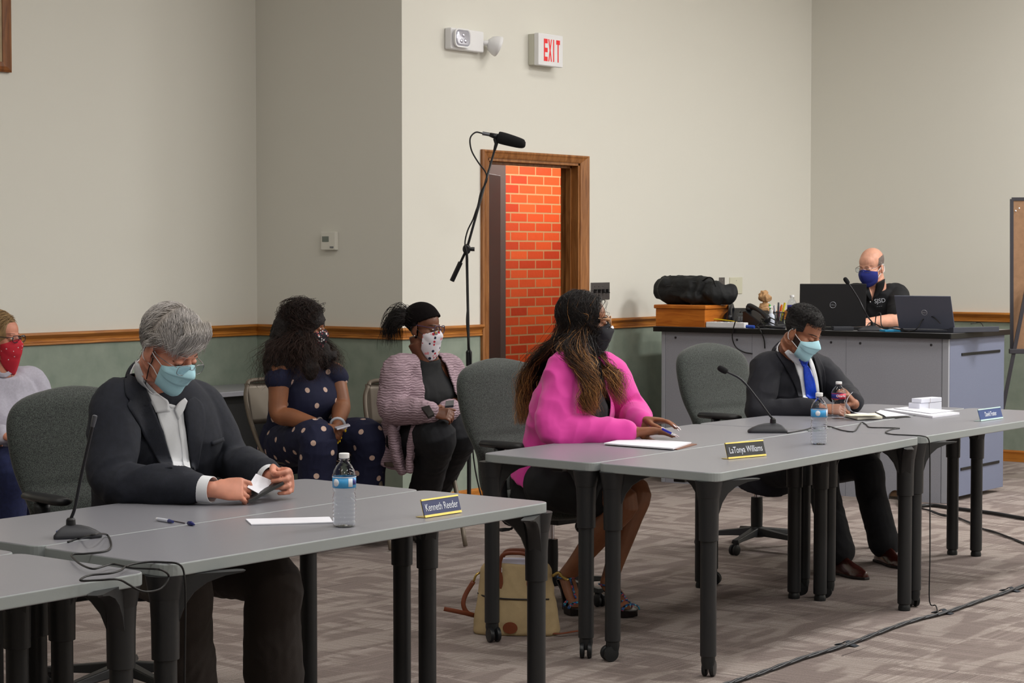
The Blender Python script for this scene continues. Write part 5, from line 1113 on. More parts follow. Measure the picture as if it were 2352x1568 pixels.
# ---------------------------------------------------------------- woman in dotted jumpsuit
def build_dotted():
    J = dict(pelvis=W(672, 1012, 11.3), chest=W(692, 905, 11.18), neck=W(702, 835, 11.12), latP=frame_lat((0.78, -0.62)), latS=frame_lat((0.80, -0.6)),
             shR=W(640, 860, 10.95), elR=W(640, 950, 10.9), wrR=W(738, 978, 10.78), shL=W(768, 858, 11.28), elL=W(785, 930, 11.2), wrL=W(775, 978, 10.95),
             hipR=W(660, 1020, 11.15), hipL=W(715, 1015, 11.35), knR=W(730, 1010, 10.75), knL=W(848, 1008, 11.0), anR=W(722, 1210, 10.8), anL=W(838, 1200, 11.05), toR=W(740, 1240, 10.7), toL=W(870, 1230, 10.9),
             head=W(706, 752, 11.08), headR=basis(vecXZ(0.90, -0.10, -0.10)), hs=0.93)
    root = person('woman in navy jumpsuit with pale dots and very long dark curly hair', (J['pelvis'].x, J['pelvis'].y, 0))
    hands = [dict(wrist=J['wrR'], f=vecXZ(0.85, -0.25, -0.25), n=vecXZ(-0.1, 0.5, -0.7), th=vecXZ(0.1, 0.5, 0.8), s=0.92, curls=[(40, 45, 20)] * 4),
             dict(wrist=J['wrL'], f=vecXZ(-0.05, -0.75, -0.45), n=vecXZ(-0.7, 0.1, -0.6), th=vecXZ(-0.5, 0.0, 0.8), s=0.92, curls=[(35, 45, 25)] * 4)]
    me = make_body(J, root, SKIN_B1, 0.0048, None, hands, 1.0, 1.0, bust=0.02, armr=1.18)
    add_mesh('body', me, SKIN_B1, root); bv = J['bvh']
    mb = MB(); loft(mb, torso_rings(J, 0.012, 1.05, 1.05, 0.02, 0.045, True, False, 0.01, 0.95))
    for sd in 'RL': limb(mb, [lerp(J['sh' + sd], J['neck'], 0.4), lerp(J['sh' + sd], J['el' + sd], 0.12)], [0.06, 0.072])
    dm = dot_mat('navy_dotted_cloth', (22, 26, 56), (214, 184, 168), 0.0148)
    o = add_mesh('jumpsuit_top', dot_attr(wrinkle(remesh(mb, 0.006, 5), 0.003, 10, 3), 0.092, 3), dm, root)
    o = add_mesh('jumpsuit_legs', dot_attr(legs_mesh(J, (0.125, 0.118, 0.10, 0.096, 0.095, 0.10), voxel=0.006, w_=1.12), 0.092, 5), dm, root)
    nl = mat('yellow_nail', (232, 196, 40), 0.25)
    for hnd in J['tips']:
        for p, d, n_, r in hnd: MB().ell(p + d * 0.006 + n_ * r * 0.4, (0.006, 0.006, 0.008)).build('fingernail', nl, root, smooth=True)
    for w_, e_, mm in ((J['wrR'], J['elR'], mat('bead_bracelet', (120, 115, 118), 0.3, 0.6)), (J['wrL'], J['elL'], mat('white_bracelet', (200, 205, 215), 0.4))):
        x, y, z = frame(w_ - e_); c_ = lerp(e_, w_, 0.93); MB().tube([c_ + x * 0.036 * math.cos(k * PI / 8) + y * 0.036 * math.sin(k * PI / 8) for k in range(16)], 0.008, 8, close=True).build('bracelet', mm, root, smooth=True)
    mask(J, bv, cell_mat('dark_print_mask', (30, 26, 34), [(200, 120, 110), (220, 215, 215), (120, 40, 60)], 70, 0.36), root, pleats=False, zb=-0.115, strapm=black)
    eyes(J, bv, root, 0.7); brows(J, bv, mat('black_brow', (24, 18, 16), 0.8), root)
    R, c, hs = J['R'], J['c'], J['hs']; X = lambda p: c + R @ (V(p) * hs)
    base = MB(); base.ell(X((0, -0.03, 0.04)), (0.10, 0.11, 0.105), R); base.ell(X((0.01, -0.09, -0.06)), (0.12, 0.10, 0.15), R); base.ell(X((0.085, -0.02, -0.08)), (0.06, 0.065, 0.13), R)
    base.tube([X((0.02, -0.11, -0.12)), W(638, 850, 10.98), W(626, 890, 10.98)], [0.10, 0.07, 0.02], 14, 4); base.tube([X((0.07, 0.0, -0.1)), W(712, 845, 10.9), W(712, 868, 10.88)], [0.055, 0.04, 0.015], 14, 4); base.tube([X((-0.07, -0.02, -0.08)), W(760, 830, 11.15)], [0.06, 0.05], 14, 4)
    bh = add_mesh('hair', wrinkle(remesh(base, 0.010, 5), 0.014, 16, 3), mat('dark_curly_base', (26, 20, 20), 0.8, bump=1, bscale=90, bdist=0.006), root)
    cond = lambda l: (l.y < 0.04 or l.z > 0.08) and l.z > -0.07
    A = []
    A += hair_paths(J, bv, cond, 900, [(0.7, -0.7, -0.3), (0.9, -0.3, -0.3)], [(W(650, 800, 10.98), (0.09, 0.09)), (W(632, 850, 10.95), (0.10, 0.09)), (W(624, 900, 10.92), (0.09, 0.07))], (0.03, 0.075), (0.011, 17), exj=0.3)
    A += hair_paths(J, bv, cond, 620, [(0.95, 0.1, -0.3)], [(W(705, 800, 10.92), (0.07, 0.05)), (W(708, 850, 10.88), (0.08, 0.05)), (W(712, 885, 10.88), (0.08, 0.04))], (0.03, 0.06), (0.012, 15))
    A += hair_paths(J, bv, cond, 420, [(-0.9, -0.1, -0.3)], [(W(750, 800, 11.2), (0.05, 0.05)), (W(768, 835, 11.15), (0.05, 0.05)), (W(772, 865, 11.12), (0.05, 0.04))], (0.03, 0.05), (0.010, 15))
    strands(bh, 'hair_strand', hair_mat('dark_curly_hair', [(0, (28, 22, 22)), (1, (58, 40, 34))], 0.5, 0.5), resample(A, 2), 0.0011)['kind'] = 'stuff'
    return J
JD = build_dotted()

# ---------------------------------------------------------------- woman in mauve cardigan
def build_cardigan():
    J = dict(pelvis=W(950, 1000, 11.1), chest=W(968, 895, 11.0), neck=W(980, 822, 10.96), latP=frame_lat((0.72, -0.7)), latS=frame_lat((0.66, -0.75)),
             shR=W(912, 850, 10.84), elR=W(902, 938, 10.78), wrR=W(992, 948, 10.62), shL=W(1032, 848, 11.12), elL=W(1050, 925, 11.05), wrL=W(1022, 945, 10.78),
             hipR=W(930, 1010, 11.0), hipL=W(980, 1005, 11.2), knR=W(1008, 1000, 10.65), knL=W(1060, 995, 10.85), anR=W(962, 1180, 11.25), anL=W(975, 1170, 11.45), toR=W(972, 1230, 11.15), toL=W(980, 1215, 11.35),
             head=W(972, 753, 10.94), headR=basis(vecXZ(0.88, -0.42, -0.12)), hs=0.93, cuff=0.92)
    root = person('young woman in mauve knit cardigan and black outfit with tied-back hair and glasses', (J['pelvis'].x, J['pelvis'].y, 0))
    hands = [dict(wrist=J['wrR'], f=vecXZ(0.9, -0.2, -0.05), n=vecXZ(0.1, 0.6, -0.6), th=vecXZ(0, 0.5, 0.8), s=0.92, curls=[(40, 50, 30)] * 4),
             dict(wrist=J['wrL'], f=vecXZ(0.2, -0.8, -0.1), n=vecXZ(-0.8, -0.2, -0.3), th=vecXZ(-0.2, 0.1, 0.9), s=0.92, curls=[(50, 55, 30)] * 4)]
    me = make_body(J, root, SKIN_B2, 0.0048, None, hands, 1.0, 1.0, bust=0.02, foot=False)
    add_mesh('body', me, SKIN_B2, root); bv = J['bvh']
    tb = MB(); loft(tb, torso_rings(J, 0.006, 1.05, 1.02, 0.02, 0.04, True, False, 0, 0.62)); add_mesh('black_top', wrinkle(remesh(tb, 0.007, 5), 0.003, 10, 6), mat('black_jersey', (20, 21, 24), 0.85), root)
    cm = mat('mauve_knit', (160, 137, 147), 0.9); nt = cm.node_tree; tc = [n for n in nt.nodes if n.type == 'TEX_COORD'][0]; wv = nt.nodes.new('ShaderNodeTexWave'); wv.bands_direction = 'Z'; wv.inputs['Scale'].default_value = 24; wv.inputs['Distortion'].default_value = 6; wv.inputs['Detail'].default_value = 2; wv.inputs['Detail Scale'].default_value = 1.2
    nt.links.new(tc.outputs['Object'], wv.inputs['Vector']); bp_ = nt.nodes.new('ShaderNodeBump'); bp_.inputs['Distance'].default_value = 0.004; bp_.inputs['Strength'].default_value = 0.8; nt.links.new(wv.outputs['Fac'], bp_.inputs['Height']); nt.links.new(bp_.outputs[0], nt.nodes['Principled BSDF'].inputs['Normal'])
    cr = nt.nodes.new('ShaderNodeValToRGB'); cr.color_ramp.elements[0].color = s2l((142, 120, 130)) + (1,); cr.color_ramp.elements[1].color = s2l((166, 143, 153)) + (1,); cr.color_ramp.elements[0].position = 0.1; cr.color_ramp.elements[1].position = 0.5; nt.links.new(wv.outputs['Fac'], cr.inputs[0]); nt.links.new(cr.outputs[0], nt.nodes['Principled BSDF'].inputs['Base Color'])
    ck = top_mesh(J, 0.024, 1.08, 1.02, 0.03, 0.04, (0.078, 0.080, 0.076, 0.070, 0.058), 0.0065, 0.005, seed=14, freq=16, flare=0.03, shoulder=0.92)
    bm = bmesh.new(); bm.from_mesh(ck); f_ = V((0, 0, 1)).cross(J['latS']).normalized(); kill = []
    for fc in bm.faces:
        p = fc.calc_center_median(); q = p - J['chest']; fr = q.dot(f_); la = q.dot(J['latS'])
        if fr > 0.03 and abs(la) < 0.085 + 0.03 * min(1, max(0, (J['neck'].z - p.z) / 0.3)) and p.z > J['pelvis'].z - 0.02 and fr < 0.24 and (V((p.x, p.y, 0)) - V((J['wrR'].x, J['wrR'].y, 0))).length > 0.10: kill.append(fc)
    bmesh.ops.delete(bm, geom=kill, context='FACES')
    for _ in range(6):
        mv = {}
        for v in bm.verts:
            if v.is_boundary:
                nb = [e.other_vert(v).co for e in v.link_edges if e.is_boundary]
                if len(nb) == 2: mv[v] = v.co * 0.5 + (nb[0] + nb[1]) * 0.25
        for v, c_ in mv.items(): v.co = c_
    bm.to_mesh(ck); bm.free()
    o = add_mesh('cardigan', ck, cm, root); md = o.modifiers.new('s', 'SOLIDIFY'); md.thickness = 0.008; md.offset = -1
    # long skirt of the cardigan hanging at her right side
    tail = MB(); A = [W(905, 930, 10.85), W(905, 1000, 10.80), W(915, 1060, 10.78), W(925, 1088, 10.78)]
    tail.tube(A, [0.07, 0.075, 0.07, 0.055], 18, 4, 0.4, up=RGT); tail.tube([W(960, 960, 10.75), W(945, 1020, 10.73), W(940, 1085, 10.72)], [0.05, 0.05, 0.035], 16, 4, 0.4, up=RGT)
    add_mesh('cardigan_skirt', wrinkle(remesh(tail, 0.007, 4), 0.005, 14, 2), cm, o)
    add_mesh('trousers', legs_mesh(J, (0.115, 0.108, 0.092, 0.086, 0.086, 0.092), w_=1.08), mat('black_trousers', (17, 18, 24), 0.85), root)
    for sd in 'RL': shoe(root, J['an' + sd], J['to' + sd], mat('black_leather', (22, 20, 20), 0.35))
    mask(J, bv, cell_mat('floral_mask', (222, 218, 226), [(190, 40, 60), (30, 34, 60), (200, 150, 60), (225, 150, 160), (222, 218, 226)], 42, 0.34), root, pleats=False, zb=-0.115, strapm=black)
    glasses(J, mat('purple_frame', (70, 50, 80), 0.3), root, 0.066, 0.023, y=0.110, z=0.004, rim=0.0024, temple=0.0024)
    eyes(J, bv, root, 0.8, (0.3, 0)); brows(J, bv, mat('black_brow', (24, 18, 16), 0.8), root)
    R, c, hs = J['R'], J['c'], J['hs']; X = lambda p: c + R @ (V(p) * hs)
    cond = lambda l: (l.y < 0.0 and l.z > -0.06 and not (abs(l.x) > 0.062 and l.y > -0.035 and l.z < 0.01)) or (l.y >= 0 and l.z > 0.035 + 0.55 * max(0, l.y - 0.01))
    hb = mat('black_pulled_hair', (18, 15, 16), 0.95, spec=0.1, bump=0.9, bscale=90, stretch=(1, 4, 1))
    cap = hair_shell(J, bv, cond, lambda l: 0.010 + 0.006 * max(0, l.z) / 0.1, 'hair', hb, root, 70)
    hs_ = hair_paths(J, bv, cond, 900, [(0.12, -0.92, 0.28)], [(X((0.02, -0.105, 0.05)), (0.006, 0.006))], (0.011, 0.016), (0.0015, 14), steps=7)
    strands(cap, 'hair_strand', hair_mat('black_strands', [(0, (34, 29, 29))], 0.5), hs_, 0.0015)['kind'] = 'stuff'
    pb = MB(); pb.ell(X((0.03, -0.115, 0.045)), (0.045, 0.04, 0.04), R); pb.tube([X((0.02, -0.09, 0.05)), X((0.04, -0.14, 0.05)), X((0.055, -0.165, 0.0)), X((0.05, -0.155, -0.05))], [0.03, 0.04, 0.035, 0.012], 12, 4)
    po = add_mesh('ponytail', wrinkle(remesh(pb, 0.006, 3), 0.006, 30, 2), mat('dark_curly_base', (26, 20, 20), 0.8), cap)
    cs = []
    for i in range(350):
        j_ = V((rnd.gauss(0, .014), rnd.gauss(0, .014), rnd.gauss(0, .014))); cs.append([V(q) for q in catmull([tuple(X((0.02, -0.09, 0.05)) + j_), tuple(X((0.045, -0.145, 0.055)) + j_ * 1.8), tuple(X((0.06, -0.175, 0.0)) + j_ * 1.8), tuple(X((0.055, -0.17, -0.065)) + j_ * 2)], 5)])
    strands(po, 'hair_strand', hair_mat('black_strands', [(0, (24, 20, 20))], 0.4), cs, 0.0014)['kind'] = 'stuff'
    MB().ell(X((0.078, -0.008, -0.042)), (0.004, 0.004, 0.004)).build('earring', mat('pearl', (225, 220, 210), 0.2), root, smooth=True)
    return J
JC = build_cardigan()

# ---------------------------------------------------------------- man in black polo behind the desk
def build_polo():
    J = dict(pelvis=W(2018, 800, 14.45), chest=W(2018, 712, 14.35), neck=W(2016, 660, 14.28), latP=frame_lat((-0.35, -0.93)), latS=frame_lat((-0.38, -0.92)),
             shR=W(1958, 680, 14.22), elR=W(1930, 745, 13.95), wrR=W(1955, 738, 13.72), shL=W(2062, 678, 14.30), elL=W(2064, 735, 13.98), wrL=W(1992, 740, 13.72),
             hipR=W(1995, 815, 14.4), hipL=W(2040, 815, 14.45), knR=W(1985, 830, 14.05), knL=W(2040, 830, 14.1), anR=W(1990, 960, 14.1), anL=W(2040, 960, 14.15), toR=W(1985, 970, 13.95), toL=W(2035, 970, 14.0),
             head=W(2002, 613, 14.20), headR=basis(vecXZ(-0.68, -0.66, -0.24)), hs=1.0)
    root = person('bald man in black polo shirt and navy mask seated behind the laptops', (J['pelvis'].x, J['pelvis'].y, 0))
    hands = [dict(wrist=J['wrR'], f=vecXZ(0.5, -0.8, 0), n=vecXZ(0, 0, -1), th=vecXZ(0.8, 0.5, 0.2), curls=[(20, 25, 20)] * 4), dict(wrist=J['wrL'], f=vecXZ(-0.9, -0.4, 0), n=vecXZ(0, 0, -1), th=vecXZ(-0.3, 0.9, 0.2), curls=[(20, 25, 20)] * 4)]
    me = make_body(J, root, SKIN_W, 0.005, dict(jaw=1.05, full=1.05), hands, 1.05, 1.0, armr=1.1, foot=False)
    add_mesh('body', me, SKIN_W, root); bv = J['bvh']
    pk = top_mesh(J, 0.018, 1.12, 1.05, 0.03, 0, (0.078, 0.074, 0.068, 0.06, 0.055), 0.0065, 0.004, sleeve=0.8, seed=20, freq=10); bp = bvh_of(pk)
    pm = mat('black_polo', (17, 18, 22), 0.85, bump=0.3, bscale=400); o = add_mesh('polo_shirt', pk, pm, root); g = 14.2
    strip([bp, bv], [(1990, 655), (1996, 672), (2003, 690)], [(2012, 652), (2010, 668), (2004, 690)], 10, 6, 0.003, 'open_neck', SKIN_W, o, g, 0.002)
    strip([bp, bv], [(1984, 650), (1984, 668), (1998, 690)], [(1992, 652), (1996, 668), (2003, 688)], 10, 5, 0.010, 'collar', pm, o, g, 0.004)
    strip([bp, bv], [(2012, 650), (2010, 668), (2004, 688)], [(2030, 640), (2028, 662), (2014, 682)], 10, 5, 0.010, 'collar', pm, o, g, 0.004)
    for px, py in ((1999, 693),): MB().ell(cast_px([bp], px, py, 0.004, [g]), (0.005, 0.005, 0.005)).build('button', white, o, smooth=True)
    em = mat('embroidery_white', (190, 192, 200), 0.8)
    for px, py, body, sz in ((2021, 691, 'SJSD', 0.040), (2020, 703, 'Board Clerk', 0.017)):
        p = cast_px([bp], px, py, 0.004, [g]); n_ = (V((0, 0, CAMZ)) - p).normalized(); x_ = V((0, 0, 1)).cross(n_).normalized(); x_ = (x_ + V((0, 0, 0.12))).normalized()
        text(body if sz > 0.03 else '\u2013 \u2013 \u2013', sz, 'embroidery', em, o, MX(p, x_, V((0, 0, 1))), 0.001)
    mask(J, bv, mat('navy_mask', (32, 42, 122), 0.85, bump=0.3, bscale=300), root, zt=-0.004, zb=-0.125, az=66, pleats=False, strap=1.6)
    glasses(J, mat('silver_frame', (150, 150, 155), 0.25, 0.9), root, 0.064, 0.016, y=0.110, z=0.004)
    brows(J, bv, mat('brown_brow', (120, 86, 70), 0.8), root, th=0.0025); eyes(J, bv, root, 0)
    cond = lambda l: l.z > -0.06 and l.z < 0.070 - 0.25 * max(0, l.y + 0.03) and (l.y < -0.03 or (l.y < 0.018 - 0.25 * (l.z - 0.01) and l.z > 0.012)) and not (abs(l.x) > 0.062 and l.y > -0.04 and l.z < 0.008)
    hair_shell(J, bv, cond, lambda l: 0.002 + 0.0015 * noise.noise(l * 150), 'hair', mat('grey_stubble_hair', (112, 100, 94), 0.8, bump=0.6, bscale=400), root, 80)
    add_mesh('trousers', legs_mesh(J, w_=1.1, voxel=0.010), mat('black_trousers', (17, 18, 24), 0.85), root)
    for sd in 'RL': MB().ell((lerp(J['an' + sd], J['to' + sd], 0.5)), (0.06, 0.06, 0.05)).build('shoe', mat('black_leather', (22, 20, 20), 0.35), root, smooth=True)
    return J
JO = build_polo()

# ---------------------------------------------------------------- woman at the left photo edge
def build_red():
    J = dict(pelvis=W(-22, 1060, 10.1), chest=W(-2, 945, 10.0), neck=W(6, 858, 9.95), latP=frame_lat((0.66, -0.75)), latS=frame_lat((0.62, -0.78)),
             shR=W(-62, 880, 9.82), elR=W(-70, 985, 9.78), wrR=W(8, 1000, 9.62), shL=W(72, 876, 10.1), elL=W(112, 965, 10.05), wrL=W(40, 1000, 9.78),
             hipR=W(-45, 1075, 10.0), hipL=W(15, 1072, 10.2), knR=W(25, 1075, 9.6), knL=W(90, 1070, 9.85), anR=W(20, 1270, 9.7), anL=W(88, 1262, 9.95), toR=W(45, 1330, 9.5), toL=W(115, 1320, 9.75),
             head=W(2, 776, 9.93), headR=basis(vecXZ(0.93, -0.30, -0.05)), hs=0.95, cuff=0.93)
    root = person('woman in light grey sweater with blond hair, glasses and red dotted mask', (J['pelvis'].x, J['pelvis'].y, 0))
    hands = [dict(wrist=J['wrR'], f=vecXZ(0.9, -0.3, -0.1), n=vecXZ(0, 0.3, -0.9), th=vecXZ(0, 0.8, 0.4), s=0.93, curls=[(30, 35, 25)] * 4), dict(wrist=J['wrL'], f=vecXZ(-0.6, -0.7, 0), n=vecXZ(0, 0.2, -0.9), th=vecXZ(-0.8, 0.5, 0.3), s=0.93, curls=[(30, 35, 25)] * 4)]
    me = make_body(J, root, SKIN_W, 0.0048, None, hands, 1.0, 1.0, bust=0.02, foot=False)
    add_mesh('body', me, SKIN_R, root); bv = J['bvh']
    pk = top_mesh(J, 0.018, 1.02, 1.02, 0.04, 0.05, (0.070, 0.066, 0.060, 0.054, 0.046), 0.0065, 0.005, seed=30, freq=9); add_mesh('sweater', pk, mat('light_grey_knit', (178, 176, 190), 0.9, bump=0.2, bscale=200, var=0.05, vscale=100), root)
    bp = bvh_of(pk)
    strip([bp, bv], [(-40, 838), (-10, 850), (12, 856), (36, 834)], [(-40, 848), (-10, 862), (14, 866), (42, 842)], 16, 4, 0.007, 'neckband', mat('light_grey_knit', (178, 176, 190), 0.9), root, 9.9, 0.005)
    g = [9.9]; pts = [cast_px([bp, bv], *q, 0.005, g) for q in ((-8, 842), (8, 862), (22, 876))]; pts2 = [cast_px([bp, bv], *q, 0.005, g) for q in ((30, 838), (26, 858), (24, 876))]
    nk = MB().tube(pts, 0.0012, 6, 4).tube(pts2, 0.0012, 6, 4).build('necklace', chrome, root)
    MB().tube([cast_px([bp], 23, 876, 0.008, g), cast_px([bp], 28, 884, 0.008, g)], 0.004, 8).build('pendant', chrome, nk)
    add_mesh('jeans', legs_mesh(J, (0.11, 0.10, 0.085, 0.078, 0.074, 0.076)), mat('dark_denim', (28, 36, 74), 0.9, bump=0.3, bscale=300, var=0.15, vscale=60), root)
    for sd in 'RL': shoe(root, J['an' + sd], J['to' + sd], mat('black_leather', (22, 20, 20), 0.35))
    mask(J, bv, cell_mat('red_dotted_mask', (196, 38, 56), [(235, 220, 225)], 48, 0.14), root, pleats=False, zb=-0.118, point=0.018, az=60, strapm=mat('red_dotted_mask'), loops=False)
    glasses(J, mat('dark_frame', (50, 44, 50), 0.3), root, 0.064, 0.017, y=0.110, z=0.002, rim=0.002, temple=0.0022)
    eyes(J, bv, root, 0.8); brows(J, bv, mat('brown_brow', (120, 86, 70), 0.8), root, th=0.0025)
    R, c, hs = J['R'], J['c'], J['hs']; X = lambda p: c + R @ (V(p) * hs)
    base = MB(); base.ell(X((0, -0.022, 0.042)), (0.086, 0.098, 0.092), R); base.ell(X((0, -0.05, -0.02)), (0.085, 0.065, 0.085), R); base.ell(X((0.062, -0.005, -0.0)), (0.022, 0.035, 0.06), R)
    bh = add_mesh('hair', wrinkle(remesh(base, 0.007, 6), 0.003, 12, 9, (1, 1, 0.3)), mat('blond_base', (150, 122, 84), 0.6, var=0.2, vscale=30, stretch=(1, 1, 0.2)), root)
    cond = lambda l: (l.y < 0.03 or l.z > 0.075) and l.z > -0.06
    cs = hair_paths(J, bv, cond, 2000, [(0.95, 0.05, -0.25), (0.8, -0.5, -0.4), (0.2, -1, -0.4)], [(X((0.080, -0.01, -0.05)), (0.02, 0.03)), (X((0.066, -0.02, -0.10)), (0.02, 0.03))], (0.016, 0.028), (0.003, 5))
    strands(bh, 'hair_strand', hair_mat('blond_hair', [(0, (120, 94, 62)), (0.5, (178, 148, 104)), (1, (200, 172, 128))], 0.25), cs, 0.0009)['kind'] = 'stuff'
    return J
JR = build_red()
# ================================================================== CHAIRS
cf = mat('chair_tweed', (58, 62, 60), 0.95, bump=0.5, bscale=330, bdist=0.002, sheen=0.2)
def tweed():
    m = cf; nt = m.node_tree; b = nt.nodes['Principled BSDF']; tc = [n for n in nt.nodes if n.type == 'TEX_COORD'][0]
    n = nt.nodes.new('ShaderNodeTexNoise'); n.inputs['Scale'].default_value = 330; n.inputs['Detail'].default_value = 2; nt.links.new(tc.outputs['Object'], n.inputs['Vector'])
    cr = nt.nodes.new('ShaderNodeValToRGB'); cr.color_ramp.elements[0].position = 0.40; cr.color_ramp.elements[1].position = 0.60; cr.color_ramp.elements[0].color = s2l((32, 35, 34)) + (1,); cr.color_ramp.elements[1].color = s2l((72, 78, 74)) + (1,)
    nt.links.new(n.outputs['Fac'], cr.inputs[0]); nt.links.new(cr.outputs[0], b.inputs['Base Color'])
tweed()
cp = mat('chair_plastic', (30, 31, 34), 0.45, bump=0.05)
def office_chair(label, loc, ang):
    """origin on the floor under the column, sitter faces local +y"""
    t = thing('office_chair', label, 'chair', loc, ang, 'office chairs at the tables')
    def B(mb, name, m, par=t, **k):
        o = mb.build(name, m, par, world=False, **k); return o
    # backrest: upholstered, broad rounded top, narrowing to the seat, lumbar fold
    R = []; n = 36
    for i in range(31):
        v = i / 30; z = 0.47 + 0.60 * v; hw = 0.205 + 0.085 * math.sin(min(1, v / 0.72) * PI / 2) ** 1.3
        if v > 0.72: hw *= math.sqrt(max(0.0, 1 - ((v - 0.72) / 0.283) ** 2.6)) * 0.72 + 0.28 * (1 - ((v - 0.72) / 0.283) ** 6)
        dp = 0.052 * (1 if v < 0.9 else max(0.15, 1 - ((v - 0.9) / 0.105) ** 2)) * (0.7 + 0.3 * min(1, v / 0.1))
        y0 = -0.24 - 0.11 * v ** 1.2 + 0.035 * math.exp(-((v - 0.30) / 0.16) ** 2); fold = 0.016 * math.exp(-((v - 0.42) / 0.022) ** 2)
        ring = []
        for k in range(n):
            a = 2 * PI * k / n; x = math.copysign(abs(math.cos(a)) ** 0.75, math.cos(a)) * hw; s = math.sin(a); y = math.copysign(abs(s) ** 0.8, s) * dp
            if s > 0: y -= fold * s; 
            y += 0.25 * x * x
            ring.append(V((x, y0 + y, z)))
        R.append(ring)
    B(MB().rings(R), 'backrest', cf, smooth=True, subd=1)
    seam = [V((math.cos(a) * 0.262 if abs(math.cos(a)) < 1 else 0, 0, 0)) for a in (0,)]
    R = []
    for v, hw, y_a, y_b, z in ((0, 0.19, -0.20, 0.20, 0.375), (0.2, 0.235, -0.23, 0.235, 0.39), (0.5, 0.255, -0.24, 0.265, 0.43), (0.8, 0.245, -0.235, 0.255, 0.475), (1, 0.20, -0.21, 0.20, 0.487)):
        ring = []
        for k in range(n):
            a = 2 * PI * k / n; x = math.copysign(abs(math.cos(a)) ** 0.6, math.cos(a)) * hw; q = math.copysign(abs(math.sin(a)) ** 0.6, math.sin(a)); y = q * (y_b if q > 0 else -y_a)
            ring.append(V((x, y, z - (0.03 * max(0, q) ** 3 if v > 0.3 else 0))))
        R.append(ring)
    B(MB().rings(R), 'seat', cf, smooth=True, subd=1)
    B(MB().box((0, 0, 0.365), (0.20, 0.26, 0.03)).box((0, -0.10, 0.35), (0.12, 0.16, 0.05)).tube([(0, -0.12, 0.36), (0, -0.27, 0.37), (0, -0.33, 0.45), (0, -0.33, 0.66)], [0.035, 0.035, 0.035, 0.03], 10, 4, 0.35, up=V((0, 1, 0))), 'mechanism', cp, bevel=0.006)
    B(MB().tube([(0.10, -0.02, 0.355), (0.20, -0.03, 0.350), (0.225, -0.03, 0.335), (0.25, -0.03, 0.335)], 0.006, 8, 2).box((0.275, -0.03, 0.335), (0.05, 0.03, 0.012)), 'lever', cp, bevel=0.002)
    B(MB().ell((-0.10, 0.09, 0.325), (0.028, 0.028, 0.03)), 'tension_knob', cp, smooth=True)
    B(MB().cyl((0, 0, 0.15), (0, 0, 0.345), 0.014), 'gas_column', chrome, smooth=False)
    o = B(MB().lathe([(0.0, 0.10), (0.03, 0.10), (0.032, 0.20), (0.030, 0.27), (0, 0.27)], (0, 0, 0), 20), 'column_cover', cp); smooth_by_angle(o)
    for s in (-1, 1):
        a = B(MB().tube([(s * 0.10, 0.0, 0.37), (s * 0.24, 0.0, 0.375), (s * 0.295, -0.01, 0.42), (s * 0.305, -0.02, 0.60), (s * 0.30, -0.03, 0.695)], [0.026, 0.028, 0.03, 0.028, 0.030], 12, 4, 0.5, up=V((0, 1, 0))), 'arm_support', cp, smooth=True)
        B(MB().rings([[V((s * 0.295 + w_ * c_, y, 0.71 + h_ * s_)) for c_, s_ in [(math.cos(q * PI / 8), math.sin(q * PI / 8)) for q in range(16)]] for y, w_, h_ in ((-0.145, 0.012, 0.008), (-0.135, 0.030, 0.015), (-0.05, 0.038, 0.017), (0.07, 0.040, 0.017), (0.11, 0.034, 0.015), (0.125, 0.014, 0.008))]), 'armrest', cp, par=a, smooth=True)
    hb = MB().lathe([(0, 0.062), (0.04, 0.062), (0.045, 0.09), (0.035, 0.115), (0, 0.116)], (0, 0, 0), 20); st = B(hb, 'base_hub', cp); smooth_by_angle(st)
    for k in range(5):
        a = 2 * PI * k / 5 + 0.3; d = V((math.cos(a), math.sin(a), 0)); s = V((-d.y, d.x, 0))
        sp = B(MB().rings([[d * r - s * w_ + V((0, 0, z0)), d * r + s * w_ + V((0, 0, z0)), d * r + s * w_ * 0.7 + V((0, 0, z1)), d * r - s * w_ * 0.7 + V((0, 0, z1))] for r, w_, z0, z1 in ((0.02, 0.03, 0.07, 0.112), (0.12, 0.025, 0.068, 0.100), (0.24, 0.021, 0.064, 0.086), (0.30, 0.022, 0.060, 0.080))]), 'base_spoke', cp, bevel=0.004)
        cm = MB(); c = d * 0.285 + V((0, 0, 0.028)) + Matrix.Rotation(k * 1.3, 3, 'Z') @ V((0.012, 0, 0)); ax = Matrix.Rotation(k * 1.3, 3, 'Z') @ V((0, 1, 0))
        for sd in (-1, 1): cm.lathe([(0, 0), (0.022, 0), (0.0275, 0.004), (0.0275, 0.013), (0.02, 0.017), (0, 0.017)], c + ax * 0.004 * sd, 18, ax * sd)
        cm.cyl(d * 0.285 + V((0, 0, 0.03)), d * 0.285 + V((0, 0, 0.066)), 0.016, n=12)
        smooth_by_angle(B(cm, 'caster', cp, par=sp))
    return t
def face_ang(fwd): return math.atan2(fwd.y, fwd.x) - PI / 2
c1 = W(283, 1200, 7.32); office_chair('speckled dark grey office chair behind the grey-haired man', (c1.x, c1.y, 0), face_ang(vecXZ(0.66, -0.75)))
c2 = W(1266, 1200, 9.32); office_chair('speckled dark grey office chair the woman in pink sits on', (c2.x, c2.y, 0), face_ang(vecXZ(0.72, -0.69)))
c3 = W(1738, 1200, 10.92); office_chair('speckled dark grey office chair behind the man with the blue tie', (c3.x, c3.y, 0), face_ang(vecXZ(0.70, -0.71)))
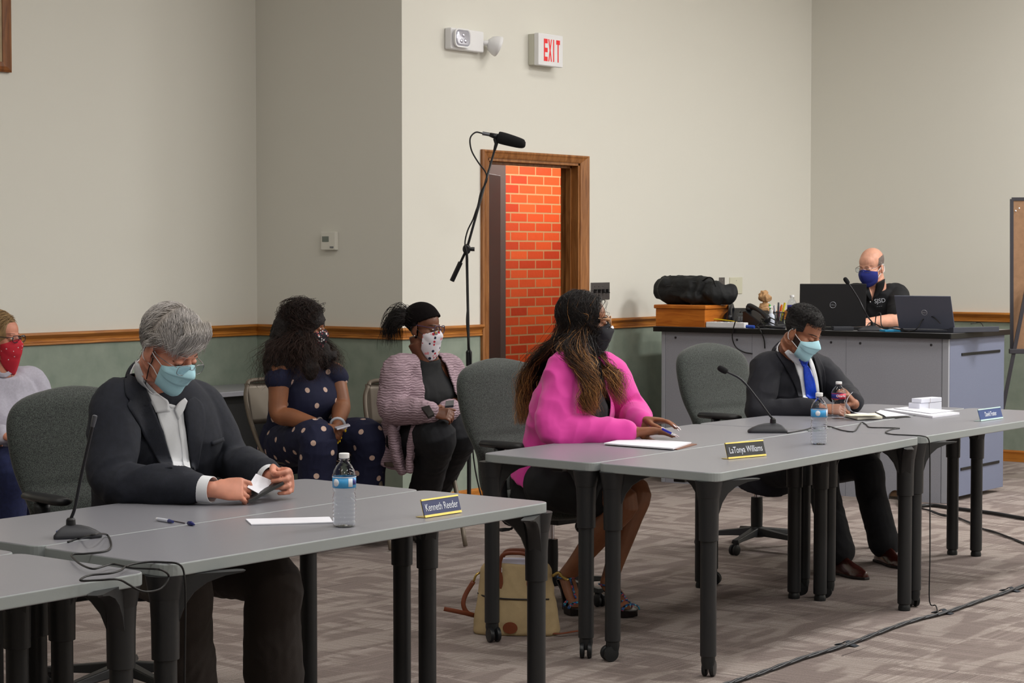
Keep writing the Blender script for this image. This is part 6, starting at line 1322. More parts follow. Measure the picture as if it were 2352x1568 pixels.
# folding chairs of the audience
fcm = mat('folding_chair_tan', (116, 106, 94), 0.45, 0.3); fst = mat('folding_chair_steel', (104, 95, 84), 0.4, 0.4)
def folding_chair(label, loc, ang):
    t = thing('folding_chair', label, 'chair', loc, ang, 'folding chairs by the wall')
    for s in (-1, 1):
        x = s * 0.205
        MB().tube([(x, 0.28, 0.01), (x, 0.12, 0.30), (x, -0.12, 0.60), (x * 0.98, -0.20, 0.76), (x * 0.85, -0.23, 0.83)], 0.0125, 10, 5).build('front_frame', fcm, t, world=False, smooth=True)
        MB().tube([(x * 0.9, -0.26, 0.01), (x * 0.9, -0.02, 0.36), (x * 0.9, 0.04, 0.44)], 0.0115, 10, 3).build('rear_leg', fcm, t, world=False, smooth=True)
        MB().box((x * 0.95, -0.02, 0.40), (0.006, 0.24, 0.018)).build('seat_brace', fcm, t, world=False)
    MB().tube([(-0.174, -0.23, 0.83), (-0.13, -0.245, 0.855), (0.13, -0.245, 0.855), (0.174, -0.23, 0.83)], 0.0125, 10, 4).build('top_rail', fcm, t, world=False, smooth=True)
    MB().cyl((-0.2, 0.22, 0.12), (0.2, 0.22, 0.12), 0.009).build('cross_rail', fcm, t, world=False); MB().cyl((-0.18, -0.2, 0.12), (0.18, -0.2, 0.12), 0.009).build('cross_rail', fcm, t, world=False)
    G = []
    for j in range(9):
        v = j / 8; G.append([V((-0.19 + 0.38 * i / 12, -0.195 - 0.05 * v + 0.035 * (2 * i / 12 - 1) ** 2 * 1.0 - 0.02, 0.62 + 0.22 * v)) for i in range(13)])
    MB().grid(G).build('backrest', fst, t, world=False, smooth=True, solid=0.006)
    MB().rings([[V((x, y, z)) for x, y in ((-0.19, -0.17), (0.19, -0.17), (0.2, 0.17), (0.17, 0.205), (-0.17, 0.205), (-0.2, 0.17))] for z in (0.432, 0.455)]).build('seat', fst, t, world=False, bevel=0.008)
    return t
def chair_at(J, label, fw, back=0.02):
    p = J['pelvis']; f = vecXZ(*fw).normalized(); q = V((p.x, p.y, 0)) + f * back; return folding_chair(label, (q.x, q.y, 0), face_ang(f))
chair_at(JD, 'tan folding chair under the woman in the dotted jumpsuit', (0.62, -0.78), 0.05)
chair_at(JC, 'tan folding chair under the woman in the mauve cardigan', (0.35, -0.94), -0.03)
chair_at(JR, 'tan folding chair under the woman with the red mask', (0.66, -0.75))
# ================================================================== PRESENTER DESK
gl = mat('desk_grey_laminate', (150, 152, 162), 0.5, bump=0.05, bscale=300, var=0.03, vscale=120); gl2 = mat('desk_side_blue_grey', (112, 118, 140), 0.5, bump=0.05, bscale=300, var=0.03, vscale=120)
dkt = mat('desk_top_black_edge', (14, 14, 15), 0.4); dkl = mat('desk_top_surface', (96, 96, 98), 0.3)
P0 = at(2176, 1157, 0); XF = P0.x; Y0 = P0.y; Y1 = on_x(1519, 950, XF).y; XE = at(2306, 1128, 0).x; DZT = on_x(1512, 749, XF).z
desk = thing('presenter_desk', 'tall grey laminate presenter desk with a black edged top and cable hole', 'desk', ((XF + XE) / 2, (Y0 + Y1) / 2, 0))
seamy = [on_x(px, 900, XF).y for px in (1727, 1943)]
ys = [Y0 + 0.045] + sorted(seamy) + [Y1 - 0.03]
hy = on_x(2057, 1150, XF).y
for a, b in zip(ys[:-1], ys[1:]):
    if a < hy < b:
        n = 12; arc = [V((0, hy + 0.055 * math.cos(k * PI / n), 0.0 + 0.062 * math.sin(k * PI / n))) for k in range(n + 1)]
        poly = [(a + 0.001, 0.0), (a + 0.001, DZT - 0.034), (b - 0.001, DZT - 0.034), (b - 0.001, 0.0)] + [(p.y, p.z) for p in arc]
        MB().plate([(XF, y, z) for y, z in poly], (0.018, 0, 0)).build('front_panel', gl, desk)
    else: MB().box2((XF, a + 0.001, 0.0), (XF + 0.018, b - 0.001, DZT - 0.034)).build('front_panel', gl, desk)
MB().box2((XF - 0.002, Y0, 0), (XF + 0.018, Y0 + 0.043, DZT - 0.034)).build('corner_post', mat('desk_post', (158, 161, 170), 0.5), desk, bevel=0.003)
MB().box2((XF - 0.002, Y1 - 0.028, 0), (XF + 0.02, Y1, DZT - 0.034)).build('corner_post', mat('desk_post', (158, 161, 170), 0.5), desk, bevel=0.003)
MB().box2((XF + 0.01, Y1 - 0.02, 0), (XE, Y1, DZT - 0.034)).build('end_panel', gl, desk)
MB().box2((XF + 0.02, Y0 + 0.03, 0.02), (XF + 0.03, Y1 - 0.02, DZT - 0.05)).build('inner_panel', mat('desk_inner', (110, 84, 60), 0.7), desk)
zs = DZT - 0.034; zm = 0.50
for z0, z1, pa, pb in ((zm + 0.002, zs - 0.002, (2208, 814), (2296, 805)), (0.03, zm - 0.002, (2206, 1074), (2294, 1060))):
    d = MB().box2((XF + 0.02, Y0, z0), (XE, Y0 + 0.02, z1)).build('drawer', gl2, desk, bevel=0.002)
    a = on_y(*pa, Y0); b = on_y(*pb, Y0); MB().box2((a.x, Y0 - 0.006, min(a.z, b.z) - 0.008), (b.x, Y0 + 0.004, min(a.z, b.z) + 0.009)).build('handle', black, d, bevel=0.002)
tp_ = MB(); tp_.prism(round_poly([(XF - 0.035, Y0 - 0.03), (XE + 0.03, Y0 - 0.03), (XE + 0.03, Y1 + 0.05), (XF - 0.035, Y1 + 0.05)], 0.01, 2), DZT - 0.034, DZT)
o = tp_.build('top', [dkl, dkt], desk, bevel=0.002); o.data.polygons.foreach_set('material_index', [0 if p.normal.z > 0.5 else 1 for p in o.data.polygons])
for px, py in ((1552, 775), (1693, 780), (1909, 786), (1976, 788), (2139, 792)):
    p = on_x(px, py, XF); MB().cyl(p, p - V((0.003, 0, 0)), 0.008, n=10).build('panel_screw', mat('dark_screw', (50, 48, 52), 0.5), desk)
def dp(px, py=None, dx=0.0):
    """point on the desk top"""
    return at(px, py, DZT) if py else None
# wooden box
bx0 = XF + 0.0; b0 = on_x(1506, 740, bx0).y; b1 = on_x(1619, 745, bx0).y; bz1 = on_x(1560, 709, bx0).z; bl = 0.31
ow = wood('honey_wood', (206, 124, 44), (172, 92, 28), (1.5, 1.5, 12), 0.35)
t = thing('wooden_box', 'honey-coloured wooden drawer box on the left end of the desk', 'box', (bx0 + bl / 2, (b0 + b1) / 2, DZT))
MB().box2((bx0, b1, DZT), (bx0 + bl, b0, bz1)).build('case', ow, t, bevel=0.003)
MB().box2((bx0 - 0.012, b1 - 0.012, bz1), (bx0 + bl + 0.02, b0 + 0.01, bz1 + 0.026)).build('lid', ow, t, bevel=0.006, bseg=3)
BT = bz1 + 0.026
# duffel bag
bm_ = mat('black_nylon', (17, 19, 21), 0.75, bump=0.5, bscale=40, bdist=0.006)
cx = bx0 + 0.17; q0 = on_x(1516, 668, cx); q1 = on_x(1610, 668, cx); q2 = on_x(1655, 672, cx)
dm_ = MB(); z_ = BT + 0.092
dm_.tube([(cx, q0.y + 0.01, z_), (cx, q0.y - 0.06, z_ + 0.003), (cx, q1.y, z_ + 0.004), (cx, q1.y - 0.06, z_)], [0.06, 0.094, 0.096, 0.08], 20, 4, 0.95, up=V((0, 0, 1)))
dm_.ell((cx - 0.03, q0.y - 0.09, BT + 0.13), (0.07, 0.07, 0.05)); dm_.ell((cx - 0.04, q1.y + 0.02, BT + 0.05), (0.09, 0.10, 0.05)); dm_.ell((cx + 0.0, q1.y - 0.10, BT + 0.078), (0.10, 0.10, 0.078)); dm_.ell((cx + 0.05, q2.y - 0.02, BT + 0.075), (0.07, 0.07, 0.07)); dm_.tube([(cx, q0.y - 0.02, BT + 0.165), (cx, q1.y + 0.02, BT + 0.172)], 0.022, 10, 3)
md = remesh(dm_, 0.007, 5); wrinkle(md, 0.011, 11, 3)
P = mesh_np(md); P[:, 2] = np.maximum(P[:, 2], BT + 0.0005); mesh_set(md, P)
t = thing('duffel_bag', 'black nylon bag lying on the wooden box', 'bag', (cx, q1.y, BT)); bag = add_mesh('body', md, bm_, t); bvb = bvh_of(md) if False else None
MB().tube([(cx - 0.093, q0.y - 0.03, z_ + 0.02), (cx - 0.075, q1.y, z_ + 0.06), (cx - 0.04, q1.y - 0.1, BT + 0.145), (cx + 0.0, q2.y, BT + 0.15)], 0.003, 6, 6).build('zip', mat('zip_black', (40, 42, 46), 0.4), t, smooth=True)
MB().tube([(cx - 0.06, q1.y - 0.05, BT + 0.16), (cx - 0.07, q1.y - 0.1, BT + 0.185), (cx - 0.05, q2.y + 0.03, BT + 0.172), (cx - 0.06, q2.y + 0.0, BT + 0.12)], 0.010, 8, 5, 0.4).build('strap', bm_, t, smooth=True)
# desk telephones
pb = mat('phone_black', (24, 25, 30), 0.35)
def phone(label, c, ang, s=1.0):
    t = thing('desk_telephone', label, 'telephone', c, ang, 'desk telephones'); W_ = 0.19 * s; D_ = 0.20 * s
    MB().rings([[V((x, -D_ / 2, 0)), V((x, D_ / 2, 0)), V((x, D_ / 2, 0.10 * s)), V((x, D_ / 2 - 0.03, 0.105 * s)), V((x, -D_ / 2, 0.022))] for x in (-W_ / 2, W_ / 2)]).build('body', pb, t, world=False, bevel=0.006, bseg=2)
    up = V((0, D_, 0.083 * s)).normalized(); nn = V((0, -up.z, up.y)); base = V((0, -D_ / 2 + 0.03, 0.037)) + nn * 0.003
    for i in range(12):
        p = base + V(((i % 3) * 0.02 - 0.005, 0, 0)) + up * (0.018 * (i // 3)); MB().box(p, (0.014, 0.011, 0.006), M=Matrix((V((1, 0, 0)), up, nn)).transposed()).build('key', mat('phone_key', (90, 92, 98), 0.4), t, world=False)
    MB().box(base + V((0.02, 0, 0)) + up * 0.12, (0.085, 0.045, 0.008), M=Matrix((V((1, 0, 0)), up, nn)).transposed()).build('display', mat('phone_lcd', (70, 78, 82), 0.2), t, world=False)
    h = MB(); q = base + V((-0.066, 0, 0)) + nn * 0.03; a, b = q - up * 0.02, q + up * 0.17
    h.tube([a - nn * 0.012, a + nn * 0.008, lerp(a, b, 0.5) + nn * 0.02, b + nn * 0.008, b - nn * 0.012], [0.022, 0.020, 0.014, 0.020, 0.024], 12, 5); h.ell(a - nn * 0.012, (0.024, 0.024, 0.016)); h.ell(b - nn * 0.012, (0.026, 0.026, 0.016))
    h.build('handset', pb, t, world=False, smooth=True); return t
def dpos(px, py): p = at(px, py, DZT); return (p.x, p.y, DZT + 0.001)
def desk_pt(px, dx): p = on_x(px, 745, XF + dx); return (p.x, p.y, DZT + 0.001)
phone('black desk telephone next to the wooden box', desk_pt(1700, 0.30), math.radians(-62), 1.15)
phone('black desk telephone with tilted screen beside the pen cup', desk_pt(1755, 0.22), math.radians(-20), 1.05)
# pen cup with markers
c = V(desk_pt(1785, 0.30)); t = thing('pen_cup', 'dark mesh cup full of coloured markers on the desk', 'pen holder', c)
cu = MB(); 
for k in range(28):
    a = k * 2 * PI / 28; cu.tube([c + V((0.042 * math.cos(a), 0.042 * math.sin(a), 0.002)), c + V((0.048 * math.cos(a + 0.25), 0.048 * math.sin(a + 0.25), 0.10))], 0.0014, 4)
    cu.tube([c + V((0.042 * math.cos(a), 0.042 * math.sin(a), 0.002)), c + V((0.048 * math.cos(a - 0.25), 0.048 * math.sin(a - 0.25), 0.10))], 0.0014, 4)
for z, r in ((0.002, 0.042), (0.10, 0.048)): cu.tube([c + V((r * math.cos(k * PI / 12), r * math.sin(k * PI / 12), z)) for k in range(24)], 0.003, 6, close=True)
cu.lathe([(0, 0), (0.042, 0), (0.042, 0.003), (0, 0.003)], c).build('cup', mat('mesh_black', (30, 30, 34), 0.5), t)
for i, (col, nm) in enumerate((((232, 40, 120), 'pink'), ((60, 190, 80), 'green'), ((230, 220, 60), 'yellow'), ((40, 80, 190), 'blue'), ((235, 235, 238), 'white'), ((200, 40, 40), 'red'), ((30, 30, 34), 'black'), ((240, 120, 40), 'orange'), ((60, 60, 70), 'grey'))):
    a = i * 2.4; b_ = c + V((0.018 * math.cos(a), 0.018 * math.sin(a), 0.008)); d = V((0.25 * math.cos(a), 0.25 * math.sin(a), 1)).normalized(); L_ = 0.135 + 0.012 * (i % 3)
    tt = thing('marker_pen', nm + ' marker pen standing in the mesh pen cup', 'marker', b_, 0, 'markers in the pen cup')
    MB().tube([b_, b_ + d * L_ * 0.72], [0.005, 0.006], 10).build('barrel', mat('marker_barrel', (225, 225, 228), 0.4) if i % 2 else mat('marker_' + nm, col, 0.4), tt)
    MB().tube([b_ + d * L_ * 0.70, b_ + d * L_], [0.007, 0.006], 10).build('cap', mat('marker_' + nm, col, 0.4), tt)
c = V(desk_pt(1757, 0.40)); pbm = MB(); pbm.ell(c + V((0, 0, 0.08)), (0.05, 0.05, 0.08)); pbm.ell(c + V((0, 0, 0.19)), (0.035, 0.04, 0.03)); pbm.tube([c + V((0, 0, 0.14)), c + V((0, 0, 0.18))], 0.02, 10); pbm.ell(c + V((0.01, 0.015, 0.213)), (0.03, 0.03, 0.024))
mp_ = wrinkle(remesh(pbm, 0.004, 1), 0.009, 30, 2); P = mesh_np(mp_); P[:, 2] = np.maximum(P[:, 2], DZT + 0.001); mesh_set(mp_, P); mp_.transform(Matrix.Translation(-c)); o = bpy.data.objects.new('paper_bag', mp_); C.objects.link(o); o.location = c; mp_.materials.clear(); mp_.materials.append(mat('kraft_paper', (186, 146, 104), 0.85)); tag(o, 'crumpled brown paper bag behind the pen cup', 'paper bag')
# bottles --------------------------------------------------------------
pet = mat('clear_plastic', (245, 248, 252), 0.03, trans=1.0, ior=1.28, spec=0.6); water = mat('water', (245, 250, 252), 0.0, trans=1.0, ior=1.33)
capm = mat('bottle_cap_white', (238, 238, 240), 0.4)
def bottle(label, loc, H_, R_, lab, level, fill=0.8, txt=None, group='water bottles', rotlab=0.0):
    t = thing('water_bottle', label, 'bottle', loc, 0, 'clear plastic water bottles'); s = H_ / 0.205; c = V(loc)
    prof = [(0.0, 0.006), (0.012, 0.003), (0.024, 0.0), (0.030, 0.003), (0.0325, 0.010)]
    z = 0.014
    for k in range(7): prof += [(0.0328, z), (0.0318, z + 0.004), (0.0305, z + 0.0065), (0.0318, z + 0.009)]; z += 0.0115
    prof += [(0.0300, 0.096), (0.0290, 0.100), (0.0320, 0.106), (0.0330, 0.110), (0.0322, 0.113), (0.0322, 0.143), (0.0332, 0.147), (0.0322, 0.152), (0.0290, 0.163), (0.0220, 0.175), (0.0145, 0.184), (0.0125, 0.188), (0.0125, 0.192), (0.0160, 0.193), (0.0160, 0.1945), (0.0125, 0.195), (0.0125, 0.2)]
    k = R_ / 0.033; pr = [(r * k, q * s) for r, q in prof]
    th = 0.0007; outer = pr; inner = [(max(r - th, 0.0), q + (th if i < 3 else 0)) for i, (r, q) in enumerate(pr)][::-1]
    o = MB().lathe(outer + inner[:-1], c, 40).build('body', pet, t, smooth=True)
    wt = [(max(r - th * 1.6, 0.0), q + th * 1.6 if i < 4 else q) for i, (r, q) in enumerate(pr) if q <= level * H_] ; wt.append((0.0, wt[-1][1]))
    MB().lathe([(0, wt[0][1])] + wt, c, 40).build('water', water, t, smooth=True)
    rl = R_ * 0.99
    z0, z1 = 0.113 * s, 0.145 * s
    MB().lathe([(rl, z0), (rl, z1), (rl + 0.0004, z1), (rl + 0.0004, z0), (rl, z0)], c, 48).build('label', lab, t, smooth=True)
    MB().lathe([(0.0, 0.1975 * s), (0.0150, 0.1975 * s), (0.0153, 0.1985 * s), (0.0153, 0.210 * s), (0.0140, 0.2115 * s), (0, 0.2115 * s)], c, 28).build('cap', capm, t, bevel=0.0004)
    return t, c, rl, z0, z1
def wrap_text(body, size, m, t, c, r, z, ang0, sx=1.0, name='label_text'):
    cu = bpy.data.curves.new(name, 'FONT'); cu.body = body; cu.size = size; cu.extrude = 0.0; cu.align_x = 'CENTER'; cu.align_y = 'CENTER'; cu.offset = size * 0.015
    q = bpy.data.objects.new(name, cu); C.objects.link(q); dg = bpy.context.evaluated_depsgraph_get(); me = bpy.data.meshes.new_from_object(q.evaluated_get(dg)); bpy.data.objects.remove(q)
    MI = world_mat(t).inverted()
    for v in me.vertices:
        a = ang0 + v.co.x * sx / r; v.co = MI @ V((c.x + math.cos(a) * (r + 0.0012), c.y + math.sin(a) * (r + 0.0012), c.z + z + v.co.y))
    o = bpy.data.objects.new(name, me); C.objects.link(o); o.parent = t; me.materials.clear(); me.materials.append(m); return o
def cyl_patch(t, name, m, c, r, a0, a1, z0f, z1f, n=14):
    G = [[V((c.x + math.cos(a) * r, c.y + math.sin(a) * r, c.z + (z0f(u) * (1 - w_) + z1f(u) * w_))) for u in [k / n for k in range(n + 1)] for a in [a0 + (a1 - a0) * u]] for w_ in (0, 0.5, 1)]
    return MB().grid(G).build(name, m, t, smooth=True, solid=0.0004)
lb = mat('label_blue', (72, 166, 226), 0.4, var=0.08, vscale=50); lw_ = mat('label_white', (232, 236, 244), 0.4); lnv = mat('label_navy', (40, 44, 130), 0.4); lrd = mat('label_red', (206, 40, 66), 0.4)
CAMA = lambda c: math.atan2(-c.y, -c.x)
def blue_label(t, c, r, z0, z1, sh=0.0):
    ca = CAMA(c) + sh; h = z1 - z0
    a = ca - 0.75; cyl_patch(t, 'label_emblem', lw_, c, r + 0.001, a - 0.3, a + 0.3, lambda u: z0 + h * (0.5 - 0.34 * math.sqrt(max(0, 1 - (2 * u - 1) ** 2))), lambda u: z0 + h * (0.5 + 0.34 * math.sqrt(max(0, 1 - (2 * u - 1) ** 2))))
    cyl_patch(t, 'label_emblem', lw_, c, r + 0.0012, ca + 0.35, ca + 0.75, lambda u: z0 + h * 0.12, lambda u: z0 + h * 0.88)
    cyl_patch(t, 'label_emblem', lnv, c, r + 0.0014, ca + 0.8, ca + 1.25, lambda u: z0 + h * 0.3, lambda u: z0 + h * (0.9 - 0.3 * u))
    cyl_patch(t, 'label_band', lw_, c, r + 0.001, ca - 1.5, ca + 1.5, lambda u: z1 - h * 0.07, lambda u: z1)
p = at(791, 1209, TZ); r_ = bottle('clear water bottle with blue label on the nearest table', (p.x, p.y, TZ + 0.0005), 0.208, 0.0345, lb, 0, 0.86); blue_label(*r_)
p = at(1881, 1020, TZ); r_ = bottle('clear water bottle with blue label beside the table microphone cable', (p.x, p.y, TZ + 0.0005), 0.208, 0.0345, lb, 0.0, 0.62); blue_label(*r_, 0.6)
p = at(1926, 961, TZ); t, c, rl, z0, z1 = bottle('clear water bottle with red and navy label in front of the open notebook', (p.x, p.y, TZ + 0.0005), 0.172, 0.0345, lnv, 0.0, 0.5); h = z1 - z0; ca = CAMA(c)
for q in [k for k in t.children]:
    pass
cyl_patch(t, 'label_emblem', lrd, c, rl + 0.001, ca - 0.35, ca + 1.3, lambda u: z0 + h * (0.5 - 0.5 * min(1, u * 2.2)), lambda u: z0 + h * (0.5 + 0.5 * min(1, u * 2.2)))
wrap_text('Ozarka', 0.0165, lw_, t, c, rl + 0.0012, (z0 + z1) / 2 + 0.002, ca + 0.35)
cyl_patch(t, 'label_band', lrd, c, rl + 0.0008, ca - 1.6, ca + 1.6, lambda u: z1 - h * 0.08, lambda u: z1); cyl_patch(t, 'label_band', lrd, c, rl + 0.0008, ca - 1.6, ca + 1.6, lambda u: z0, lambda u: z0 + h * 0.07)
c = V(desk_pt(1819, 0.45)); r_ = bottle('small water bottle on the desk behind the man with the blue tie', c, 0.205, 0.033, lnv, 0.0, 0.7)
c = V(desk_pt(1771, 0.18)); t = thing('sanitizer_bottle', 'small white pump bottle with pale label among the desk clutter', 'bottle', c)
MB().lathe([(0, 0), (0.022, 0), (0.024, 0.01), (0.024, 0.08), (0.012, 0.095), (0.010, 0.1), (0, 0.1)], c, 20).build('body', mat('milky_plastic', (200, 205, 220), 0.3), t, smooth=True)
MB().lathe([(0, 0.098), (0.013, 0.098), (0.013, 0.118), (0.004, 0.12), (0.004, 0.135), (0, 0.136)], c, 16).box(c + V((-0.012, 0, 0.137)), (0.035, 0.012, 0.008)).build('pump', white, t)
# power strip, plug, cables on the desk
a, b = V(desk_pt(1626, 0.03)), V(desk_pt(1714, 0.03)); t = thing('power_strip', 'long white power strip along the front of the desk top', 'power strip', lerp(a, b, 0.5)); d = (b - a)
MB().box(lerp(a, b, 0.5) + V((0, 0, 0.018)), (d.length, 0.055, 0.036), math.atan2(d.y, d.x)).build('body', white, t, bevel=0.004)
for k in range(5): MB().box(lerp(a, b, 0.15 + 0.17 * k) + V((0, 0, 0.037)), (0.03, 0.03, 0.003), math.atan2(d.y, d.x)).build('socket', mat('socket_grey', (170, 170, 175), 0.5), t)
def cable(label, pts, r, m=black, sub=6, name='cable', cat='cable', group=None, extra=()):
    o_ = V(pts[0]); mb = MB().tube([V(p) for p in pts], r, 7, sub)
    for e in extra: mb.tube([V(p) for p in e], r, 7, sub)
    return tag(mb.build(name, m, None, loc=(o_.x, o_.y, o_.z), smooth=True), label, cat, group)
yel = mat('yellow_cable', (226, 196, 40), 0.5); blu = mat('blue_plastic', (36, 74, 170), 0.4)
ds = lambda px, dx, z=0.006: V(desk_pt(px, dx)) + V((0, 0, z))
cable('yellow network cable lying behind the white power strip', [ds(1618, 0.02), ds(1625, 0.10, 0.03), ds(1640, 0.12, 0.05), ds(1665, 0.13, 0.045), ds(1690, 0.12, 0.035), ds(1705, 0.15)], 0.004, yel)
MB().cyl(ds(1714, -0.01, 0.012), ds(1733, -0.01, 0.010), 0.011).build('blue_plug', blu, None, loc=ds(1720, -0.01, 0.0), bevel=0.003); tag(bpy.data.objects['blue_plug'], 'blue round connector at the right end of the power strip', 'plug')
fx = XF - 0.045
cable('black cable looping down the front of the desk from the telephone', [ds(1700, 0.10, 0.10), ds(1699, 0.0, 0.11), on_x(1690, 735, fx - 0.01), on_x(1682, 770, fx), on_x(1689, 795, XF - 0.02), on_x(1708, 808, XF - 0.01), on_x(1728, 812, XF - 0.01)], 0.0042)
cable('short black cable hanging over the desk edge behind the man with the tie', [ds(1738, 0.05), ds(1742, -0.02, 0.010), on_x(1748, 762, fx), on_x(1755, 780, XF - 0.015), on_x(1757, 800, XF - 0.01)], 0.0042)
cable('black cables tangled on the desk beneath the telephones', [ds(1735, 0.02), ds(1745, 0.10, 0.03), ds(1765, 0.12, 0.07), ds(1785, 0.06, 0.04), ds(1770, 0.02), ds(1752, 0.03, 0.03), ds(1748, 0.12, 0.06), ds(1775, 0.14, 0.03), ds(1800, 0.05)], 0.004, extra=([ds(1725, 0.04), ds(1760, 0.01, 0.015), ds(1802, 0.03)],))
cable('grey marker-thick rod lying at the desk front by the pen cup', [ds(1768, 0.02, 0.012), ds(1803, 0.01, 0.010)], 0.011, mat('dark_grey_plastic', (50, 52, 58), 0.45), name='presentation_remote', cat='remote control')
# laptops
def laptop(label, c, ang, w_, h_, tilt, mlid, mbase, logo, logow=0.03, rightview=False, txt='DELL'):
    t = thing('laptop', label, 'laptop', c, ang, 'laptops on the tall desk'); D_ = h_
    MB().box((0, 0, 0.010), (w_, D_, 0.016)).build('base', mbase, t, world=False, bevel=0.004)
    kb = MB().box((0, -0.01, 0.0187), (w_ * 0.88, D_ * 0.45, 0.0012)).build('keyboard', mat('keys_black', (22, 22, 24), 0.6), t, world=False)
    th = math.radians(tilt); up = V((0, math.cos(th) * -1, math.sin(th))) if False else V((0, math.sin(math.radians(tilt - 90)), math.cos(math.radians(tilt - 90))))
    nb = V((0, up.z, -up.y)); o_ = V((0, D_ / 2, 0.018)); M = Matrix((V((1, 0, 0)), up, V((1, 0, 0)).cross(up))).transposed()
    lid = MB().box(o_ + up * (h_ / 2 + 0.004), (w_, h_, 0.008), M=M).build('lid', mlid, t, world=False, bevel=0.003, bseg=2)
    nrm = V((1, 0, 0)).cross(up)  # +-: choose outer side (+y)
    out = nrm if nrm.y > 0 else -nrm; lc = o_ + up * (h_ * 0.52) + out * 0.0045
    ring = [lc + V((1, 0, 0)) * (logow * math.cos(k * PI / 16)) + up * (logow * math.sin(k * PI / 16)) for k in range(32)]
    MB().tube(ring, 0.0016, 6, close=True).build('logo_ring', logo, lid, world=False)
    WM_ = world_mat(t); x_ = (WM_.to_3x3() @ V((-1, 0, 0))); y_ = WM_.to_3x3() @ up; text(txt, logow * 0.75, 'logo_text', logo, lid, MX(WM_ @ lc, x_, y_), 0.0008, sx=1.05)
    MB().box(o_ + up * (h_ / 2 + 0.006) - out * 0.0042, (w_ * 0.95, h_ * 0.92, 0.001), M=M).build('screen', mat('screen_dark', (16, 17, 20), 0.15), t, world=False)
    return t
lg = mat('logo_silver', (140, 143, 150), 0.35, 0.4)
def lid_ang(fw): f = vecXZ(*fw).normalized(); return math.atan2(f.y, f.x) - PI / 2
l1 = V(desk_pt(1907, 0.24)); laptop('large black laptop with its lid towards the room, left on the desk', (l1.x, l1.y, DZT + 0.001), lid_ang((-0.05, -1)), 0.425, 0.275, 96, mat('laptop_black', (20, 20, 23), 0.5), mat('laptop_black', (20, 20, 23), 0.5), lg, 0.0195)
l2 = V(desk_pt(2142, 0.20)); laptop('grey laptop with its lid tilted back, right on the desk', (l2.x, l2.y, DZT + 0.001), lid_ang((-0.48, -0.88)), 0.36, 0.23, 116, mat('laptop_grey', (84, 88, 104), 0.4), mat('laptop_dark_grey', (62, 64, 74), 0.45, 0.2), mat('logo_pale', (170, 172, 180), 0.35, 0.4), 0.0175)
kb = V(desk_pt(2215, 0.30)); t = thing('docking_keyboard', 'dark grey flat keyboard beside the grey laptop near the desk corner', 'keyboard', (kb.x, kb.y, DZT + 0.001), lid_ang((0.5, -0.86)))
MB().rings([[V((x, -0.11, 0)), V((x, 0.11, 0)), V((x, 0.11, 0.034)), V((x, -0.09, 0.012))] for x in (-0.19, 0.19)]).build('case', mat('laptop_dark_grey', (62, 64, 74), 0.45, 0.2), t, world=False, bevel=0.003)
km = MB()
for r in range(5):
    for k in range(12): km.box((-0.13 + 0.0235 * k, -0.06 + 0.034 * r, 0.0165 + 0.0022 * r), (0.019, 0.028, 0.004))
km.build('keys', mat('keys_dark', (40, 41, 48), 0.5), t, world=False)
pd = V(desk_pt(2050, 0.06)); MB().box(pd + V((0, 0, 0.006)), (0.14, 0.08, 0.012), lid_ang((0.3, -1))).build('blue_notepad', mat('cyan_cover', (40, 150, 200), 0.5), None, loc=pd, bevel=0.002); tag(bpy.data.objects['blue_notepad'], 'thin bright blue notepad on the desk in front of the man in the polo', 'notepad')
pd = V(desk_pt(1935, 0.08)); MB().box(pd + V((0, 0, 0.012)), (0.13, 0.10, 0.024), lid_ang((0, -1))).build('adapter_box', mat('dark_grey_plastic', (50, 52, 58), 0.45), None, loc=pd, bevel=0.004); tag(bpy.data.objects['adapter_box'], 'flat dark grey adapter box in front of the black laptop', 'adapter')
cable('tangle of black cables between the two laptops', [ds(1985, 0.10), ds(2000, 0.16, 0.05), ds(2020, 0.12, 0.03), ds(2035, 0.05, 0.015), ds(2060, 0.08, 0.03), ds(2085, 0.04), ds(2105, 0.02, 0.02), ds(2120, 0.05, 0.08), ds(2140, 0.05, 0.10), ds(2160, 0.02, 0.06)], 0.0035, extra=([ds(2010, 0.12), ds(2012, 0.13, 0.09), ds(2022, 0.13, 0.11), ds(2026, 0.1, 0.03), ds(2050, 0.03, 0.02), ds(2090, 0.03)],))
q = at(2230, 754, DZT); cable('black wire arching at the right end of the desk', [V((q.x, q.y, DZT + 0.03)), on_x(2240, 741, q.x + 0.05), on_x(2252, 741, q.x + 0.05), on_x(2258, 750, q.x + 0.03), on_x(2252, 757, q.x)], 0.003)
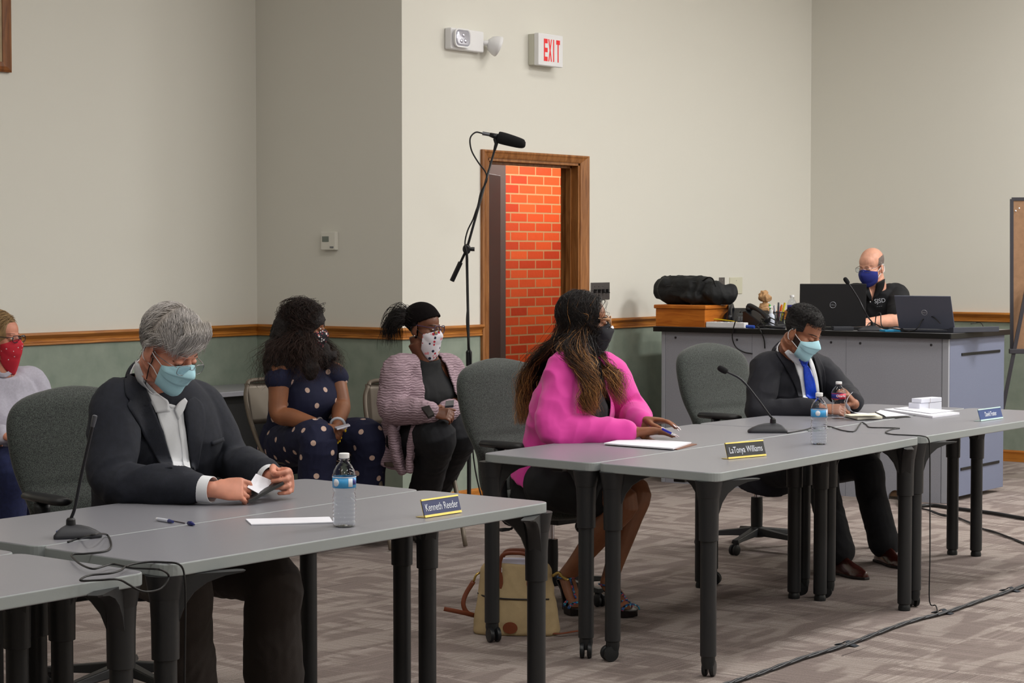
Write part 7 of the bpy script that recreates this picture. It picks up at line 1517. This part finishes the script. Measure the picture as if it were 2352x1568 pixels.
# gooseneck microphones
mb_ = mat('microphone_base', (46, 47, 52), 0.5, bump=0.03); fo = mat('foam_black', (18, 18, 20), 0.95, bump=0.6, bscale=600)
def gooseneck(label, base, ang, path, s=1.0, foam=True, length=0.17, wid=0.12):
    """base on the table at base, pointing ang; path: stem points in the room"""
    t = thing('gooseneck_microphone', label, 'microphone', base, ang, 'gooseneck microphones'); L_, W_ = length * s, wid * s
    pl = round_poly([(-L_ / 2, -W_ * 0.18), (L_ / 2, -W_ / 2), (L_ / 2, W_ / 2), (-L_ / 2, W_ * 0.18)], 0.02 * s, 5)
    ctr = V((L_ * 0.18, 0)); R = []
    for z, k in ((0.0, 0.97), (0.004, 1.0), (0.012, 0.98), (0.024, 0.80), (0.034, 0.58), (0.040, 0.34), (0.042, 0.16)): R.append([V(((p[0] - ctr.x) * k + ctr.x, (p[1]) * k, z * s)) for p in pl])
    b = MB().rings(R).build('base', mb_, t, world=False); smooth_by_angle(b, 50)
    MB().box((L_ * 0.40, 0, 0.020 * s), (0.022, 0.03, 0.006)).build('talk_button', mat('button_blue_grey', (70, 84, 130), 0.35), b, world=False, bevel=0.002)
    MB().lathe([(0, 0.038 * s), (0.014, 0.038 * s), (0.013, 0.058 * s), (0.009, 0.064 * s), (0, 0.065 * s)], (ctr.x, 0, 0), 16).build('socket', black, t, world=False, smooth=False)
    WM_ = world_mat(t); s0 = WM_ @ V((ctr.x, 0, 0.06 * s)); pts = [s0] + [V(p) for p in path]
    MB().tube(pts, [0.0048] * (len(pts) - 1) + [0.0042], 10, 6).build('gooseneck', mat('stem_black', (40, 40, 44), 0.35, 0.4), t, smooth=True)
    d = (pts[-1] - pts[-2]).normalized(); e = pts[-1]
    if foam: MB().tube([e - d * 0.006, e, e + d * 0.02, e + d * 0.036, e + d * 0.042], [0.006, 0.0125, 0.0145, 0.012, 0.005], 16, 4).build('foam_windscreen', fo, t, smooth=True)
    else: MB().tube([e - d * 0.02, e, e + d * 0.012, e + d * 0.014], [0.0055, 0.007, 0.007, 0.004], 14, 1).build('capsule', mat('capsule_grey', (96, 98, 104), 0.35, 0.6), t, smooth=False)
    return t
b = at(182, 1234, TZ); zb = (b - V((0, 0, CAMZ))).dot(FWD)
gooseneck('gooseneck microphone with its stem upright on the nearest left table', (b.x, b.y, TZ + 0.0005), math.atan2(RGT.y, RGT.x) + PI, [W(172, 1165, zb), W(186, 1095, zb), W(203, 1020, zb), W(216, 964, zb)], 0.86, False, 0.15, 0.12)
b = at(1760, 993, TZ); zb = (b - V((0, 0, CAMZ))).dot(FWD)
gooseneck('gooseneck microphone leaning left on the table with the black name plate', (b.x, b.y, TZ + 0.0005), math.atan2(RGT.y, RGT.x) + 0.15, [W(1765, 950, zb - 0.01), W(1737, 912, zb - 0.02), W(1703, 872, zb - 0.03), W(1668, 853, zb - 0.03)], 1.0, True)
b = V(desk_pt(1995, 0.07)); gooseneck('gooseneck microphone on the tall desk between the two laptops', (b.x, b.y, DZT + 0.0005), math.atan2(RGT.y, RGT.x) + 0.1, [W(1990, 722, 12.95), W(1974, 690, 12.95), W(1958, 664, 12.95), W(1948, 650, 12.95)], 0.85, True)
# cables on and below the tables
e = 0.0035
KP = [(156, 1244), (182, 1236), (207, 1220.6, 0.03), (227, 1217, 0.03), (246, 1228), (255, 1246), (252, 1260), (235, 1266.6), (196, 1271), (166, 1273), (170, 1283), (188, 1297), (213, 1306), (235, 1301), (258, 1295), (284, 1300), (305, 1304), (352, 1306), (372, 1309)]
K2_ = [(387, 1320), (383, 1336), (368, 1352), (340, 1358.5), (317, 1354), (296, 1342)]
K3 = [(270, 1330), (225, 1332), (186, 1333), (192, 1326), (211, 1320), (254, 1316), (278, 1309), (287, 1302), (305, 1295), (342, 1290), (381, 1291), (408, 1294)]
pts = [at(p[0], p[1] + (0 if len(p) < 3 else p[2] * 300), TZ + e + (0 if len(p) < 3 else 0.03)) for p in KP] + [on_y(*p, 3.838) for p in K2_] + [at(*p, TZ + e) for p in K3] + [on_y(420, 1306, 3.838), on_y(424, 1330, 3.835), on_y(426, 1370, 3.835), on_y(425, 1480, 3.835), on_y(424, 1600, 3.835)] + [V(on_y(424, 1600, 3.835).xy.to_3d()) + V((0, 0, 0.006)), V(on_y(424, 1600, 3.835).xy.to_3d()) + V((0.05, -0.2, 0.006))]
cable('black microphone cable looped over the edge of the two left tables', pts, 0.0028, sub=5)
TP = [(1808, 994), (1850, 986), (1868, 981), (1903, 979), (1935, 988), (1962, 990), (1974, 975), (1980, 970), (1990, 975), (1998, 981), (2030, 982), (2066, 983), (2050, 985), (2034, 992), (2048, 997), (2085, 999), (2118, 1001)]
tb_ = [on_y(*p, 3.905) for p in ((2131, 1006), (2135, 1022), (2136, 1060), (2136, 1150), (2136, 1280), (2135, 1380))]
tb_.append(V((tb_[-1].x, tb_[-1].y - 0.03, 0.012))); tb_.append(at(2155, 1412, 0.010))
cable('black microphone cable crossing the right tables and dropping to the carpet', [at(*p, TZ + e) for p in TP] + tb_, 0.0028, sub=5)
FP = [(1640, 1580), (1700, 1562), (1760, 1542), (1850, 1510), (1940, 1483), (2020, 1453), (2100, 1425), (2165, 1409), (2240, 1384), (2320, 1357), (2400, 1330), (2500, 1300)]
rn = random.Random(3)
def strand_pts(off, ph): 
    A = catmull([tuple(at(*p, 0.007)) for p in FP], 5); out = []
    for i, a in enumerate(A): out.append(V(a) + V((0.004, -0.006, 0)) * (off * math.cos(i * 0.9 + ph)) + V((0, 0, 0.003 * (1 + math.sin(i * 0.9 + ph)))))
    return out
fc = thing('cable_bundle', 'bundle of black cables taped along the carpet in front of the tables', 'cable', at(1940, 1483, 0))
for k, (of, ph) in enumerate(((1.0, 0), (1.2, 2.1), (1.4, 4.2))): MB().tube(strand_pts(of, ph), 0.0048, 7, 1).build('cable', mat('cable_dark_blue', (22, 24, 32), 0.45), fc, smooth=True)
for px, py in ((1945, 1482), (2165, 1408), (2320, 1357)):
    a = at(px, py, 0); d = (at(px + 30, py - 10, 0) - a).normalized(); s = V((-d.y, d.x, 0)); tpn = MB().tube([a - s * 0.045 + V((0, 0, 0.001)), a - s * 0.018 + V((0, 0, 0.008)), a + V((0, 0, 0.018)), a + s * 0.018 + V((0, 0, 0.008)), a + s * 0.045 + V((0, 0, 0.001))], 0.022, 8, 3, 0.08, up=V((0, 0, 1)))
    tpn.build('velcro_tie', mat('velcro', (38, 42, 50), 0.9), fc, smooth=True)
hp_ = V((XF + 0.05, hy, 0.03)); cable('thick black cable leaving the round hole at the foot of the desk', [hp_ + V((0.1, 0.02, 0.02)), hp_, at(2072, 1158, 0.02), at(2100, 1163, 0.012), at(2140, 1160, 0.012), at(2200, 1168, 0.012), at(2280, 1178, 0.012), at(2352, 1190, 0.012), at(2480, 1205, 0.012)], 0.011)
cable('thin twisted black cable on the carpet to the right of the desk', [hp_ + V((0.1, 0.0, 0)), at(2075, 1158, 0.006), at(2130, 1170, 0.006), at(2160, 1180, 0.006), at(2190, 1186, 0.006), at(2230, 1200, 0.006), at(2262, 1216, 0.006), at(2300, 1227, 0.006), at(2352, 1248, 0.006), at(2450, 1285, 0.006)], 0.0045, extra=([at(2130, 1171, 0.010), at(2165, 1184, 0.010), at(2195, 1186, 0.012), at(2250, 1211, 0.006), at(2285, 1221, 0.012), at(2352, 1246, 0.006)],))
# name plates
def name_plate(label, BL, BR, h_, body, face, edge, lean=0.30, size=0.028, shx=0.0):
    a = at(*BL, TZ) + V((0, 0, 0.001)); b = at(*BR, TZ) + V((0, 0, 0.001)); d = (b - a).normalized(); n = V((d.y, -d.x, 0)); up = (V((0, 0, 1)) - n * lean).normalized(); L_ = (b - a).length
    t = thing('name_plate', label, 'name plate', lerp(a, b, 0.5), 0, 'name plates on the tables'); nn = d.cross(up)
    if nn.dot(n) < 0: nn = -nn
    MB().plate([a, b, b + up * (h_ + 0.006), a + up * (h_ + 0.006)], -nn * 0.002).plate([a - n * 0.0, b - n * 0.0, b - n * 0.035, a - n * 0.035], (0, 0, 0.0015)).plate([a + up * 0.0, b + up * 0.0, b + up * 0.007, a + up * 0.007], nn * 0.004).plate([a + up * (h_ + 0.001), b + up * (h_ + 0.001), b + up * (h_ + 0.006), a + up * (h_ + 0.006)], nn * 0.004).build('holder', edge, t)
    MB().plate([a + up * 0.007 + nn * 0.0005, b + up * 0.007 + nn * 0.0005, b + up * (h_ + 0.001) + nn * 0.0005, a + up * (h_ + 0.001) + nn * 0.0005], nn * 0.002).build('plate', face, t)
    text(body, size, 'lettering', mat('engraved_white', (225, 228, 238), 0.5), t, MX(lerp(a, b, 0.5) + up * (h_ * 0.5 + 0.003) + nn * 0.003, d, up), 0.0004, sx=0.72); return t
gold = mat('gold_metal', (214, 190, 104), 0.3, 0.7); silv = mat('pale_metal', (196, 224, 226), 0.3, 0.6)
navyp = mat('engraved_navy', (44, 54, 102), 0.4); blackp = mat('engraved_black', (26, 27, 32), 0.4); bluep = mat('engraved_blue', (30, 62, 124), 0.4)
name_plate('navy name plate in a gold holder on the nearest table', (975, 1190), (1059, 1177), 0.050, 'Kenneth Reeder', navyp, gold, size=0.032)
name_plate('black name plate in a gold holder on the front right table', (1672, 1055), (1759, 1047), 0.058, 'LaTonya Williams', blackp, gold, size=0.036)
name_plate('blue name plate in a silver holder at the right photo edge', (2252, 968), (2303, 961), 0.052, 'David Foster', bluep, silv, size=0.032)
# papers
paper = mat('white_paper', (232, 232, 240), 0.8)
def sheet(name, label, cat, px, th, m, z=TZ, lift=0.0005, group=None):
    P_ = [at(*p, z + lift + th) for p in px]; c = sum(P_, V((0, 0, 0))) / len(P_); c.z = z
    o = MB().plate(P_, (0, 0, -th)).build(name, m, None, loc=c, bevel=min(0.0008, th * 0.3)); return tag(o, label, cat, group)
o = sheet('folded_paper', 'folded white paper lying beside the bottle on the nearest table', 'paper', [(564, 1191), (577, 1203), (765, 1198), (757, 1186)], 0.004, paper)
t = thing('clipboard', 'brown clipboard with a white pad under the hands of the woman in pink', 'clipboard', at(1495, 1020, TZ))
MB().plate([at(1390, 1020, TZ + 0.004), at(1556, 1031, TZ + 0.004), at(1601, 1019, TZ + 0.004), at(1440, 1008, TZ + 0.004)], (0, 0, -0.0035)).build('board', mat('brown_board', (136, 100, 84), 0.7), t)
MB().plate([at(1387, 1017, TZ + 0.010), at(1546, 1029, TZ + 0.010), at(1588, 1015, TZ + 0.010), at(1436, 1006, TZ + 0.010)], (0, 0, -0.0055)).build('pad', paper, t)
# open notebook
t = thing('open_notebook', 'open black notebook with white pages before the man with the blue tie', 'notebook', at(2000, 955, TZ))
MB().plate([at(1938, 957, TZ + 0.003), at(1972, 963, TZ + 0.003), at(2092, 957, TZ + 0.003), at(2050, 947, TZ + 0.003)], (0, 0, -0.002)).build('cover', black, t)
MB().plate([at(1940, 951, TZ + 0.014), at(1970, 959, TZ + 0.014), at(2027, 956, TZ + 0.014), at(2010, 948, TZ + 0.014)], (0, 0, -0.010)).build('page_block', mat('cream_pages', (226, 222, 204), 0.8), t)
MB().plate([at(2010, 947, TZ + 0.010), at(2035, 956, TZ + 0.006), at(2088, 953, TZ + 0.006), at(2022, 941, TZ + 0.014)], (0, 0, -0.002)).build('page', paper, t)
g0 = at(1946, 955, TZ + 0.014); zz = (g0 - V((0, 0, CAMZ))).dot(FWD)
cur = [(2012, 951, 0.00), (1985, 948, -0.01), (1960, 946, -0.02), (1946, 940, -0.03), (1942, 928, -0.03), (1946, 914, -0.03), (1956, 902, -0.03)]
G = [[W(x, y, zz + dz + 0.03), W(x + (10 if y > 930 else 3), y + (3 if y > 930 else -2), zz + dz - 0.10)] for x, y, dz in [tuple(q) for q in catmull(cur, 4)]]
MB().grid(G).build('curled_page', paper, t, smooth=True, solid=0.0006)
MB().tube([at(2010, 946, TZ + 0.016), at(2028, 953, TZ + 0.014), at(2034, 957, TZ + 0.004)], 0.002, 6, 3).build('ribbon', black, t)
sheet('paper_stack', 'stack of white papers and notepad right of the open notebook', 'papers', [(2030, 939), (2142, 955), (2204, 947), (2085, 934)], 0.010, paper)
o = sheet('loose_sheet', 'loose white sheet on top of the paper stack', 'paper', [(2052, 937), (2138, 949), (2190, 942), (2082, 934)], 0.0015, paper, TZ + 0.0118)
# white card boxes
wb = mat('white_card', (218, 220, 232), 0.6)
def cardbox(label, BL, BR, z0, h_, dep, sh=0):
    a = at(*BL, TZ); b = at(*BR, TZ); a.z = b.z = z0; d = (b - a); n = V((-d.y, d.x, 0)).normalized(); t = thing('card_box', label, 'box', lerp(a, b, 0.5) + n * dep / 2, 0, 'white card boxes')
    P_ = [a, b, b + n * dep, a + n * dep]; MB().plate(P_, (0, 0, h_)).build('box', wb, t, bevel=0.002); m_ = lerp(a, b, 0.42)
    MB().plate([m_ - n * 0.0006, m_ + d.normalized() * 0.003 - n * 0.0006, m_ + d.normalized() * 0.003 - n * 0.0006 + V((0, 0, h_)), m_ - n * 0.0006 + V((0, 0, h_))], n * 0.001).build('flap_seam', mat('card_seam', (176, 168, 172), 0.7), t); return t
cardbox('lower white card box on the far grey table', (2112, 945), (2163, 941), TZ + 0.001, 0.040, 0.07)
cardbox('small white card box resting on top of the other card box', (2116, 945), (2163, 941), TZ + 0.042, 0.022, 0.06)
# pen taken apart on the nearest table
z = TZ + 0.006; t = thing('pen_barrel', 'clear barrel of a dismantled pen on the nearest table', 'pen', at(378, 1195, TZ)); MB().cyl(at(364, 1192, z), at(388, 1196, z), 0.0055).build('barrel', mat('clear_grey_plastic', (205, 208, 220), 0.15), t); MB().cyl(at(388, 1196, z), at(397, 1198, z), 0.0058, 0.004).build('tip', mat('pen_dark_blue', (50, 56, 110), 0.3), t); MB().cyl(at(360, 1191, z), at(364, 1192, z), 0.004).build('button', white, t)
a = at(398, 1196, TZ + 0.002); tag(MB().cyl(a, at(424, 1201, TZ + 0.002), 0.0017, n=8).build('pen_refill', mat('refill_brown', (70, 60, 66), 0.4), None, loc=a), 'thin dark ink refill beside the clear pen barrel', 'pen refill')
a = at(439, 1202, TZ + 0.006); tag(MB().tube([at(433, 1201, TZ + 0.006), a, at(446, 1204, TZ + 0.006)], [0.006, 0.007, 0.003], 10).build('pen_end_piece', mat('pen_cap_blue', (24, 30, 100), 0.3), None, loc=a, smooth=True), 'small dark blue end piece of the pen right of the ink refill', 'pen end piece')
# things in hands
def card(name, label, cat, pts, th, m, group=None):
    P_ = [W(*p) for p in pts]; n = (P_[1] - P_[0]).cross(P_[2] - P_[0]).normalized(); c = sum(P_, V((0, 0, 0))) / len(P_)
    return tag(MB().plate(P_, n * th).build(name, m, None, loc=c, bevel=min(th * 0.3, 0.001)), label, cat, group)
card('folded_note', 'folded white note held by the grey-haired man', 'paper', [(568, 1118, 6.60), (588, 1087, 6.72), (627, 1104, 6.74), (600, 1136, 6.62)], 0.002, paper)
card('phone_case', 'black phone held low by the grey-haired man', 'phone', [(570, 1149, 6.56), (576, 1137, 6.62), (652, 1098, 6.74), (650, 1106, 6.68)], 0.010, black)
card('smartphone', 'slim pale smartphone in the hands of the woman in the dotted jumpsuit', 'phone', [(768, 980, 10.75), (800, 972, 10.82), (804, 975, 10.70), (774, 984, 10.64)], 0.008, mat('phone_silver', (190, 192, 205), 0.3))
card('mobile_phone', 'small dark phone in the hands of the woman in the mauve cardigan', 'phone', [(1024, 920, 10.60), (1043, 918, 10.62), (1042, 930, 10.55), (1022, 932, 10.53)], 0.012, mat('phone_glass', (50, 52, 60), 0.12))
card('black_wallet', 'black wallet with yellow edge on the lap of the woman in the mauve cardigan', 'wallet', [(968, 934, 10.55), (986, 930, 10.57), (998, 950, 10.50), (984, 956, 10.47)], 0.015, mat('black_leather', (22, 20, 20), 0.35))
a = W(1522, 985, 8.74); b = W(1551, 1000, 8.66); t = thing('blue_pen', 'blue pen between the fingers of the woman in pink', 'pen', a); MB().tube([a, lerp(a, b, 0.75)], 0.0052, 10).build('barrel', mat('pen_blue', (34, 48, 160), 0.25), t); MB().tube([lerp(a, b, 0.75), b], [0.0055, 0.002], 10).build('tip', chrome, t)
# ================================================================== FLOOR THINGS
# boom microphone stand
Z_ = 12.0; f0 = W(1077, 800, Z_); bs = V((f0.x, f0.y, 0)); cl = W(1072, 572, Z_); top = W(1140, 330, Z_ - 0.05); bot = W(1038, 645, Z_ + 0.03)
t = thing('microphone_stand', 'tall black boom microphone stand left of the door', 'microphone stand', bs); sm_ = mat('stand_black', (26, 27, 30), 0.4)
MB().tube([bs + V((0, 0, 0.10)), bs + V((0, 0, 0.95))], 0.012, 12).tube([bs + V((0, 0, 0.93)), cl], 0.008, 12).lathe([(0, 0.90), (0.017, 0.90), (0.018, 0.98), (0.012, 0.99), (0, 0.99)], bs, 16).build('pole', sm_, t)
MB().lathe([(0, 0), (0.13, 0), (0.132, 0.008), (0.10, 0.02), (0.03, 0.03), (0.015, 0.05), (0.013, 0.12), (0, 0.12)], bs, 32).build('base', sm_, t, smooth=False)
MB().tube([bot, cl, top], [0.0075, 0.0075, 0.006], 10).build('boom', sm_, t, smooth=True)
bd = (bot - cl).normalized(); MB().tube([bot, bot - bd * 0.12], 0.014, 12).build('counterweight', sm_, t)
MB().ell(cl, (0.03, 0.02, 0.03)).cyl(cl - FWD * 0.03 - RGT * 0.0, cl + FWD * 0.02, 0.018).tube([cl, cl + RGT * 0.03, cl + RGT * 0.045], [0.008, 0.012, 0.012], 8).build('clutch', sm_, t, smooth=False)
MB().tube([top - (top - cl).normalized() * 0.04, top + V((0, 0, 0.0)), W(1137, 318, Z_ - 0.05)], [0.008, 0.011, 0.012], 10).build('clip', sm_, t)
tm_ = thing('shotgun_microphone', 'black shotgun microphone with foam windscreen on top of the boom', 'microphone', W(1150, 318, Z_ - 0.05))
a, b, c_, d_ = W(1125, 309, Z_ - 0.05), W(1145, 315, Z_ - 0.055), W(1200, 330, Z_ - 0.07), W(1207, 331, Z_ - 0.07)
MB().tube([b, b + (c_ - b) * 0.02, lerp(b, c_, 0.5), c_, d_], [0.020, 0.034, 0.034, 0.027, 0.012], 18, 4).build('windscreen', fo, tm_, smooth=True)
MB().tube([a, b], [0.012, 0.019], 12).build('body', sm_, tm_, smooth=True); MB().tube([W(1108, 306, Z_ - 0.05), a], 0.011, 12).build('connector', mat('connector_grey', (120, 122, 128), 0.3, 0.7), tm_)
bp_ = [W(1108, 306, Z_ - 0.05), W(1092, 304, Z_ - 0.05), W(1080, 318, Z_ - 0.06), W(1083, 345, Z_ - 0.05), W(1098, 372, Z_ - 0.05), W(1115, 395, Z_ - 0.04), W(1118, 415, Z_ - 0.035), W(1105, 440, Z_ - 0.035), W(1098, 470, Z_ - 0.035), W(1093, 485, Z_ - 0.04), W(1086, 505, Z_ - 0.03), W(1074, 530, Z_ - 0.03), W(1068, 560, Z_ - 0.035), W(1074, 590, Z_ - 0.03), W(1073, 640, Z_ - 0.02), W(1074, 700, Z_ - 0.02), W(1072, 740, Z_ - 0.03), W(1077, 790, Z_ - 0.02), W(1082, 830, Z_ - 0.02), W(1080, 900, Z_ - 0.02), bs + V((0.02, -0.03, 0.3)), bs + V((0.1, -0.1, 0.006)), bs + V((0.4, -0.1, 0.006))]
cable('black cable wound around the boom stand', bp_, 0.0045)
# easel with tan board
Ze = 14.0; fr = mat('easel_frame', (58, 56, 62), 0.5); t = thing('easel', 'grey framed easel board with tan surface cut by the right photo edge', 'easel', V((W(2420, 800, Ze).x, W(2420, 800, Ze).y, 0)))
e00, e01 = W(2324, 457, Ze), W(2324, 806, Ze); wv = (RGT * 0.85 - FWD * 0.10); e10, e11 = e00 + wv, e01 + wv; nz_ = wv.cross(V((0, 0, 1))).normalized(); 
if nz_.dot(FWD) > 0: nz_ = -nz_
tanm = mat('tan_pinboard', (150, 116, 88), 0.85, bump=0.3, bscale=200, var=0.08, vscale=30)
MB().plate([e00, e10, e11, e01], -nz_ * 0.012).build('board', tanm, t)
def ebar(a, b, w_): d = (b - a).normalized(); s = d.cross(nz_) * w_; return [a - s, b - s, b + s, a + s]
fm_ = MB()
for a, b in ((e00, e01), (e00, e10), (e10, e11)): fm_.plate([q + nz_ * 0.004 for q in ebar(a, b, 0.011)], -nz_ * 0.02)
fm_.build('frame', fr, t)
MB().box(lerp(e01, e11, 0.5) + nz_ * 0.02, (wv.length + 0.04, 0.05, 0.032), math.atan2(wv.y, wv.x)).build('tray', fr, t, bevel=0.003)
la, lb_ = W(2358, 655, Ze - 0.02), W(2328, 806, Ze); ld_ = (lb_ - la).normalized(); lend = la + ld_ * (la.z / -ld_.z)
MB().plate(ebar(la + nz_ * 0.02, lend + nz_ * 0.02, 0.012), nz_ * 0.02).build('leg', fr, t); rr_ = la + wv * 0.8; MB().plate(ebar(rr_ + nz_ * 0.02, V((rr_.x, rr_.y, 0)) + wv * 0.2 + nz_ * 0.02, 0.012), nz_ * 0.02).build('leg', fr, t)
bk = lerp(e00, e10, 0.5) - nz_ * 0.02; MB().tube([bk, V((bk.x, bk.y, 0)) - nz_ * 0.45], 0.012, 8).build('leg', fr, t)
for px, py, body in ((2336, 494, 'Do'), (2338, 510, 'How'), (2338, 527, 'Prov')): text(body, 0.055, 'handwriting', mat('faint_marker', (122, 88, 68), 0.8), t, MX(e00 + RGT * ((px - 2324) / 4800 * Ze) + V((0, 0, -(py - 457) / 4800 * Ze)) + nz_ * 0.0015, wv, V((0, 0, 1))), 0.0003, 'LEFT')
for px, py in ((2333, 484), (2341, 478)): q = e00 + RGT * ((px - 2324) / 4800 * Ze) + V((0, 0, -(py - 457) / 4800 * Ze)) + nz_ * 0.003; MB().ell(q, (0.006, 0.006, 0.006)).build('push_pin', white, t, smooth=True)
# side table by the left wall
t = thing('side_table', 'long grey topped table with black panel against the left wall', 'table', (8.0, 8.8, 0))
MB().box2((6.6, 8.52, 0.71), (9.42, 9.0, 0.74)).build('tabletop', lam, t, bevel=0.004); MB().box2((6.75, 8.60, 0.04), (9.28, 8.62, 0.71)).build('modesty_panel', mat('panel_black', (14, 14, 15), 0.6), t)
for x in (6.72, 9.3):
    for y in (8.57, 8.95): MB().box2((x - 0.02, y - 0.02, 0), (x + 0.02, y + 0.02, 0.71)).build('leg', tleg, t)
# handbag on the floor
fb = at(1180, 1462, 0); zb = (fb - V((0, 0, CAMZ))).dot(FWD); can = mat('beige_canvas', (176, 154, 116), 0.85, bump=0.4, bscale=300, var=0.06, vscale=20); tan = mat('tan_leather', (116, 58, 32), 0.5, bump=0.1, bscale=80)
t = thing('handbag', 'beige canvas handbag with brown leather handles standing on the carpet', 'handbag', (fb.x, fb.y, 0)); bx_ = (RGT * 0.97 + FWD * -0.12).normalized(); by_ = V((0, 0, 1)).cross(bx_)
BX = lambda x, y, z: V((fb.x, fb.y, 0)) + by_ * 0.09 + bx_ * x + by_ * y + V((0, 0, z))
R = []
for z, a, b in ((0.0, 0.172, 0.075), (0.01, 0.176, 0.082), (0.06, 0.172, 0.082), (0.14, 0.158, 0.070), (0.22, 0.148, 0.052), (0.262, 0.146, 0.040), (0.280, 0.134, 0.034), (0.286, 0.124, 0.030)):
    R.append([BX(math.copysign(abs(math.cos(q)) ** 0.55, math.cos(q)) * a, math.copysign(abs(math.sin(q)) ** 0.55, math.sin(q)) * b, z) for q in [k * 2 * PI / 36 for k in range(36)]])
bgm = MB().rings(R); me_ = remesh(bgm, 0.006, 4); wrinkle(me_, 0.003, 9, 2); P = mesh_np(me_); P[:, 2] = np.maximum(P[:, 2], 0.001); mesh_set(me_, P); bvg = bvh_of(me_); add_mesh('body', me_, can, t)
for s, yo in ((1, -0.042), (1, 0.04)):
    MB().tube([BX(-0.065, yo, 0.25), BX(-0.062, yo, 0.30), BX(-0.045, yo, 0.328), BX(0.0, yo, 0.334), BX(0.045, yo, 0.328), BX(0.062, yo, 0.30), BX(0.065, yo, 0.25)], 0.0085, 10, 5).build('handle', tan, t, smooth=True)
for x in (-0.065, 0.065):
    q = BX(x, -0.2, 0.225); h = bvg.ray_cast(q, by_); pl_ = [(0, 0.045), (0.010, 0.04), (0.016, 0.01), (0.017, -0.015), (0.010, -0.04), (0, -0.055), (-0.010, -0.04), (-0.017, -0.015), (-0.016, 0.01), (-0.010, 0.04)]; c0 = h[0] - by_ * 0.004
    MB().plate([c0 + bx_ * a + V((0, 0, b)) + by_ * (0.12 * -b * -1) for a, b in pl_], by_ * -0.002).build('handle_patch', tan, t)
    MB().tube([c0 + bx_ * 0.011 + V((0, 0, 0.05)), c0 + bx_ * 0.011 + V((0, 0, 0.03))], 0.002, 6).build('buckle', chrome, t); MB().tube([c0 - bx_ * 0.011 + V((0, 0, 0.05)), c0 - bx_ * 0.011 + V((0, 0, 0.03))], 0.002, 6).build('buckle', chrome, t)
def onbag(x, z, e=0.003): h = bvg.ray_cast(BX(x, -0.3, z), by_); return (h[0] if h[0] is not None else BX(x, -0.07, z)) - by_ * e
MB().tube([onbag(-0.155, 0.165), onbag(-0.12, 0.157), onbag(-0.06, 0.152), onbag(0.0, 0.150), onbag(0.08, 0.150), onbag(0.14, 0.150)], 0.0035, 6, 4).build('pocket_zip', mat('dark_zip', (36, 26, 24), 0.5), t, smooth=True)
G = [onbag(-0.015 + 0.030 * math.cos(k * PI / 10), 0.035 + 0.024 * math.sin(k * PI / 10), 0.002) for k in range(20)]; MB().plate(G, -by_ * 0.003).build('leather_badge', tan, t)
MB().tube([BX(-0.150, 0, 0.245), BX(-0.165, -0.01, 0.235), BX(-0.175, -0.01, 0.21)], 0.005, 8, 3).build('strap_clip', mat('brass', (190, 160, 90), 0.3, 0.9), t, smooth=True)
MB().tube([BX(-0.175, -0.01, 0.21), BX(-0.205, -0.02, 0.16), BX(-0.215, -0.03, 0.12), BX(-0.20, -0.03, 0.085), BX(-0.165, -0.02, 0.07)], 0.0095, 8, 5, 0.35, up=by_).build('side_strap', tan, t, smooth=True)
MB().tube([BX(-0.165, -0.02, 0.07), BX(-0.22, -0.06, 0.090), BX(-0.285, -0.09, 0.108)], 0.0095, 8, 3, 0.35, up=by_).build('side_strap', tan, t, smooth=True)
MB().tube([BX(0.15, -0.03, 0.24), BX(0.175, -0.03, 0.255), BX(0.19, -0.03, 0.24), BX(0.215, -0.03, 0.225)], 0.006, 8, 4).build('strap_clip', mat('brass', (190, 160, 90), 0.3, 0.9), t, smooth=True)
MB().tube([BX(0.14, -0.05, 0.01), BX(0.19, -0.06, 0.012), BX(0.25, -0.03, 0.018), BX(0.30, 0.03, 0.012)], 0.009, 8, 4, 0.4).build('side_strap', tan, t, smooth=True)
MB().rings([[BX(x * 1.0, y, z) for x, y in ((-0.11, -0.02), (0.11, -0.02), (0.11, 0.02), (-0.11, 0.02))] for z in (0.25, 0.298, 0.306)]).build('contents', mat('white_cloth_inside', (210, 208, 226), 0.8), t, bevel=0.004)
# high stool for the man behind the desk
p = JO['pelvis']; zs_ = p.z - 0.13; t = thing('high_stool', 'black high stool under the man in the polo shirt', 'stool', (p.x, p.y, 0)); MB().lathe([(0, zs_ - 0.05), (0.17, zs_ - 0.05), (0.18, zs_ - 0.03), (0.17, zs_), (0, zs_)], (p.x, p.y, 0), 28).build('seat', cp, t)
for k in range(4):
    a = k * PI / 2 + 0.5; MB().tube([(p.x + 0.10 * math.cos(a), p.y + 0.10 * math.sin(a), zs_ - 0.04), (p.x + 0.21 * math.cos(a), p.y + 0.21 * math.sin(a), 0.0)], 0.013, 8).build('leg', cp, t)
MB().tube([(p.x + 0.18 * math.cos(k * PI / 10), p.y + 0.18 * math.sin(k * PI / 10), 0.28) for k in range(20)], 0.009, 8, close=True).build('foot_ring', chrome, t)
